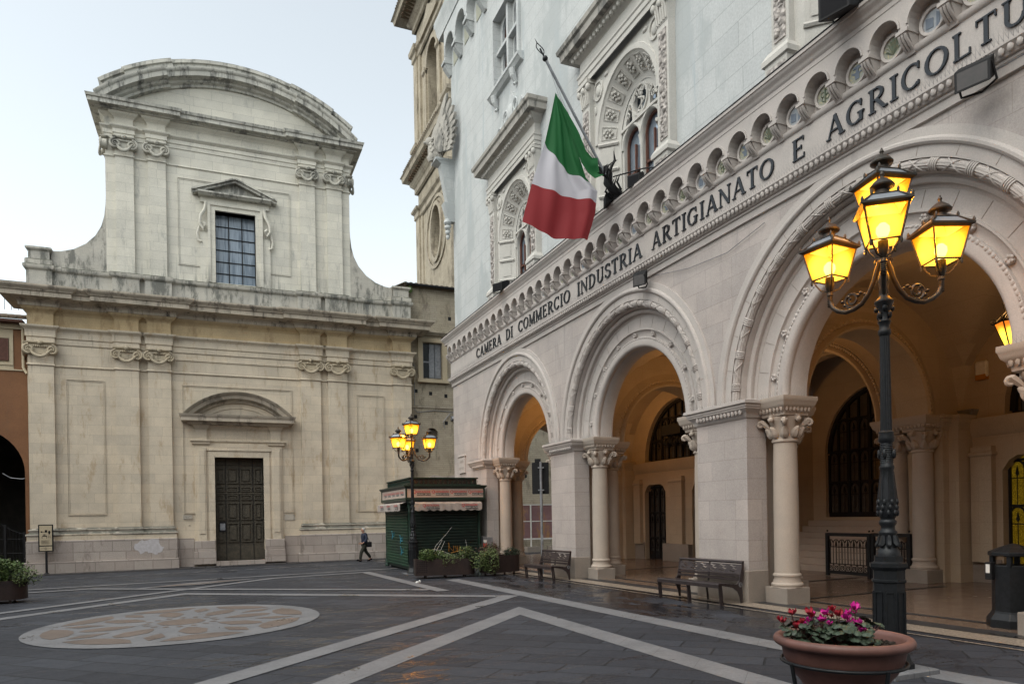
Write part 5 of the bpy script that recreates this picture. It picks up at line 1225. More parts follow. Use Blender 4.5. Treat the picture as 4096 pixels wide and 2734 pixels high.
def vault(y0, y1, xa, xb):
    m = MB(); n = 22; xc, yc, a, b = (xa+xb)/2, (y0+y1)/2, (xb-xa)/2, (y1-y0)/2; H_ = 2.85
    vs = []
    for i in range(n+1):
        for j in range(n+1):
            x = xa+(xb-xa)*i/n; y = y0+(y1-y0)*j/n
            hx = H_*math.sqrt(max(0, 1-((x-xc)/a)**2)); hy = H_*math.sqrt(max(0, 1-((y-yc)/b)**2))
            vs.append((x, y, 4.1+max(hx, hy)))
    m.add(vs, [(i*(n+1)+j, i*(n+1)+j+1, (i+1)*(n+1)+j+1, (i+1)*(n+1)+j) for i in range(n) for j in range(n)])
    part('groin_vault', m, 'portico', pal, 30, recalc=False)
for y0, y1 in ((5.05, 11.9), (12.5, 19.4), (20.0, 26.95), (27.55, 30.0)): vault(y0, y1, 10.80, XB)
part('portico_roof', MB().box(10.4, 20, -3, 30.4, 7.45, 7.6), 'portico', pal)
# stair and hall
m = MB(); b0 = gz(16.8, 16)
for i in range(8):
    m.box(16.9+.27*i, 19.1, 13.4, 18.6, b0-.3+.0, b0+.19*(i+1)-.0)
part('stair', m, 'pal_col', pal, bevel=.012)
XG = 19.05
m = MB(lambda u, d, z: (XG-d, u, z)).slab([(13.2, 0), (18.9, 0), (18.9, 7), (13.2, 7)], [archhole(16.0, 2.05, 1.62, 3.75, 24)], -.3, 0)
part('hall_wall', m, 'portico', pal)
part('hall_side_walls', MB().box(17.3, 20, 13.1, 13.4, -.5, 7).box(17.3, 20, 18.6, 18.9, -.5, 7).box(17.3, 20.2, 13.2, 18.8, 6.9, 7.1), 'portico', pal)
MAT['tracery_glass'] = tinted('dull_window_glass', (.085, .075, .065), (.055, .05, .045), 3, .3, bmp=0)
MAT['lit_glass'] = emis('yellow_lit_rippled_glass', (.85, .52, .03), .16)
nl = MAT['lit_glass'].node_tree; el = [n for n in nl.nodes if n.type == 'EMISSION'][0]; vl = N(nl, 'ShaderNodeTexVoronoi'); vl.inputs['Scale'].default_value = 60; lk(nl, coords(nl), vl.inputs['Vector'])
lk(nl, math2(nl, 'ADD', math2(nl, 'MULTIPLY', ramp(nl, vl.outputs[0], .30, .1), .30), .035), el.inputs[1])
def ironwork(T, x0, x1, z0, z1, cols, rows, clip=None, d=0, glass=None, name='iron_grille', parent=None, arch_r=None):
    m = MB(T); cw = (x1-x0)/cols; rh = (z1-z0)/rows
    def ok(u, z): return clip is None or clip(u, z)
    for i in range(cols+1):
        u = x0+cw*i; zt_ = z1
        if clip:
            while zt_ > z0 and not ok(u, zt_): zt_ -= .05
        wd = .05 if i % 2 == 0 else .028
        if zt_ > z0+.1: m.box(u-wd, u+wd, d, d+.06, z0, zt_)
    for j in range(rows+1):
        z = z0+rh*j; a, b = x0, x1
        if clip:
            while a < b and not ok(a, z): a += .05
            while b > a and not ok(b, z): b -= .05
        if b-a > .1: m.box(a, b, d+.002, d+.055, z-.03, z+.03); 
    for i in range(cols):
        u = x0+cw*(i+.5)
        for j in range(rows):
            zz = z0+rh*j
            if ok(u, zz+rh*.9):
                m.ring([(cw*.40, d), (cw*.40, d+.05), (cw*.5, d+.05), (cw*.5, d)], u, zz+rh-cw*.52, 0, PI, 8, True)
                m.tube([(u, d+.03, zz), (u, d+.03, zz+rh*.72)], .012, 4); m.slab([(u-.035, zz+rh*.70), (u, zz+rh*.64), (u+.035, zz+rh*.70), (u, zz+rh*.86)], [], d+.01, d+.04)
                m.box(u-cw/2, u+cw/2, d+.01, d+.04, zz+rh*.6-.012, zz+rh*.6+.012)
    return m
Tb = lambda u, d, z: (XB+.28-d, u, z)
for c in (8.5, 23.5):
    for s in (-1, 1):
        dc = c+s*1.64; lit = (c < 10)
        dd_ = MB(Tb).box(dc-.76, dc+.76, -.03, 0, -.4, 3.05).build('portico_door', 'lit_glass' if lit else 'tracery_glass', pal)
        m = ironwork(Tb, dc-.76, dc+.76, -.25, 2.95, 4, 3, None, .02)
        m.box(dc-.76, dc+.76, .0, .05, -.25, .25)
        part('ironwork', m, 'black', dd_)
    lu = MB(Tb).box(c-2.33, c+2.33, -.03, 0, 4.0, 6.45).build('lunette_window', 'tracery_glass', pal)
    m = ironwork(Tb, c-2.32, c+2.32, 4.05, 6.6, 10, 3, lambda u, z, c=c: (u-c)**2+(z-4.1)**2 < 2.3**2, .02)
    m.ring([(2.2, 0), (2.2, .1), (2.34, .1), (2.34, 0)], c, 4.1, 0, PI, 30, True); part('ironwork', m, 'black', lu)
    if c > 10:
        bl = MB(lambda u, d, z: (XB-.1-d, u, z)); bl.box(c-1.0, c+.2, 0, .5, 4.9, 5.3); bl.ring([(.3, .2), (.34, .24), (.38, .2)], c-.4, 5.2, 0, 2*PI, 10)
        for k in range(8): bl.blob((c-1.0+.17*k, .3, 4.6+.05*(k % 3)), (.12, .15, .16), 6, 4)
        part('iron_emblem', bl, 'black', lu)
Tg = lambda u, d, z: (XG+.2-d, u, z)
gl = MB(Tg).box(13.9, 18.1, -.03, 0, 1.6, 5.9).build('great_gate_window', 'tracery_glass', pal)
m = ironwork(Tg, 13.96, 18.04, 1.75, 5.85, 10, 4, lambda u, z: z < 3.75 or (u-16)**2+(z-3.75)**2 < 2.0**2, .02); m.ring([(1.92, 0), (1.92, .1), (2.06, .1), (2.06, 0)], 16, 3.75, 0, PI, 30, True); m.box(13.95, 18.05, 0, .06, 1.62, 1.78)
part('ironwork', m, 'black', gl)
part('open_leaf', MB(Tg).box(14.75, 15.4, .065, .08, 1.8, 5.4), MAT['cream'], gl)
pn = MB(Tg).box(14.4, 15.3, .09, .10, 2.55, 2.75).build('warning_sign', 'red', None); tag(pn, 'red and white warning strip behind the iron window grille', 'sign')
tmb = MB(); text_mb(tmb, 'PORTA ALLARMATA', .075, lambda x, y: Tg(14.85-x, .104, 2.65+y)); text_mb(tmb, 'USCITA DI SICUREZZA', .05, lambda x, y: Tg(14.85-x, .104, 2.58+y)); part('lettering', tmb, 'white', pn, recalc=False)
# stair gate, two leaves
def gate_leaf(x, ya, yb, lab):
    b = gz(x, ya)+.04; T = lambda u, d, z: (x-d, u, z); g_ = thing('gate_leaf', (x, (ya+yb)/2, b), lab, 'gate', 'black iron leaves of the stair gate')
    m = MB(T)
    for u in (ya, yb): m.box(u-.045, u+.045, -.04, .04, b-.03, b+1.16); m.blob((u, 0, b+1.22), .028, 8, 5)
    for z in (b+.08, b+1.12): m.box(min(ya, yb), max(ya, yb), -.03, .03, z-.045, z+.045)
    part('frame', m, 'black', g_)
    m = MB(T); lo, hi = min(ya, yb), max(ya, yb); n = 7; cw = (hi-lo)/n
    for i in range(n):
        u = lo+cw*(i+.5); m.tube([(u, 0, b+.3), (u, 0, b+.9)], .013, 5); m.slab([(u-.03, b+.83), (u, b+.77), (u+.03, b+.83), (u, b+.98)], [], -.012, .012)
        m.ring([(cw*.38, -.012), (cw*.38, .012), (cw*.46, .012), (cw*.46, -.012)], u, b+.90, 0, PI, 8, True)
        m.ring([(.05, -.01), (.05, .01), (.065, .01), (.065, -.01)], u, b+.2, 0, 2*PI, 8, True); m.tube([(u-cw/2, 0, b+.1), (u-cw/2, 0, b+.9)], .013, 4)
        m.tube([(u-cw/2, 0, b+.12), (u+cw/2, 0, b+.30)], .008, 4); m.tube([(u+cw/2, 0, b+.12), (u-cw/2, 0, b+.30)], .008, 4)
    for z in (b+.31, b+.78): m.tube([(lo, 0, z), (hi, 0, z)], .014, 4)
    part('bars', m, 'black', g_)
gate_leaf(15.86, 13.62, 15.0, 'far leaf of the low black iron gate in front of the steps'); gate_leaf(15.88, 12.46, 13.52, 'near leaf of the low black iron gate, beside the inner column')

# ---------------------------------------------------------------- lamp posts
def lantern(parent, P, rot, name='lantern'):
    # local: z=0 at bottom of socket; body .36 -> .60 wide
    l = bpy.data.objects.new(name, None); COL.objects.link(l)
    l.location = P; l.rotation_euler = (0, 0, rot); l.empty_display_size = .1; attach(l, parent)
    fr = MB(); b, t, zb, zt, zr = .148, .222, .20, .56, .685
    for sx in (-1, 1):
        for sy in (-1, 1):
            fr.tube([(sx*b, sy*b, zb), (sx*t, sy*t, zt)], .012, 4)
            fr.tube([(sx*(t+.03), sy*(t+.03), zt+.01), (sx*.125, sy*.125, zr)], .011, 4)
            fr.lathe(sx*(t+.02), sy*(t+.02), [(.014, zt+.02), (.018, zt+.045), (.006, zt+.075)], 6); fr.lathe(sx*.13, sy*.13, [(.014, zr), (.017, zr+.03), (.005, zr+.055)], 6)
            fr.lathe(sx*b, sy*b, [(.012, zb-.06), (.017, zb-.04), (.012, zb)], 6)
            fr.tube([(sx*b*.9, sy*b*.9, zb), (sx*.12, sy*.12, zb-.05), (sx*.075, sy*.075, zb-.13), (0, 0, zb-.16)], .011, 4)
    for a, bb in (((-1, -1), (1, -1)), ((1, -1), (1, 1)), ((1, 1), (-1, 1)), ((-1, 1), (-1, -1))):
        fr.tube([(a[0]*b, a[1]*b, zb), (bb[0]*b, bb[1]*b, zb)], .012, 4)
        fr.tube([(a[0]*.125, a[1]*.125, zr), (bb[0]*.125, bb[1]*.125, zr)], .012, 4)
    n = 4; q = t+.035
    fr.add([(sx*r, sy*r, z) for r, z in ((t-.015, zt-.03), (q, zt+.0), (q, zt+.022), (t-.0, zt+.022)) for sx, sy in ((-1, -1), (1, -1), (1, 1), (-1, 1))], [(k*4+i, k*4+(i+1) % 4, (k+1)*4+(i+1) % 4, (k+1)*4+i) for k in range(3) for i in range(4)])
    fr.lathe(0, 0, [(.03, -.02), (.04, 0), (.028, .04), (.045, .07), (.055, .12), (.055, .22), (.03, .24)], 12)
    fr.lathe(0, 0, [(.13, zr), (.13, zr+.015), (.075, zr+.03), (.07, zr+.07), (.085, zr+.09), (.125, zr+.105), (.128, zr+.12), (.10, zr+.155), (.05, zr+.195), (.022, zr+.21), (.018, zr+.23), (.026, zr+.245), (.018, zr+.262), (.006, zr+.29)], 16)
    part('lantern_frame', fr, 'iron_warm', l, 40, bevel=0)
    g_ = MB()
    for a, bb in (((-1, -1), (1, -1)), ((1, -1), (1, 1)), ((1, 1), (-1, 1)), ((-1, 1), (-1, -1))):
        p = MB(); p.add([(a[0]*b, a[1]*b, zb), (bb[0]*b, bb[1]*b, zb), (bb[0]*t, bb[1]*t, zt), (a[0]*t, a[1]*t, zt)], [(0, 1, 2, 3)]); part('glass_pane', p, 'amber', l, recalc=False)
        p = MB(); p.add([(a[0]*t, a[1]*t, zt+.02), (bb[0]*t, bb[1]*t, zt+.02), (bb[0]*.125, bb[1]*.125, zr), (a[0]*.125, a[1]*.125, zr)], [(0, 1, 2, 3)]); part('roof_pane', p, 'skylight_pane', l, recalc=False)
    part('bulb', MB().lathe(0, 0, [(.02, .24), (.05, .27), (.07, .32), (.066, .37), (.03, .41), (0, .42)], 14), 'bulb', l, 60)
    for o in [x for x in bpy.data.objects if x.parent == l]:
        o.matrix_parent_inverse = Matrix()
    return l
def arm_pts(r):      # scroll arm in (radial, z)
    return [(.05, .44), (.08, .36), (.11, .26), (.17, .14), (.26, .04), (.36, 0), (.46, -.01), (.56, .03), (.63, .09), (r, .16), (r, .24)]
def lamp_post(name, x, y, cam_dir, label, base=None):
    g0 = gz(x, y) if base is None else base
    L = thing(name, (x, y, g0), label, 'lamp post', 'four-lantern lamp posts')
    def put(mb, nm, mat, sm=40):
        o = mb.build(nm, mat, None, sm); o.parent = L; return o
    oc = lambda r, z: (r, z)
    m = MB()
    m.lathe(0, 0, [(.25, .0), (.25, .06), (.22, .09), (.20, .16), (.17, .20), (.165, .26)], 8, PI/8, 2*PI+PI/8); put(m, 'base_foot', 'iron', 30)
    m = MB().lathe(0, 0, [(.165, .24), (.165, .94), (.182, .955), (.182, .975), (.165, .985), (.165, 1.08), (.175, 1.09), (.20, 1.12), (.20, 1.16), (.17, 1.165), (.15, 1.18), (.15, 1.24), (.10, 1.25)], 8, PI/8, 2*PI+PI/8)
    for k in range(8):
        a = PI/4*k; ca, sa = cos(a), sin(a); R_ = .1525
        def p3(t, z, o=0): return ((R_+o)*ca-t*sa, (R_+o)*sa+t*ca, z)
        for t0, t1, z0, z1 in ((-.046, -.037, .34, .84), (.037, .046, .34, .84), (-.037, .037, .33, .345), (-.037, .037, .835, .85)):
            m.hexa([p3(t0, z0, -.01), p3(t1, z0, -.01), p3(t1, z0, .012), p3(t0, z0, .012)], [p3(t0, z1, -.01), p3(t1, z1, -.01), p3(t1, z1, .012), p3(t0, z1, .012)])
    put(m, 'octagonal_base', 'iron', 30)
    m = MB().lathe(0, 0, [(.125, 1.24), (.12, 1.30), (.085, 1.34), (.072, 1.40), (.078, 1.46), (.095, 1.49), (.095, 1.51), (.075, 1.53), (.07, 1.57), (.09, 1.60), (.09, 1.63), (.07, 1.65), (.085, 1.68), (.10, 1.74), (.10, 1.82), (.09, 1.92), (.074, 2.10), (.068, 2.2), (.076, 2.22), (.076, 2.24), (.064, 2.26), (.060, 2.5), (.08, 2.52), (.084, 2.56), (.075, 2.60), (.08, 2.62), (.062, 2.64)], 20)
    for k in range(8):
        a = PI/4*k
        m.tube([((.075+.02*t)*cos(a), (.075+.02*t)*sin(a), 1.47-.14*t) for t in (0, .3, .6)]+[(.115*cos(a), .115*sin(a), 1.355), (.13*cos(a), .13*sin(a), 1.35)], [.02, .03, .034, .028, .012], 5)
        for i in range(3): m.blob((.096*cos(a+.2*i), .096*sin(a+.2*i), 1.72+.06*i), (.022, .022, .04), 6, 4)
        m.tube([(.088*cos(a), .088*sin(a), 1.86), (.078*cos(a), .078*sin(a), 2.02), (.066*cos(a), .066*sin(a), 2.18)], [.018, .010, .006], 5)
    for k in range(4): 
        a = PI/2*k+.4; m.blob((.075*cos(a), .075*sin(a), 2.38), (.025, .025, .06), 6, 4)
    for i in range(11): m.lathe(0, 0, [(.064, 2.28+i*.02), (.070, 2.285+i*.02), (.064, 2.295+i*.02)], 14, cap=False)
    put(m, 'ornate_pedestal', 'iron', 50)
    vs = MB(); n = 32
    prof = [(.060, 2.64), (.056, 3.0), (.050, 3.72)]
    pv = [];
    for r, z in prof:
        for i in range(n): rr_ = r*(1.0 if i % 2 else .90); pv.append((rr_*cos(2*PI*i/n), rr_*sin(2*PI*i/n), z))
    vs.add(pv, [(k*n+i, k*n+(i+1) % n, (k+1)*n+(i+1) % n, (k+1)*n+i) for k in range(2) for i in range(n)]); put(vs, 'fluted_pole', 'iron', 20)
    m = MB().lathe(0, 0, [(.052, 3.70), (.066, 3.72), (.066, 3.76), (.052, 3.78), (.054, 3.82), (.062, 3.84), (.07, 3.86), (.058, 3.88), (.065, 3.95), (.078, 4.03), (.10, 4.07), (.10, 4.09), (.07, 4.12), (.05, 4.15), (.055, 4.17), (.048, 4.2), (.055, 4.22), (.045, 4.24), (.065, 4.30), (.06, 4.36), (.035, 4.44), (.03, 4.7), (.035, 4.72), (.028, 4.75), (.026, 4.9)], 18)
    for k in range(4):
        a = PI/2*k+PI/4; m.blob((.078*cos(a), .078*sin(a), 4.0), (.03, .03, .035), 7, 5); m.blob((.068*cos(a+PI/4), .068*sin(a+PI/4), 3.93), (.028, .028, .045), 7, 5)
    put(m, 'pole_capital', 'iron', 50)
    vdir = math.atan2(-y, -x); rots = [R(11), R(29), R(-35)]
    r = .66; z0 = 4.09
    for k in range(3):
        a = cam_dir+2*PI*k/3; ca, sa = cos(a), sin(a)
        m = MB(); P_ = [(u*ca, u*sa, z0+z) for u, z in arm_pts(r)]
        # smooth by subdividing
        sm = []
        for i in range(len(P_)-1):
            for t in (0, .33, .66): sm.append(tuple(P_[i][j]*(1-t)+P_[i+1][j]*t for j in range(3)))
        sm.append(P_[-1]); m.tube(sm, [.028]*len(sm), 8)
        for cu, cz, rad, tw_ in ((.38, .115, .095, 1), (.07, .46, .035, -1)):
            m.tube([((cu+tw_*rad*(1-.7*i/22)*cos(-1.9+i*.42))*ca, (cu+tw_*rad*(1-.7*i/22)*cos(-1.9+i*.42))*sa, z0+cz+rad*(1-.7*i/22)*sin(-1.9+i*.42)) for i in range(23)], .017, 5)
        for cu, cz in ((.22, .14), (.27, .17), (.30, .15), (.47, .07), (.50, .12), (.42, .16)): m.blob((cu*ca, cu*sa, z0+cz), (.024, .024, .02), 6, 4)
        for i in range(6): m.lathe(r*ca, r*sa, [(.024, z0+.10+i*.02), (.034, z0+.108+i*.02), (.024, z0+.116+i*.02)], 8, cap=False)
        ar = put(m, 'scroll_arm', 'iron_warm', 50)
        l = lantern(L, (0, 0, 0), 0); l.matrix_parent_inverse = Matrix(); l.scale = (.95, .95, .97); l.location = (r*ca, r*sa, z0+.24); l.rotation_euler = (0, 0, vdir+rots[k])
    l = lantern(L, (0, 0, 0), 0); l.matrix_parent_inverse = Matrix(); l.scale = (.95, .95, .97); l.location = (0, 0, 4.86); l.rotation_euler = (0, 0, vdir+R(37))
    for k in range(4):
        a = cam_dir+2*PI*k/3; p = Vector((r*cos(a), r*sin(a), z0+.24+.47)) if k < 3 else Vector((0, 0, 4.86+.47))
        ld = bpy.data.lights.new('lantern_light', 'POINT'); ld.energy = 85; ld.color = (1, .42, .06); ld.shadow_soft_size = .05
        lo = bpy.data.objects.new('lantern_light', ld); COL.objects.link(lo); lo.parent = L; lo.location = p
    return L
LX, LY = 6.95, 5.72
lamp_post('lamp_post', LX, LY, math.atan2(-LY, -LX), 'near lamp post with lit amber lanterns behind the flower bowl', base=gz(LX, LY)+.06)
sb = MB().rmould(LX-.34, LX+.34, LY-.34, LY+.34, [(0, -.1), (0, gz(LX, LY)+.055), (-.02, gz(LX, LY)+.068)]).build('lamp_base_stone', 'band', None); tag(sb, 'pale square stone block under the near lamp post', 'base stone')
L2X, L2Y = 6.62, 25.2
lamp_post('lamp_post', L2X, L2Y, math.atan2(-L2Y, -L2X)+R(75), 'far lamp post with lit amber lanterns in front of the green kiosk')
sb = MB().box(L2X-.36, L2X+.36, L2Y-.36, L2Y+.36, -.5, gz(L2X, L2Y)+.015).build('lamp_base_stone', 'band', None); tag(sb, 'flat stone slab under the far lamp post by the kiosk', 'base stone')

# hanging lanterns in the portico
def hang(x, y, z, label):
    L = thing('hanging_lantern', (x, y, z), label, 'lantern', 'lanterns hanging in the portico')
    def put(mb, nm, mat, sm=None, rc=True): o = mb.build(nm, mat, None, sm, recalc=rc); o.parent = L; return o
    m = MB(); n = 6
    for k in range(n):
        a = 2*PI*k/n; m.tube([(.13*cos(a), .13*sin(a), -.25), (.30*cos(a), .30*sin(a), .22)], .014, 4); b = 2*PI*(k+1)/n
        m.tube([(.31*cos(a), .31*sin(a), .22), (.31*cos(b), .31*sin(b), .22)], .02, 4); m.tube([(.13*cos(a), .13*sin(a), -.25), (.13*cos(b), .13*sin(b), -.25)], .015, 4)
        m.tube([((.31-.0*i)*cos(a)+.05*cos(i)*cos(a), (.31)*sin(a)+.05*cos(i)*sin(a), .26+.05*sin(i)) for i in range(7)], .01, 4)
        m.tube([(.31*cos(a), .31*sin(a), .24), (.12*cos(a), .12*sin(a), .42), (.16*cos(a), .16*sin(a), .58), (.03*cos(a), .03*sin(a), .75)], .014, 4)
    m.lathe(0, 0, [(.0, -.4), (.04, -.34), (.03, -.28), (.13, -.25)], 10); m.tube([(0, 0, .7), (0, 0, 6.6-z)], .012, 5); m.blob((0, 0, .8), .05); put(m, 'lantern_frame', 'black')
    m = MB(); m.add([(.13*cos(2*PI*k/n), .13*sin(2*PI*k/n), -.25) for k in range(n)]+[(.295*cos(2*PI*k/n), .295*sin(2*PI*k/n), .21) for k in range(n)], [(k, (k+1) % n, n+(k+1) % n, n+k) for k in range(n)]+[tuple(range(n))]); put(m, 'glass', 'amber_dim', rc=False)
    ld = bpy.data.lights.new('lantern_light', 'POINT'); ld.energy = PORT_W; ld.color = (1, .50, .16); ld.shadow_soft_size = .15
    lo = bpy.data.objects.new('lantern_light', ld); COL.objects.link(lo); lo.parent = L; lo.location = (0, 0, .30)
    return lo
PORT_W = 55
hang(13.65, 8.5, 5.05, 'orange lantern hanging in the nearest vault at the right edge').data.energy = 25
hang(13.6, 16.3, 5.1, 'orange lantern hanging in the middle vault behind the pier').data.energy = 48
hang(13.4, 24.3, 5.1, 'orange lantern hanging in the far vault behind the arches').data.energy = 75

# ---------------------------------------------------------------- kiosk
kx0, kx1, ky0, ky1 = 6.78, 9.62, 26.35, 30.25; kb = -.27
kio = thing('kiosk', ((kx0+kx1)/2, (ky0+ky1)/2, kb), 'dark green newspaper kiosk with closed shutters and cream awnings', 'kiosk')
part('plinth', MB().box(kx0+.15, kx1-.1, ky0+.15, ky1-.1, kb-.3, kb+.16), 'black', kio)
part('body', MB().box(kx0+.05, kx1-.05, ky0+.05, ky1-.05, kb+.12, 2.5), 'green_dk', kio)
def shutter(T, a, b, z0, z1):
    m = MB(T); n = int((z1-z0)/.112)
    for i in range(n):
        z = z0+(z1-z0)*i/n; h = (z1-z0)/n
        m.add([(a, .0, z), (b, .0, z), (b, .03, z+h*.25), (a, .03, z+h*.25), (b, .03, z+h*.75), (a, .03, z+h*.75), (b, .0, z+h*.97), (a, .0, z+h*.97), (b, .0, z+h), (a, .0, z+h)], [(0, 1, 2, 3), (3, 2, 4, 5), (5, 4, 6, 7), (7, 6, 8, 9)])
    return m
TF = lambda u, d, z: (u, ky0-d, z); TS = lambda u, d, z: (kx0-d, u, z)
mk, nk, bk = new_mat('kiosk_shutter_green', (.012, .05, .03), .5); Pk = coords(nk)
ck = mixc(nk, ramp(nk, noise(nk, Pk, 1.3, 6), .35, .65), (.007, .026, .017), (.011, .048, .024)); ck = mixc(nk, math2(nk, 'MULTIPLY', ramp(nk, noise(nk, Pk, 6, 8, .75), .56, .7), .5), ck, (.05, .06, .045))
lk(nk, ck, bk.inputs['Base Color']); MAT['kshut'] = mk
mk, nk, bk = new_mat('kiosk_front_shutter_green', (.012, .03, .022), .5); Pk = coords(nk)  # darker copy of the shutter green, used on the front shutter only
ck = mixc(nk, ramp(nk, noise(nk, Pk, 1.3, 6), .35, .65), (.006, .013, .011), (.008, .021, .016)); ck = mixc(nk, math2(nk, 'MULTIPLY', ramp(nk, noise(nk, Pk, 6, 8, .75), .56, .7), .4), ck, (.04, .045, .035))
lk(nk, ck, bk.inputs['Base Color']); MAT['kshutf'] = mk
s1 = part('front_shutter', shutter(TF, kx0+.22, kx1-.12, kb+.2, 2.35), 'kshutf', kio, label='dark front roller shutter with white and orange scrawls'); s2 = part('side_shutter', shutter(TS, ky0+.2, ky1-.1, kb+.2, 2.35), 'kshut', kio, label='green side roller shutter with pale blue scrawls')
for (x, y) in ((kx0, ky0), (kx1, ky0), (kx0, ky1)):
    part('corner_post', MB().lathe(x+.02*(1 if x < 8 else -1), y+.02, [(.10, kb+.05), (.10, kb+.15), (.08, kb+.18), (.095, kb+.3), (.075, kb+.34), (.065, kb+.5), (.08, kb+.55), (.06, kb+.6), (.055, 1.0), (.07, 1.05), (.055, 1.1), (.055, 2.0), (.075, 2.05), (.06, 2.1), (.09, 2.3), (.1, 2.5)], 10), 'green', kio, 40)
gf = MB(TF)
def scr(m, pts, w_): m.tube([(u, .036, z) for u, z in pts], w_, 4)
scr(gf, [(7.55, .2), (7.8, .75), (8.2, 1.15), (8.45, 1.45)], .006); scr(gf, [(7.7, .35), (8.05, .95), (8.15, .9), (7.9, .4)], .007); scr(gf, [(7.65, .62), (8.0, .55), (8.6, .3)], .005); scr(gf, [(9.0, .95), (9.05, .7), (8.95, .35), (8.85, .3)], .006); scr(gf, [(7.25, .5), (7.4, .62), (7.5, .55)], .005)
part('white_scrawl', gf, 'white', kio)
go_ = MB(TF); 
for i, L_ in enumerate([[(8.32, .85), (8.32, .5)], [(8.34, .68), (8.5, .5), (8.52, .72)], [(8.6, .72), (8.62, .5), (8.68, .72), (8.66, .48)], [(8.74, .5), (8.75, .72), (8.84, .5)], [(8.4, .45), (8.9, .55)]]): go_.tube([(u, .038+.001*i, z) for u, z in L_], .010, 4)
MAT['orange'] = new_mat('orange_scrawl_paint', (.40, .17, .02), .6)[0]; MAT['cyan'] = new_mat('pale_blue_scrawl_paint', (.06, .30, .42), .6)[0]
part('orange_scrawl', go_, 'orange', kio)
gc = MB(TS)
for k, (u, z) in enumerate(((27.5, .9), (27.4, .45), (28.9, 1.05))):
    gc.tube([(u+.22*sin(i*1.1), .037+.0005*i, z+.14*cos(i*1.7)+.02*i) for i in range(9)], .008, 4)
part('blue_scrawl', gc, 'cyan', kio)
eave = 0.14
part('sign_band', MB().box(kx0-eave, kx1+eave, ky0-eave, ky1+eave, 2.52, 2.99), 'signboard', kio)
m = MB(); m.rmould(kx0-eave, kx1+eave, ky0-eave, ky1+eave, [(-.3, 2.44), (.0, 2.47), (.04, 2.50), (.04, 2.58), (.0, 2.60)]); m.rmould(kx0-eave, kx1+eave, ky0-eave, ky1+eave, [(0, 2.93), (.03, 2.95), (.10, 3.02), (.10, 3.06), (-.2, 3.08)])
for (x, y) in ((kx0-eave, ky0-eave), (kx1+eave, ky0-eave), (kx0-eave, ky1+eave)): m.box(x-.03, x+.03, y-.03, y+.03, 2.58, 2.95)
part('eaves_moulding', m, 'green_dk', kio)
m = MB(); 
m.rmould(kx0+.05, kx1-.05, ky0+.05, ky1-.05, [(0, 3.05), (0, 3.11), (-.02, 3.12)])
part('cresting_base', m, 'green_dk', kio)
part('cresting_panel', MB().box(kx0+.08, kx1-.08, ky0+.07, ky0+.10, 3.08, 3.32), 'rust', kio)
m = MB()
for i in range(14):
    x = kx0+.2+i*.195; m.tube([(x, ky0+.06, 3.12), (x, ky0+.05, 3.29)], .012, 4); m.tube([(x-.06, ky0+.055, 3.25), (x-.04, ky0+.05, 3.17), (x, ky0+.05, 3.13), (x+.04, ky0+.05, 3.17), (x+.06, ky0+.055, 3.25)], .010, 4); m.blob((x, ky0+.05, 3.28), (.022, .012, .03), 6, 4)
m.box(kx0+.03, kx1-.03, ky0+.02, ky0+.12, 3.32, 3.37)
for i in range(22): y = ky0+.18+i*.175; m.lathe(kx0+.08, y, [(.03, 3.10), (.018, 3.15), (.032, 3.22), (.018, 3.28), (.03, 3.32)], 6)
m.box(kx0+.02, kx0+.12, ky0+.02, ky1-.03, 3.32, 3.37); part('roof_cresting', m, 'green', kio, 50)
part('kiosk_roof', MB().box(kx0-.05, kx1+.05, ky0-.05, ky1+.05, 3.0, 3.10), 'green_dk', kio)
def quot(u, z, s, T, dd):
    m1, m2, m3 = MB(), MB(), MB()
    text_mb(m1, 'Q', s*1.45, lambda x, y: T(u-.0+x-s*2.55, dd, z-.02*s+y), bold=.012*s)
    text_mb(m1, 'UOTAZIONI', s*.86, lambda x, y: T(u+x+s*.35, dd, z+s*.22+y), bold=.02*s, sx=1.02)
    m2.slab([(u-s*1.75, z-s*.78), (u+s*2.9, z-s*.78), (u+s*2.9, z+.0*s), (u-s*1.75, z+.0*s)], [], dd-.004, dd+.001) if False else m2.add([T(u-s*1.75, dd, z-s*.70), T(u+s*2.95, dd, z-s*.70), T(u+s*2.95, dd, z+s*.05), T(u-s*1.75, dd, z+s*.05)], [(0, 1, 2, 3)])
    text_mb(m3, 'ANNUNCI GRATUITI', s*.56, lambda x, y: T(u+x+s*.6, dd+.003, z-s*.52+y), bold=.012*s, sx=.92)
    o = part('advert_strip', m2, 'ink', kio, recalc=False); part('red_lettering', m1, 'red', o, recalc=False); part('white_lettering', m3, 'white', o, recalc=False)
signs = []
TFs = lambda u, d, z: (u, ky0-eave-d, z); TSs = lambda u, d, z: (kx0-eave-d, -u, z)
for i in range(4): quot(7.26+.735*i, 2.755, .115, TFs, .006)
TSd = lambda u, d, z: (kx0-eave-d, 28.3-u, z)
for i in range(5): quot(-1.45+.72*i, 2.755, .10, TSd, .006)
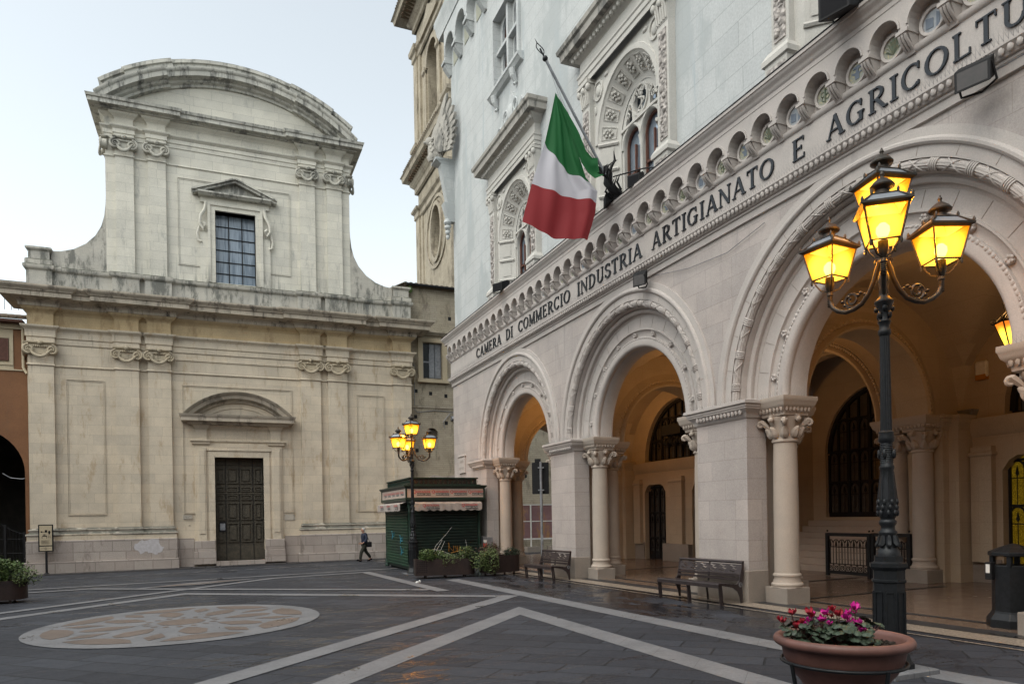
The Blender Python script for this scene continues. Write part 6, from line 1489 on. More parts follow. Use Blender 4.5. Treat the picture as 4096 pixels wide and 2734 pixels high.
# awnings
def awning(T, a, b, nm, scall, drop=.26):
    m = MB(T); n = 40; vs = []; 
    for i in range(n+1):
        u = a+(b-a)*i/n; ph = (i/n*scall) % 1; dz = -.055*abs(sin(PI*ph)); sg = .012*sin(i*1.3)
        vs += [(u, .02, 2.46), (u, .34+sg*.3, 2.36+sg), (u, .345+sg, 2.36-drop*.4), (u, .34+sg, 2.36-drop+dz+.03)]
    m.add(vs, [(i*4+j, (i+1)*4+j, (i+1)*4+j+1, i*4+j+1) for i in range(n) for j in range(3)]); return part(nm, m, 'awn', kio, 50, recalc=False)
awning(TF, kx0+.12, kx1-.02, 'front_awning', 9); awning(TS, ky0+.05, ky1+.1, 'side_awning', 13)
TFa = lambda u, d, z: (u, ky0-.36-d, z)
quot(7.55, 2.24, .11, TFa, .006); quot(9.1, 2.24, .11, TFa, .006)
TSa = lambda u, d, z: (kx0-.36-d, 28.3-u, z)
for i in range(3): quot(-1.2+1.25*i, 2.25, .10, TSa, .006)

part('awning_roller', MB().tube([(kx0-.1, ky0-.06, 2.45), (kx0+.08, ky0-.12, 2.38)], .06, 8).tube([(kx1-.05, ky0-.35, 2.12), (kx1-.05, ky0-.02, 2.05)], .012, 5), 'green', kio)

# ---------------------------------------------------------------- benches
def bench(x, y, rz, label, L_=1.75):
    b = thing('bench', (x, y, gz(x, y)), label, 'bench', 'brown steel benches along the palace', rz)
    def put(mb, nm, sm=40, mat='bench'): o = mb.build(nm, mat, None, sm); o.parent = b; return o
    h = L_/2      # local: x along the bench, -y is the front
    m = MB()
    for i in range(5): yy = -.27+i*.105; zz = .445-.012*i if i else .44; m.box(-h, h, yy-.042, yy+.042, zz-.012, zz+.014)
    m.box(-h, h, -.335, -.315, .36, .43); m.tube([(-h, -.315, .43), (h, -.315, .43)], .022, 6); put(m, 'seat_slats')
    m = MB()
    for i in range(2): z = .50+i*.075; yy = .235+.27*(z-.42); m.box(-h, h, yy-.008, yy+.012, z-.026, z+.026)
    put(m, 'back_slats')
    # cut-out back panel: two plates with wave-shaped holes
    holes = []
    def wave(cx_, cz_, w_, hh): return [(cx_+w_*(-1+2*i/8), cz_+hh*(sin(PI*i/8))+.012*sin(i*.9)) for i in range(9)]+[(cx_+w_*(1-2*i/8), cz_-hh*.25*sin(PI*i/8)+.012*sin((8-i)*.9)) for i in range(1, 8)]
    for i in range(6):
        for j in range(3):
            cx_ = -h+.17+i*.285+(.06 if j % 2 else 0); 
            if abs(cx_) < .09 or cx_ > h-.13: continue
            holes.append(wave(cx_, .655+.052*j, .10-.02*(j == 1), .020))
    TBk = lambda u, d, z: (u, .235+.27*(z-.42)+d, z)
    m = MB(TBk).slab([(-h, .61), (h, .61), (h, .80), (-h, .80)], holes, -.004, .004); put(m, 'back_panel', None)
    m = MB(); m.tube([(-h, .352, .845), (h, .352, .845)], .032, 8)
    put(m, 'top_rail')
    for s in (-1, 0, 1):
        u = s*(h-.012); m = MB(lambda a, d, z, u=u: (u+d, a, z))
        if s:
            m.slab([(-.335, .40), (-.30, .455), (-.05, .435), (.17, .40), (.24, .47), (.34, .87), (.385, .87), (.36, .62), (.32, .35), (.33, 0), (.285, 0), (.26, .14), (.20, .26), (.08, .34), (-.1, .385), (-.27, .41), (-.30, .38)], [], -.012, .012)
        m.slab([(-.33, .42), (-.29, .42), (-.25, 0), (-.285, 0)], [], -.012, .012); m.slab([(-.27, .42), (-.24, .42), (-.20, 0), (-.23, 0)], [], -.012, .012)
        if not s: m.slab([(.28, .42), (.31, .42), (.36, .85), (.33, .85)], [], -.012, .012); m.slab([(.2, .42), (.25, .42), (.30, 0), (.265, 0)], [], -.012, .012)
        put(m, 'leg_frame', None)
    e = MB(lambda a, d, z: (h+d, a, z)).ring([(.045, 0), (.045, .006), (.052, .006), (.052, 0)], .27, .40, 0, 2*PI, 14); e.slab(arcpts(.27, .40, .045, 0, 2*PI, 14)[:-1], [], 0, .003); o = put(e, 'emblem', None, 'metal_grey')
    e = MB(lambda a, d, z: (h+d, a, z)); 
    for q in ([(.245, .37), (.268, .43), (.285, .37)], [(.255, .39), (.30, .39)], [(.275, .43), (.30, .43)], [(.285, .37), (.305, .37)]): e.tube([(p[0], .004, p[1]) for p in q], .004, 4)
    e = e.build('emblem_mark', 'ink', None); e.parent = o
    return b
b1 = bench(9.42, 12.38, R(-84), 'near brown steel bench against the pier left of the big arch', 1.85)
b2_ = bench(9.28, 19.55, R(-84), 'far brown steel bench beside the planters and the round sign pole', 1.6)

# ---------------------------------------------------------------- foliage helpers
def leaves(name, c, r, n, mat, parent, size=.035, seed=1, label=None, flat=.0, droop=0, profile=None):
    rnd = random.Random(seed); m = MB()
    for i in range(n):
        while True:
            p = Vector((rnd.uniform(-1, 1), rnd.uniform(-1, 1), rnd.uniform(-1, 1)))
            if .45 < p.length < 1: break
        k = 1+.22*sin(5*p.x+seed)+.18*sin(7*p.y+2*seed)
        q = Vector((c[0]+p.x*r[0]*k, c[1]+p.y*r[1]*k, c[2]+p.z*r[2]*k)); 
        if droop: q.z -= droop*max(0, -p.y)**2
        s = size*rnd.uniform(.6, 1.4); a = Vector((rnd.uniform(-1, 1), rnd.uniform(-1, 1), rnd.uniform(-.6, .6))).normalized(); b = a.cross(Vector((rnd.uniform(-.6, .6), rnd.uniform(-.6, .6), 1))).normalized()
        up = a.cross(b)*s*.18
        m.add([tuple(q-a*s), tuple(q-b*s*.55+up), tuple(q+a*s), tuple(q+b*s*.55+up)], [(0, 1, 2), (0, 2, 3)])
    for i in range(max(4, n//60)):
        p = Vector((rnd.uniform(-1, 1)*r[0]*.8, rnd.uniform(-1, 1)*r[1]*.8, rnd.uniform(.2, 1)*r[2])); m.tube([(c[0]+p.x*.3, c[1]+p.y*.3, c[2]-r[2]*.8), tuple(Vector(c)+p*.6), tuple(Vector(c)+p)], .004, 3)
    return m.build(name, mat, parent, recalc=False)
def shrub(name, c, r, n, mat, label, size=.035, seed=1, group=None, droop=0, extra=None):
    t = thing(name, (c[0], c[1], c[2]-r[2]), label, 'shrub', group)
    st = MB()
    for k in range(6): a = k*1.1; st.tube([(c[0], c[1], c[2]-r[2]), (c[0]+.4*r[0]*cos(a), c[1]+.4*r[1]*sin(a), c[2]-.2*r[2]), (c[0]+.8*r[0]*cos(a), c[1]+.8*r[1]*sin(a), c[2]+.5*r[2])], .008, 4)
    part('stems', st, 'soil', t); leaves('foliage', c, r, n, mat, t, size, seed, droop=droop)
    if extra: leaves('blossom', (c[0], c[1], c[2]+r[2]*.25), (r[0], r[1], r[2]*.8), extra[1], extra[0], t, size*.7, seed+9)
    return t
# planters with rounded ends on short legs
def planter(name, x, y, L_, W_, H_, rz, label, round_a=True, round_b=True, perf=False):
    t = thing(name, (x, y, gz(x, y)), label, 'planter', 'brown steel planters', rz)
    def put(mb, nm, mat, sm=None): o = mb.build(nm, mat, None, sm); o.parent = t; return o
    h = L_/2; w_ = W_/2; pts = []
    pts += [(-h+w_+w_*cos(PI/2+PI*i/12), w_*sin(PI/2+PI*i/12)) for i in range(13)] if round_a else [(-h, w_), (-h, -w_)]
    pts += [(h-w_+w_*cos(-PI/2+PI*i/12), w_*sin(-PI/2+PI*i/12)) for i in range(13)] if round_b else [(h, -w_), (h, w_)]
    n = len(pts); z0, z1 = .10, H_
    ins = [(p[0]*(1-.02/h), p[1]*(1-.03/w_)) for p in pts]
    m = MB(); m.add([(p[0], p[1], z0) for p in pts]+[(p[0], p[1], z1) for p in pts]+[(p[0], p[1], z1) for p in ins]+[(p[0], p[1], z1-.1) for p in ins], [(k*n+i, k*n+(i+1) % n, (k+1)*n+(i+1) % n, (k+1)*n+i) for k in range(3) for i in range(n)]+[tuple(range(n-1, -1, -1))]); put(m, 'box', 'rust', 40)
    m = MB().add([(p[0], p[1], z1-.09) for p in ins], [tuple(range(n))]); put(m, 'soil', 'soil')
    for s in (-1, 0, 1):
        for v in (-1, 1): put(MB().box(s*(h-.35)-.025, s*(h-.35)+.025, v*(w_-.1)-.025, v*(w_-.1)+.025, -.03, .12), 'foot', 'rust')
    if perf:
        for i in range(5):
            for j in range(6): m = MB(); m.add([(-h+.05+.07*i+.015*(j % 2), -w_-.003, .2+.065*j), (-h+.085+.07*i+.015*(j % 2), -w_-.003, .20+.065*j), (-h+.10+.07*i+.015*(j % 2), -w_-.003, .235+.065*j), (-h+.065+.07*i+.015*(j % 2), -w_-.003, .24+.065*j)], [(0, 1, 2, 3)]); put(m, 'perforation', 'ink')
    return t
planter('planter', 6.98, 22.55, 2.0, .62, .62, R(-10), 'long brown planter in front of the kiosk shutter', False, True, True)
planter('planter', 8.85, 22.35, 1.55, .7, .66, R(18), 'brown planter with a rounded end beside the far bench', True, True)
planter('planter', -5.75, 22.9, 2.0, .95, .62, R(5), 'brown round-ended planter at the left edge of the square', True, True)
shrub('shrub', (6.45, 22.5, .60), (.42, .26, .20), 900, 'leafB', 'dark leafy shrub at the left end of the long planter', .035, 3)
shrub('shrub', (7.08, 22.35, .42), (.38, .25, .27), 900, 'leafC', 'grey-green trailing shrub in the middle of the long planter', .022, 4)
shrub('shrub', (7.70, 22.5, .66), (.22, .2, .22), 420, 'leafC', 'small yellowish upright shrub at the right end of the long planter', .035, 5)
shrub('ivy', (8.25, 21.95, .36), (.42, .28, .42), 1600, 'leafC', 'pale variegated ivy spilling over the rounded planter', .034, 6)
shrub('shrub', (8.55, 22.5, .70), (.40, .30, .24), 1100, 'leafR', 'reddish flowering shrub in the rounded planter', .03, 7, extra=('leafB', 250))
shrub('shrub', (9.3, 22.4, .60), (.34, .24, .16), 700, 'leafA', 'low blue-green spiky shrub at the right end of the rounded planter', .035, 8)
shrub('shrub', (-5.35, 22.75, .60), (.62, .42, .36), 1900, 'leafB', 'leafy shrub with white and red blooms in the left planter', .04, 9, extra=('petW', 25))
shrub('shrub', (-4.75, 22.65, .42), (.30, .26, .22), 500, 'leafC', 'yellowish trailing tuft at the right end of the left planter', .035, 10)

# ---------------------------------------------------------------- flower bowl with cyclamens
BX, BY, BZ = 3.74, 3.43, 1.03
bw_ = thing('flower_bowl', (BX, BY, BZ-.33), 'big round terracotta bowl filled with dark soil, in the foreground', 'flower pot')
m = MB().lathe(BX, BY, [(.20, BZ-.38), (.23, BZ-.36), (.25, BZ-.30), (.32, BZ-.21), (.36, BZ-.13), (.372, BZ-.065), (.378, BZ-.055)]+[(.390+.032*cos(-PI/2+PI*i/8), BZ-.022+.032*sin(-PI/2+PI*i/8)) for i in range(9)]+[(.37, BZ+.004), (.36, BZ-.02), (.35, BZ-.07)], 56)
part('bowl', m, 'terra', bw_, 60)
rnd = random.Random(4); m = MB(); nn = 26; vs = []
for i in range(nn+1):
    for j in range(nn+1):
        x, y = -1+2*i/nn, -1+2*j/nn; q = math.hypot(x, y); k = 1/max(1, q/max(abs(x), abs(y), 1e-6))
        X_, Y_ = x*math.sqrt(1-y*y/2)*.358, y*math.sqrt(1-x*x/2)*.358; vs.append((BX+X_, BY+Y_, BZ-.055+rnd.uniform(-.008, .014)))
m.add(vs, [(i*(nn+1)+j, (i+1)*(nn+1)+j, (i+1)*(nn+1)+j+1, i*(nn+1)+j+1) for i in range(nn) for j in range(nn)])
for i in range(260): a = rnd.uniform(0, 2*PI); q = .34*math.sqrt(rnd.random()); s = rnd.uniform(.006, .016); m.blob((BX+q*cos(a), BY+q*sin(a), BZ-.045), (s, s*.8, s*.7), 5, 3)
part('soil', m, 'soil', bw_)
st = thing('bowl_stand', (BX, BY, gz(BX, BY)), 'dark iron ring stand carrying the terracotta bowl', 'stand')
m = MB().tube([(BX+.372*cos(2*PI*i/48), BY+.372*sin(2*PI*i/48), BZ-.155) for i in range(49)], .012, 8); part('ring', m, 'iron', st, 60)
va = math.atan2(-BY, -BX)
for k in range(4):
    a = va+R(40)+PI/2*k
    part('leg', MB().tube([(BX+.385*cos(a), BY+.385*sin(a), BZ-.15), (BX+.33*cos(a), BY+.33*sin(a), BZ-.45), (BX+.30*cos(a), BY+.30*sin(a), BZ-.8), (BX+.36*cos(a), BY+.36*sin(a), gz(BX, BY))], .013, 7), 'iron', st, 60)
def cyclamen(nm_, c, n, sd, cols, label, spread=.10):
    rnd = random.Random(sd); t = thing('cyclamen', (c[0], c[1], c[2]), label, 'flower', 'potted cyclamens in the terracotta bowl')
    lm = MB(); sm = MB()
    for i in range(n):
        a = rnd.uniform(0, 2*PI); q = spread*math.sqrt(rnd.random())*1.3; h_ = rnd.uniform(.01, .15)
        P = Vector((c[0]+q*cos(a), c[1]+q*sin(a), c[2]+h_)); s = rnd.uniform(.018, .036)
        nx = Vector((.55*cos(a)+rnd.uniform(-.3, .3), .55*sin(a)+rnd.uniform(-.3, .3), 1)).normalized(); e1 = Vector((cos(a), sin(a), 0)); e1 = (e1-nx*e1.dot(nx)).normalized(); e2 = nx.cross(e1)
        ctr = P+nx*.004; pts = []
        for k in range(11):
            b = -PI+.35+(2*PI-.7)*k/10; rr_ = s*(1.15-.15*cos(b))*(1 if k % 2 else .93); pts.append(tuple(P+e1*rr_*cos(b)+e2*rr_*sin(b)-nx*.3*s*(1 if k % 2 else .6)))
        pts.append(tuple(P-e1*s*.45)); lm.add([tuple(ctr)]+pts, [(0, k+1, (k+1) % 12+1) for k in range(12)])
        sm.tube([(c[0]+.2*q*cos(a), c[1]+.2*q*sin(a), c[2]-.01), (c[0]+.7*q*cos(a), c[1]+.7*q*sin(a), c[2]+h_*.7), tuple(P)], .0022, 4)
    part('leaves', lm, 'leafA', t, recalc=False)
    for (dx, z, kind, s) in cols+[(c_[0]+rnd.uniform(-.04, .04), c_[1]+rnd.uniform(-.045, .02), c_[2], c_[3]*rnd.uniform(.6, .95)) for c_ in cols]:
        p = Vector((BX, BY, 0))+r0*dx+F*rnd.uniform(-.08, .04)-Vector((0, 0, 0)); p.z = z
        f = MB()
        for k in range(5):
            a = 2*PI*k/5+rnd.uniform(-.3, .3); o = Vector((cos(a), sin(a), 0)); tw_ = Vector((-sin(a), cos(a), 0)); up = rnd.uniform(.5, 1.3)
            L_ = [p+o*s*.12, p+o*s*.45+Vector((0, 0, s*.35*up)), p+o*s*.75+Vector((0, 0, s*.8*up)), p+o*s*.7+Vector((0, 0, s*1.2*up))+tw_*s*.12]; wd = [.10, .36, .36, .05]
            vs = []
            for q, w2 in zip(L_, wd): vs += [tuple(q-tw_*s*w2), tuple(q+tw_*s*w2)]
            f.add(vs, [(0, 1, 3, 2), (2, 3, 5, 4), (4, 5, 7, 6)])
        f.build('flower', kind, t, recalc=False)
        sm.tube([(c[0], c[1], c[2]), (p.x*.6+c[0]*.4, p.y*.6+c[1]*.4, (p.z+c[2])/2+.01), tuple(p)], .0024, 4)
    part('stems', sm, 'leafR', t)
def fz(y): return 1.85-(y-2039)*4.6/2840
def fx(x): return (x-3372)*4.6/2840
fl = lambda L: [(fx(2700+a/1.6826), fz(1900+b/1.6826)-.02, k, s) for a, b, k, s in L]
cyclamen('c', tuple(Vector((BX, BY, BZ-.05))-r0*.27+F*0.0), 60, 1, fl([(775, 905, 'petR', .034), (720, 960, 'petR', .03), (800, 985, 'petR', .034), (830, 960, 'petR', .026)]), 'leftmost cyclamen in the bowl, with crimson flowers')
cyclamen('c', tuple(Vector((BX, BY, BZ-.05))-r0*.12+F*.05), 60, 2, fl([(890, 905, 'petR', .036), (925, 935, 'petM', .032), (905, 960, 'petM', .028), (990, 910, 'petM', .036), (978, 950, 'petM', .034)]), 'mottled-leaf cyclamen with mixed crimson and pink blooms, left of the bowl centre')
cyclamen('c', tuple(Vector((BX, BY, BZ-.05))-r0*.02-F*.05), 55, 3, fl([(1050, 885, 'petR', .032), (1100, 925, 'petR', .036), (1075, 915, 'petR', .03)]), 'cyclamen with dark crimson flowers in the middle of the bowl')
cyclamen('c', tuple(Vector((BX, BY, BZ-.05))+r0*.10+F*.0), 60, 4, fl([(1222, 890, 'petM', .042), (1160, 950, 'petM', .036), (1190, 915, 'petM', .026), (1215, 1000, 'petM', .042), (1250, 1000, 'petM', .036), (1250, 1030, 'petM', .034), (1200, 985, 'petM', .036)]), 'rightmost cyclamen in the bowl, with bright magenta flowers', .13)

# ---------------------------------------------------------------- litter bin
nx_, ny_ = 11.03, 6.93; nb_ = gz(nx_, ny_)
bn = thing('litter_bin', (nx_, ny_, nb_), 'dark octagonal litter bin with a peaked lid at the right edge', 'bin')
def oct_(prof, a0=R(22.5)): return MB().lathe(nx_, ny_, prof, 8, a0, a0+2*PI)
part('bin_base', oct_([(.36, nb_), (.36, nb_+.13), (.30, nb_+.22), (.29, nb_+.25)]), 'iron', bn, bevel=.006); part('bin_body', oct_([(.285, nb_+.22), (.285, nb_+.93), (.27, nb_+.94)]), 'iron', bn, bevel=.005)
for k in range(4): a = R(22.5)+PI/2*k; part('lid_post', MB().box(nx_+.265*cos(a)-.03, nx_+.265*cos(a)+.03, ny_+.265*sin(a)-.03, ny_+.265*sin(a)+.03, nb_+.93, nb_+1.08), 'iron', bn)
part('lid', oct_([(.31, nb_+1.07), (.33, nb_+1.08), (.33, nb_+1.13), (.18, nb_+1.20), (.05, nb_+1.25), (0, nb_+1.26)]), 'iron', bn, bevel=.004)
a = math.atan2(-ny_, -nx_)+R(-62); c_ = Vector((nx_+.33*cos(a), ny_+.33*sin(a)))
part('ashtray', MB().box(c_.x-.05, c_.x+.05, c_.y-.05, c_.y+.05, nb_+.72, nb_+.98), 'black', bn, bevel=.01)
part('paper_label', MB().box(c_.x-.054, c_.x-.051, c_.y-.03, c_.y+.03, nb_+.82, nb_+.95), 'white', bn)

# ---------------------------------------------------------------- information panel by the church
ip = thing('information_panel', (-7.08, 37.75, gz(-7, 37.8)), 'black framed information panel on a post before the church corner', 'information sign')
TI = lambda u, d, z: (u, 37.75-d, z)
part('post', MB().lathe(-7.08, 37.75, [(.14, -.5), (.12, -.42), (.05, -.38), (.045, .60)], 12), 'black', ip, 50)
part('frame', MB(TI).box(-7.38, -6.80, -.03, .03, .58, 1.80), 'black', ip, bevel=.01).data
pl_ = part('panel_sheet', MB(TI).box(-7.33, -6.85, .03, .034, .86, 1.75).box(-7.33, -6.85, .03, .034, .62, .81), 'cream', ip)
m = MB(TI); rnd = random.Random(8)
for i in range(9): m.box(-7.27, -7.27+rnd.uniform(.28, .36), .034, .037, .92+.021*i, .925+.021*i)
for a, b, c, e in ((-7.26, -7.12, 1.46, 1.48), (-7.12, -7.03, 1.44, 1.55), (-7.28, -7.22, 1.44, 1.50), (-7.22, -7.04, 1.26, 1.30), (-7.24, -7.22, 1.17, 1.26), (-7.06, -7.04, 1.17, 1.26), (-7.18, -7.10, 1.32, 1.36), (-6.98, -6.92, 1.36, 1.52), (-7.0, -6.90, 1.42, 1.46), (-7.0, -6.97, 1.2, 1.23), (-6.94, -6.91, 1.2, 1.23), (-7.0, -6.97, 1.27, 1.3), (-6.94, -6.91, 1.27, 1.3)): m.box(a, b, .034, .038, c, e)
m.ring([(.035, .034), (.035, .037), (.05, .037), (.05, .034)], -7.09, .715, 0, 2*PI, 12); m.box(-7.28, -7.17, .034, .037, .71, .72); m.box(-7.0, -6.9, .034, .037, .71, .72)
part('printed_plans', m, 'ink', ip)

# ---------------------------------------------------------------- street sign pole seen from behind
px_, py_ = 9.98, 21.35
sp_ = thing('sign_pole', (px_, py_, gz(px_, py_)), 'grey steel pole with the dark back of a traffic sign beside the far bench', 'sign pole')
part('pole', MB().tube([(px_, py_, -.3), (px_, py_, 3.62)], .045, 12), 'metal_grey', sp_, 60)
a = math.atan2(py_, px_); e1 = Vector((sin(.42+.1), -cos(.42+.1)*0-.1)); rv = Vector((cos(.45), -sin(.45))); nv = Vector((sin(.45), cos(.45)))
def TSg(u, d, z): return (px_+rv.x*u-nv.x*d, py_+rv.y*u-nv.y*d, z)
part('sign_back', MB(TSg).box(-.30, .26, -.09, -.06, 2.55, 3.6), 'black', sp_, bevel=.02); part('sign_top', MB(TSg).box(-.2, .0, -.09, -.06, 3.6, 3.72), 'black', sp_)
for z in (2.68, 3.42): part('bracket', MB(TSg).box(-.10, .10, -.07, .055, z-.02, z+.02), 'metal_grey', sp_)
st_ = MB(TSg).box(-.045, .045, .046, .05, 1.0, 1.2).build('sticker', 'metal_grey', sp_)

# construction hoarding across the street
ho = thing('hoarding', (17.2, 36.6, -.4), 'hoarding of faded pink and orange panels on white posts across the street', 'hoarding')
TH = lambda u, d, z: (u, 37.0-d, z)
MAT['poster'] = stone('faded_poster_panel', (.20, .10, .10), (.26, .16, .17), (.2, .1, .1), None, stain=(.36, .20, .07), stain_amt=.85, stain_lo=.47, tint=.5, rough=.6)
m_ = MAT['poster']
for i in range(4): part('panel', MB(TH).box(13.6+1.5*i+.06, 13.6+1.5*i+1.44, 0, .03, .52, 1.48).box(13.6+1.5*i+.06, 13.6+1.5*i+1.44, 0, .03, 1.53, 2.42), 'poster', ho)
for i in range(5): part('post', MB(TH).box(13.6+1.5*i-.03, 13.6+1.5*i+.03, -.02, .06, .0, 2.47), 'white', ho); 
part('rails', MB(TH).box(13.6, 19.7, .0, .05, .46, .54).box(13.6, 19.7, .0, .05, 1.48, 1.53).box(13.6, 19.7, .0, .05, 2.42, 2.47), 'white', ho)
for i in range(3): part('concrete_foot', MB(TH).box(14.7+1.5*i, 15.5+1.5*i, -.2, .4, -.5, .06), 'pal_plinth', ho)

# things on the palace
def flood(name, T, u, d, z, w_, h_, label, rot=0, back=.2, face='ink', tilt=.5):
    f = thing(name, T(u, d, z), label, 'floodlight')
    m = MB(lambda a, b, c: T(u+a*cos(rot)-b*sin(rot), d+b*cos(rot)+a*sin(rot), z+c))
    k = tilt*h_
    m.hexa([(-w_/2, 0, -h_/2), (w_/2, 0, -h_/2), (w_/2, back, -h_/2-k), (-w_/2, back, -h_/2-k)], [(-w_/2, 0, h_/2), (w_/2, 0, h_/2), (w_/2, back, h_/2-k), (-w_/2, back, h_/2-k)])
    m.hexa([(-w_*.3, -back*.6, -h_*.25), (w_*.3, -back*.6, -h_*.25), (w_*.4, 0, -h_*.42), (-w_*.4, 0, -h_*.42)], [(-w_*.3, -back*.6, h_*.25), (w_*.3, -back*.6, h_*.25), (w_*.4, 0, h_*.42), (-w_*.4, 0, h_*.42)])
    for i in range(7): m.box(-w_*.4+w_*.8*i/6-.006, -w_*.4+w_*.8*i/6+.006, -back*.5, .0, h_*.2, h_*.55)
    part('housing', m, 'black', f, bevel=.008)
    m = MB(lambda a, b, c: T(u+a*cos(rot)-b*sin(rot), d+b*cos(rot)+a*sin(rot), z+c)); e = .004
    m.add([(-w_*.42, back+e, -h_*.4-k), (w_*.42, back+e, -h_*.4-k), (w_*.42, back+e, h_*.4-k), (-w_*.42, back+e, h_*.4-k)], [(0, 1, 2, 3)]); part('glass', m, face, f)
    m = MB(lambda a, b, c: T(u+a, d+b, z+c))
    for s in (-1, 1): m.tube([(s*w_*.55, .05, 0), (s*w_*.55, -.05, -h_*.7), (0, -.12, -h_*.8)], .018, 5)
    part('bracket', m, 'black', f); return f
MAT['floodglass'] = tinted('warm_floodlight_glass', (.03, .022, .02), (.02, .017, .015), 8, .2, bmp=0)
flood('floodlight', TP, 23.62, .30, 10.12, .42, .30, 'black floodlight on the ledge below the far arched window', .5, .35)
flood('floodlight', TP, 15.9, .32, 10.05, .32, .26, 'small black floodlight on the ledge left of the iron flagpole bracket', -.4, .25)
flood('floodlight', TP, 14.95, .22, 10.12, .32, .28, 'small black floodlight on the ledge right of the iron flagpole bracket', .6, .25)
flood('floodlight', TP, 8.5, .38, 10.12, .50, .42, 'large ribbed floodlight on the ledge at the top edge of the photo', .3, .45)
flood('floodlight', TP, 14.75, .28, 7.62, .34, .30, 'rusty-faced floodlight above the crown of the middle arch', .5, .12, 'floodglass', .35)
flood('floodlight', TP, 6.42, .36, 7.75, .44, .30, 'dark rectangular floodlight under the letters above the nearest arch', .25, .14, 'floodglass', .35)
tag(MB(TP).tube([(14.5, .05, 7.6), (13.2, .04, 7.35), (11.9, .04, 7.25), (10.8, .04, 7.45)], .008, 4).tube([(6.3, .2, 7.72), (4.0, .05, 7.8)], .01, 4).build('cable', 'metal_grey', None), 'thin cable drooping along the palace wall from the rusty floodlight', 'cable')
stp = MB(TP).box(28.9, 29.7, -.02, .07, 3.72, 4.42).rmould(28.9, 29.7, 0, .07, [(0, 4.40), (.04, 4.44), (.04, 4.48), (0, 4.50)]).build('street_plaque', 'pal_mould', None, bevel=.01); tag(stp, 'carved stone street name plaque near the far corner of the palace', 'plaque')
t = MB(); text_mb(t, 'LARGO', .16, lambda x, y: TP(29.3-x, .074, 4.16+y)); text_mb(t, 'DEL VICO', .15, lambda x, y: TP(29.3-x, .074, 3.88+y)); part('lettering', t, 'pal_plinth', stp, recalc=False)
bk_ = MB(TP).rmould(30.0, 30.5, -.2, .0, [(-.1, 2.9), (0, 3.1), (.08, 3.3), (.16, 3.34), (.2, 3.5), (0, 3.52)]).build('corner_bracket', 'pal_mould', pal); bk_['label'] = 'small carved bracket low on the far corner'
m1_ = MB(TP).box(26.55, 27.1, .06, .22, -.1, 1.05).build('notice_cabinet', 'metal_grey', None, bevel=.01); tag(m1_, 'grey metal cabinet with old stickers by the first arch, left one', 'cabinet')
m2_ = MB(TP).box(25.85, 26.5, .0, .22, .0, 1.03).build('notice_cabinet', 'metal_grey', None, bevel=.01); tag(m2_, 'grey metal cabinet with a red sticker by the first arch, right one', 'cabinet')
part('red_sticker', MB(TP).box(25.95, 26.35, .22, .224, .62, .78), 'red', m2_); part('sticker', MB(TP).box(25.95, 26.3, .22, .224, .82, .92), 'white', m2_); part('sticker', MB(TP).box(26.65, 26.95, .22, .224, .5, .8), 'white', m1_)
al = MB(lambda u, d, z: (XB-d, u, z)).box(11.15, 11.45, .0, .12, 4.95, 5.35).build('alarm_box', 'white', None, bevel=.04); tag(al, 'white alarm siren with an orange base on the vault wall', 'alarm')
part('orange_lens', MB(lambda u, d, z: (XB-d, u, z)).box(11.18, 11.42, .0, .125, 4.90, 5.02), 'orange', al)
em = MB(lambda u, d, z: (XB-d, u, z)).hexa([(11.5, .0, 4.02), (11.72, .0, 4.02), (11.72, .2, 4.02), (11.5, .2, 4.02)], [(11.42, 0, 4.22), (11.8, 0, 4.22), (11.8, .26, 4.22), (11.42, .26, 4.22)]).build('ledge_spotlight', 'metal_grey', None); tag(em, 'small grey spotlight on the inner ledge beside the inner column', 'spotlight')

# flagpole, bracket and flag
fp = thing('flagpole', (9.3, 15.5, 10.2), 'slanted steel flagpole on a black iron dragon-like bracket', 'flagpole')
A = Vector((9.34, 15.6, 10.25)); B = Vector((7.62, 15.6, 12.93)); dv = (B-A).normalized()
part('pole', MB().tube([tuple(A-dv*.3), tuple(B)], .035, 10), 'metal_grey', fp, 60)
m = MB().blob(tuple(B+dv*.05), .07, 10, 7); m.tube([tuple(B), tuple(B+dv*.3)], .02, 6)
q0 = B+dv*.14; m.tube([tuple(q0+dv*(.30*t)+Vector((.09*sin(PI*t), 0, .0))) for t in [i/8 for i in range(9)]], .012, 5); m.tube([tuple(q0+dv*(.30*t)-Vector((.09*sin(PI*t), 0, 0))) for t in [i/8 for i in range(9)]], .012, 5); m.tube([tuple(q0+dv*.28), tuple(q0+dv*.42)], [.014, .002], 5)
part('finial', m, 'iron', fp, 60)
m = MB(); rnd = random.Random(5)
m.tube([(9.62, 15.5, 9.95), (9.40, 15.55, 10.05), (9.30, 15.6, 10.22), (9.32, 15.6, 10.45), (9.22, 15.6, 10.62)], [.08, .11, .12, .11, .06], 8)
for k in range(7): m.tube([(9.3, 15.6+.05*(k-3), 10.15+.07*k), (9.12, 15.6+.13*(k-3), 10.2+.07*k), (9.08, 15.6+.2*(k-3), 10.38+.06*k), (9.18, 15.6+.22*(k-3), 10.48+.05*k)], [.03, .028, .02, .006], 5)
m.tube([(9.3, 15.5, 10.5), (9.42, 15.45, 10.75), (9.36, 15.4, 10.95)], [.04, .035, .006], 5); m.tube([(9.2, 15.65, 10.55), (9.0, 15.7, 10.62), (8.95, 15.7, 10.50)], [.06, .05, .02], 6)
for k in range(5): m.tube([(9.5, 15.3+.12*k, 9.95), (9.35, 15.25+.14*k, 10.1), (9.42, 15.2+.15*k, 10.3)], [.03, .03, .008], 5)
m.tube([(9.4, 15.5, 10.35), (9.7, 14.6, 10.2), (9.9, 14.1, 10.05)], .018, 5); part('iron_bracket', m, 'black', fp, 60)
m = MB()
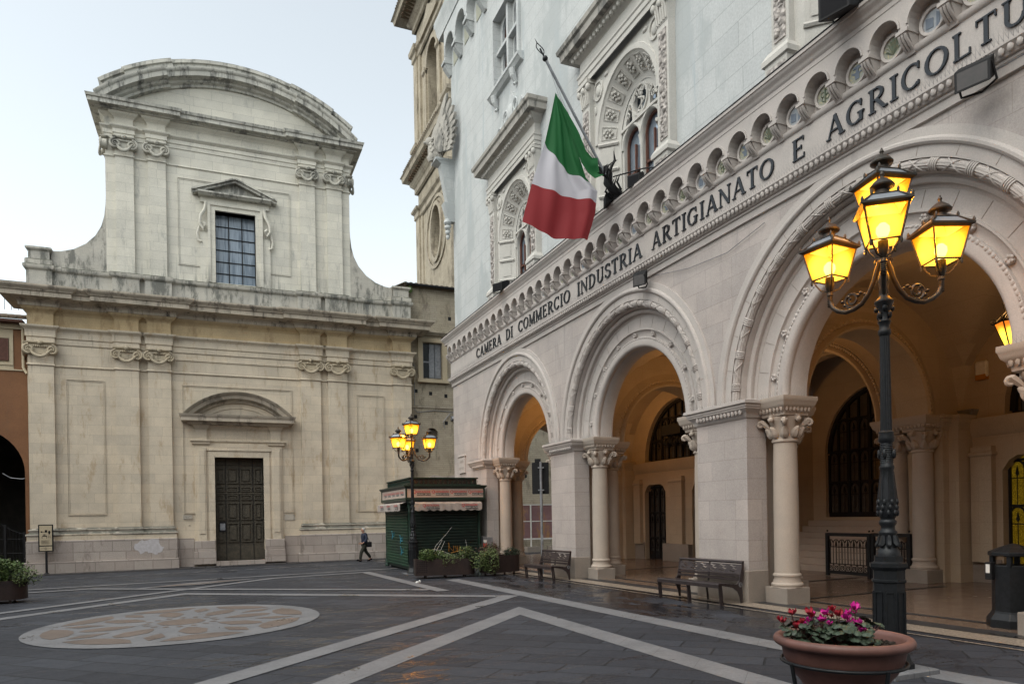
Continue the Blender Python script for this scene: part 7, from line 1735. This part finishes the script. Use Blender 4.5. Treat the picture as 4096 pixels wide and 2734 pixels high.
for s in (0, .05): m.tube([tuple(B-dv*.1+Vector((s, 0, 0))), (7.95+s, 15.6, 12.15), (8.42+s, 15.6, 11.25), tuple(A+dv*.3)], .006, 3)
part('halyard', m, 'metal_grey', fp)
def lerp(a, b, t): return a+(b-a)*t
# left edge and right edge of the hanging cloth, (x, z, y offset), top to bottom
Lf = [(7.86, 12.20, 0), (7.72, 11.6, .0), (7.57, 10.97, .03), (7.38, 10.4, .05), (7.22, 9.90, .06), (7.08, 9.4, .07), (6.96, 8.95, .10)]
Rg = [(7.86, 12.20, 0), (8.22, 11.45, -.05), (8.42, 10.62, -.1), (8.62, 10.20, -.1), (8.95, 9.92, -.12), (8.92, 9.4, -.05), (8.72, 8.72, 0)]
def edge(L_, t):
    k = min(len(L_)-2, int(t*(len(L_)-1))); f = t*(len(L_)-1)-k; return [lerp(L_[k][i], L_[k+1][i], f) for i in range(3)]
NU, NV = 56, 90; vs = []
for j in range(NV+1):
    for i in range(NU+1):
        u = i/NU; g1 = .345+.21*u; g2 = .665+.09*u; v = g1*j/32 if j <= 32 else (g1+(g2-g1)*(j-32)/30 if j <= 62 else g2+(1-g2)*(j-62)/(NV-62)); a, b = edge(Lf, v), edge(Rg, v); x = lerp(a[0], b[0], u); z = lerp(a[1], b[1], u)-.18*sin(PI*u)*v*v*.9; amp = .15*min(1, v*2.2)
        y = 15.6+lerp(a[2], b[2], u)+amp*(.55*sin(u*11+v*2.5)+.3*sin(u*24-v*4)+.25*sin(u*5-v*7))*(.35+.65*u)
        vs.append((x, y, z))
me = bpy.data.meshes.new('flag_cloth'); fs = [(j*(NU+1)+i, j*(NU+1)+i+1, (j+1)*(NU+1)+i+1, (j+1)*(NU+1)+i) for j in range(NV) for i in range(NU)]
me.from_pydata(vs, [], fs)
def cloth(nm, c, c2=None):
    m, nt, b = new_mat(nm, c, .75); b.inputs['Subsurface Weight'].default_value = 0
    tr = nt.nodes.new('ShaderNodeBsdfTranslucent'); tr.inputs[0].default_value = (*c, 1); mx = nt.nodes.new('ShaderNodeMixShader'); mx.inputs[0].default_value = .3
    out = nt.nodes['Material Output']; lk(nt, b.outputs[0], mx.inputs[1]); lk(nt, tr.outputs[0], mx.inputs[2]); lk(nt, mx.outputs[0], out.inputs[0]); return m
for mm_ in (cloth('flag_green', (.012, .115, .032)), cloth('flag_white', (.56, .55, .60)), cloth('flag_red', (.29, .032, .038))): me.materials.append(mm_)
for p in me.polygons:
    i, j = p.index % NU, p.index//NU; v = (j+.5)/NV; u = (i+.5)/NU
    p.material_index = 0 if j < 32 else (1 if j < 62 else 2)
me.shade_smooth(); fo = bpy.data.objects.new('flag', me); COL.objects.link(fo); tag(fo, 'large green, white and red striped flag hanging from the slanted pole', 'flag')
# folded-over rear part of the green stripe
vs = []; NU2 = 14
Fa = [(7.88, 12.15, -.02), (8.12, 11.78, -.06), (8.42, 11.30, -.10), (8.62, 10.85, -.12), (8.80, 10.72, -.12), (8.98, 10.76, -.1), (8.90, 10.35, -.16)]
Fb = [(7.88, 12.15, -.04), (8.08, 11.5, -.12), (8.28, 10.95, -.18), (8.44, 10.5, -.2), (8.62, 10.26, -.2), (8.80, 10.15, -.2), (9.05, 10.28, -.22)]
for j in range(41):
    v = j/40; a, b = edge(Fa, v), edge(Fb, v)
    for i in range(NU2+1): u = i/NU2; vs.append((lerp(a[0], b[0], u), 15.6+lerp(a[2], b[2], u)-.03*sin(u*9+v*6)*v, lerp(a[1], b[1], u)))
m = MB(); m.add(vs, [(j*(NU2+1)+i, j*(NU2+1)+i+1, (j+1)*(NU2+1)+i+1, (j+1)*(NU2+1)+i) for j in range(40) for i in range(NU2)])
fo2 = m.build('flag_fold', me.materials[0], fo, 180, recalc=False); fo2['label'] = 'green stripe folded back towards the pole'

# ---------------------------------------------------------------- people
def skin_mesh(name, verts, edges, mat, parent, sub=2):
    me = bpy.data.meshes.new(name); me.from_pydata([v[:3] for v in verts], edges, [])
    o = bpy.data.objects.new(name, me); COL.objects.link(o)
    sk = o.modifiers.new('s', 'SKIN'); sk.use_smooth_shade = True; o.modifiers.new('u', 'SUBSURF').levels = sub; o.modifiers['u'].render_levels = sub
    for i, v in enumerate(verts):
        d = me.skin_vertices[0].data[i]; d.radius = v[3] if isinstance(v[3], tuple) else (v[3], v[3]); d.use_root = (i == 0)
    dg = bpy.context.evaluated_depsgraph_get(); dg.update(); nm = bpy.data.meshes.new_from_object(o.evaluated_get(dg))
    bpy.data.objects.remove(o); nm.name = name; nm.materials.clear(); nm.materials.append(MAT[mat]); nm.shade_smooth()
    r = bpy.data.objects.new(name, nm); COL.objects.link(r)
    if parent: r.parent = parent
    return r
def person(x, y, face, label, H_=1.68, walk=True, coat='navy', bald=False, arms=None):
    # local: +y is the way they face, z up; built at 1.70 m
    t = thing('person', (x, y, gz(x, y)), label, 'person', None, face); k = H_/1.70; t.scale = (k, k, k)
    f1, f2 = (.28, -.36) if walk else (.03, -.02)
    # bare body: head, neck, hands, one continuous figure with legs inside the clothes
    V = [(0, 0, .93, .11), (0, .01, 1.12, .115), (0, .03, 1.32, .12), (0, .045, 1.44, .06), (0, .07, 1.50, .05),
         (-.10, .02, .88, .075), (-.09, f1*.55+.05, .50, .05), (-.09, f1-.02, .10, .035), (-.09, f1+.12, .04, .03),
         (.10, .0, .88, .075), (.10, f2*.42+.06, .52, .05), (.10, f2, .17, .035), (.10, f2+.13, .08, .03),
         (-.19, .02, 1.38, .045), (-.25, -.02, 1.12, .036), (-.20, .14, .96, .028), (-.19, .20, .93, .026),
         (.19, .02, 1.38, .045), (.26, -.05, 1.12, .036), (.22, .10, .95, .028), (.21, .16, .92, .026)]
    E_ = [(0, 1), (1, 2), (2, 3), (3, 4), (0, 5), (5, 6), (6, 7), (7, 8), (0, 9), (9, 10), (10, 11), (11, 12), (2, 13), (13, 14), (14, 15), (15, 16), (2, 17), (17, 18), (18, 19), (19, 20)]
    body = skin_mesh('body', V, E_, 'skin', t)
    # head, face and fingers joined to the same body mesh
    hm = MB(); hm.blob((0, .085, 1.60), (.072, .092, .108), 18, 14); hm.blob((0, .115, 1.535), (.05, .05, .045), 12, 8); hm.tube([(0, .07, 1.46), (0, .085, 1.56)], .048, 10)
    hm.tube([(0, .168, 1.62), (0, .190, 1.585), (0, .172, 1.575)], [.010, .015, .010], 6)
    for s in (-1, 1): hm.blob((s*.072, .075, 1.60), (.012, .02, .030), 7, 5); hm.blob((s*.028, .163, 1.575), (.02, .012, .012), 6, 4)
    hm.tube([(-.02, .163, 1.545), (.02, .163, 1.545)], .006, 5)
    for s, (hx, hy, hz) in ((-1, (-.19, .21, .92)), (1, (.21, .17, .91))):
        hm.blob((hx, hy, hz), (.02, .045, .035), 8, 6)
        for q in range(4): hm.tube([(hx, hy+.03, hz+.018-.014*q), (hx, hy+.065-.004*q, hz+.008-.014*q), (hx-.01*s, hy+.075-.006*q, hz-.016-.012*q)], [.009, .008, .007], 5)
        hm.tube([(hx-.01*s, hy, hz+.025), (hx-.02*s, hy+.035, hz+.03), (hx-.02*s, hy+.055, hz+.02)], [.010, .009, .008], 5)
    n0 = hm.build('face', 'skin', None, 80)
    b1_ = bmesh.new(); b1_.from_mesh(body.data); b1_.from_mesh(n0.data); b1_.to_mesh(body.data); b1_.free(); bpy.data.objects.remove(n0); body.data.shade_smooth()
    e = MB()
    for s in (-1, 1): e.blob((s*.030, .168, 1.612), (.011, .006, .006), 6, 4)
    e.build('eyes', 'ink', None).parent = t
    h = MB(); 
    if bald: h.ring([(.074, 1.6)], 0, 0) if False else h.blob((0, .05, 1.60), (.076, .075, .06), 14, 9)
    else: h.blob((0, .062, 1.635), (.080, .092, .088), 16, 11); h.blob((0, .03, 1.58), (.076, .066, .07), 14, 9)
    h.build('hair', 'hair', None, 80).parent = t
    # jacket
    VJ = [(0, .0, .82, (.21, .16)), (0, .0, 1.0, (.205, .165)), (0, .01, 1.14, (.21, .165)), (0, .02, 1.30, (.215, .155)), (0, .035, 1.41, (.14, .10)), (0, .05, 1.465, (.068, .065)),
          (-.20, .015, 1.365, .088), (-.265, -.02, 1.13, .074), (-.215, .12, .975, .060), (.20, .015, 1.365, .088), (.275, -.055, 1.13, .074), (.235, .08, .965, .060)]
    skin_mesh('jacket', VJ, [(0, 1), (1, 2), (2, 3), (3, 4), (4, 5), (3, 6), (6, 7), (7, 8), (3, 9), (9, 10), (10, 11)], coat, t)
    VT = [(0, 0, .93, .15), (-.095, .01, .84, .125), (-.095, f1*.30+.03, .66, .108), (-.09, f1*.6+.05, .46, .092), (-.09, f1*.9+.01, .22, .080), (-.09, f1-.01, .09, .078),
          (.10, .0, .84, .125), (.10, f2*.22+.04, .68, .108), (.10, f2*.42+.06, .50, .092), (.10, f2*.8+.01, .28, .080), (.10, f2+.01, .16, .074)]
    skin_mesh('trousers', VT, [(0, 1), (1, 2), (2, 3), (3, 4), (4, 5), (0, 6), (6, 7), (7, 8), (8, 9), (9, 10)], 'trouser', t)
    for (sx, sy, sz, up) in ((-.09, f1, .05, .05 if walk else 0), (.10, f2, .10 if walk else .05, -.06 if walk else 0)):
        s = MB(); s.tube([(sx, sy-.06, sz), (sx, sy+.02, sz+.005), (sx, sy+.12, sz-.01+up), (sx, sy+.19, sz-.02+up)], [.042, .048, .044, .03], 8); s.build('shoe', 'ink', None, 80).parent = t
    return t
p1 = person(6.82, 35.4, R(100), 'grey-haired man in a navy jacket walking left past the church wall', 1.66)
p2 = person(-6.72, 24.3, R(-60), 'bald man with an olive scarf half cut off by the left edge', 1.62, False, 'ink', True)
p2.location.x = -6.42; p2.location.y = 23.95
sc_ = MB().lathe(0, .05, [(.085, 1.38), (.11, 1.42), (.10, 1.47), (.075, 1.51)], 14); o = sc_.build('scarf', 'scarf', None, 60); o.parent = p2
bg_ = MB(lambda x, y, z: (6.82+.10-y*1.0+.10, 35.4-x*1.0-.24, gz(6.82, 35.4)+z)).box(-.06, .06, -.10, .12, .72, .98); 
sb_ = bg_.build('shoulder_bag', 'ink', None, bevel=.02); tag(sb_, 'small black shoulder bag hanging behind the walking man', 'bag')
part('strap', MB().tube([(7.02, 35.12, gz(7, 35)+.96), (6.85, 35.15, gz(7, 35)+1.38), (6.74, 35.28, gz(7, 35)+1.44), (6.70, 35.25, gz(7, 35)+1.2)], .012, 5), 'ink', sb_)
lt = MB().blob((5.62, 21.0, gz(5.6, 21)+.03), (.06, .04, .035), 7, 4).blob((5.70, 21.02, gz(5.6, 21)+.05), (.04, .04, .045), 6, 4).build('litter', 'white', None); tag(lt, 'crumpled white paper lying on the paving near the planters', 'litter')

# ---------------------------------------------------------------- unseen buildings added to cut low sky light on the lower walls
for (x0, x1, y0, y1, h_, fr, lab) in ((-34, -19, -14, 22, 14.5, 'x', 'unseen ochre building added on the left to shade the lower walls'), (-19, 16, -32, -15, 15.5, 'y', 'unseen cream building added behind the camera to shade the lower walls'), (-34, -20, 22.5, 36, 10.5, 'x', 'unseen lower brick house added on the left to shade the lower walls')):
    t = thing('added_building', ((x0+x1)/2, (y0+y1)/2, -.4), lab, 'building')
    part('wall', MB().box(x0, x1, y0, y1, -1.5, h_), 'ochre' if 'ochre' in lab else ('brick' if 'brick' in lab else 'cream'), t)
    part('roof', MB().hexa([(x0-.6, y0-.6, h_), (x1+.6, y0-.6, h_), (x1+.6, y1+.6, h_), (x0-.6, y1+.6, h_)], [(x0+5, y0+5, h_+2.4), (x1-5, y0+5, h_+2.4), (x1-5, y1-5, h_+2.4), (x0+5, y1-5, h_+2.4)]), 'tile', t)
    L_ = (y1-y0) if fr == 'x' else (x1-x0)
    for i in range(int(L_/3.4)):
        for j in range(3):
            c_ = (y0 if fr == 'x' else x0)+2+3.4*i; z = 1.2+j*4.3
            if z+2 > h_: continue
            if fr == 'x': w1 = MB().box(x1, x1+.06, c_-.55, c_+.55, z, z+1.9)
            else: w1 = MB().box(c_-.55, c_+.55, y1, y1+.06, z, z+1.9)
            part('window', w1, 'glassdark', t)
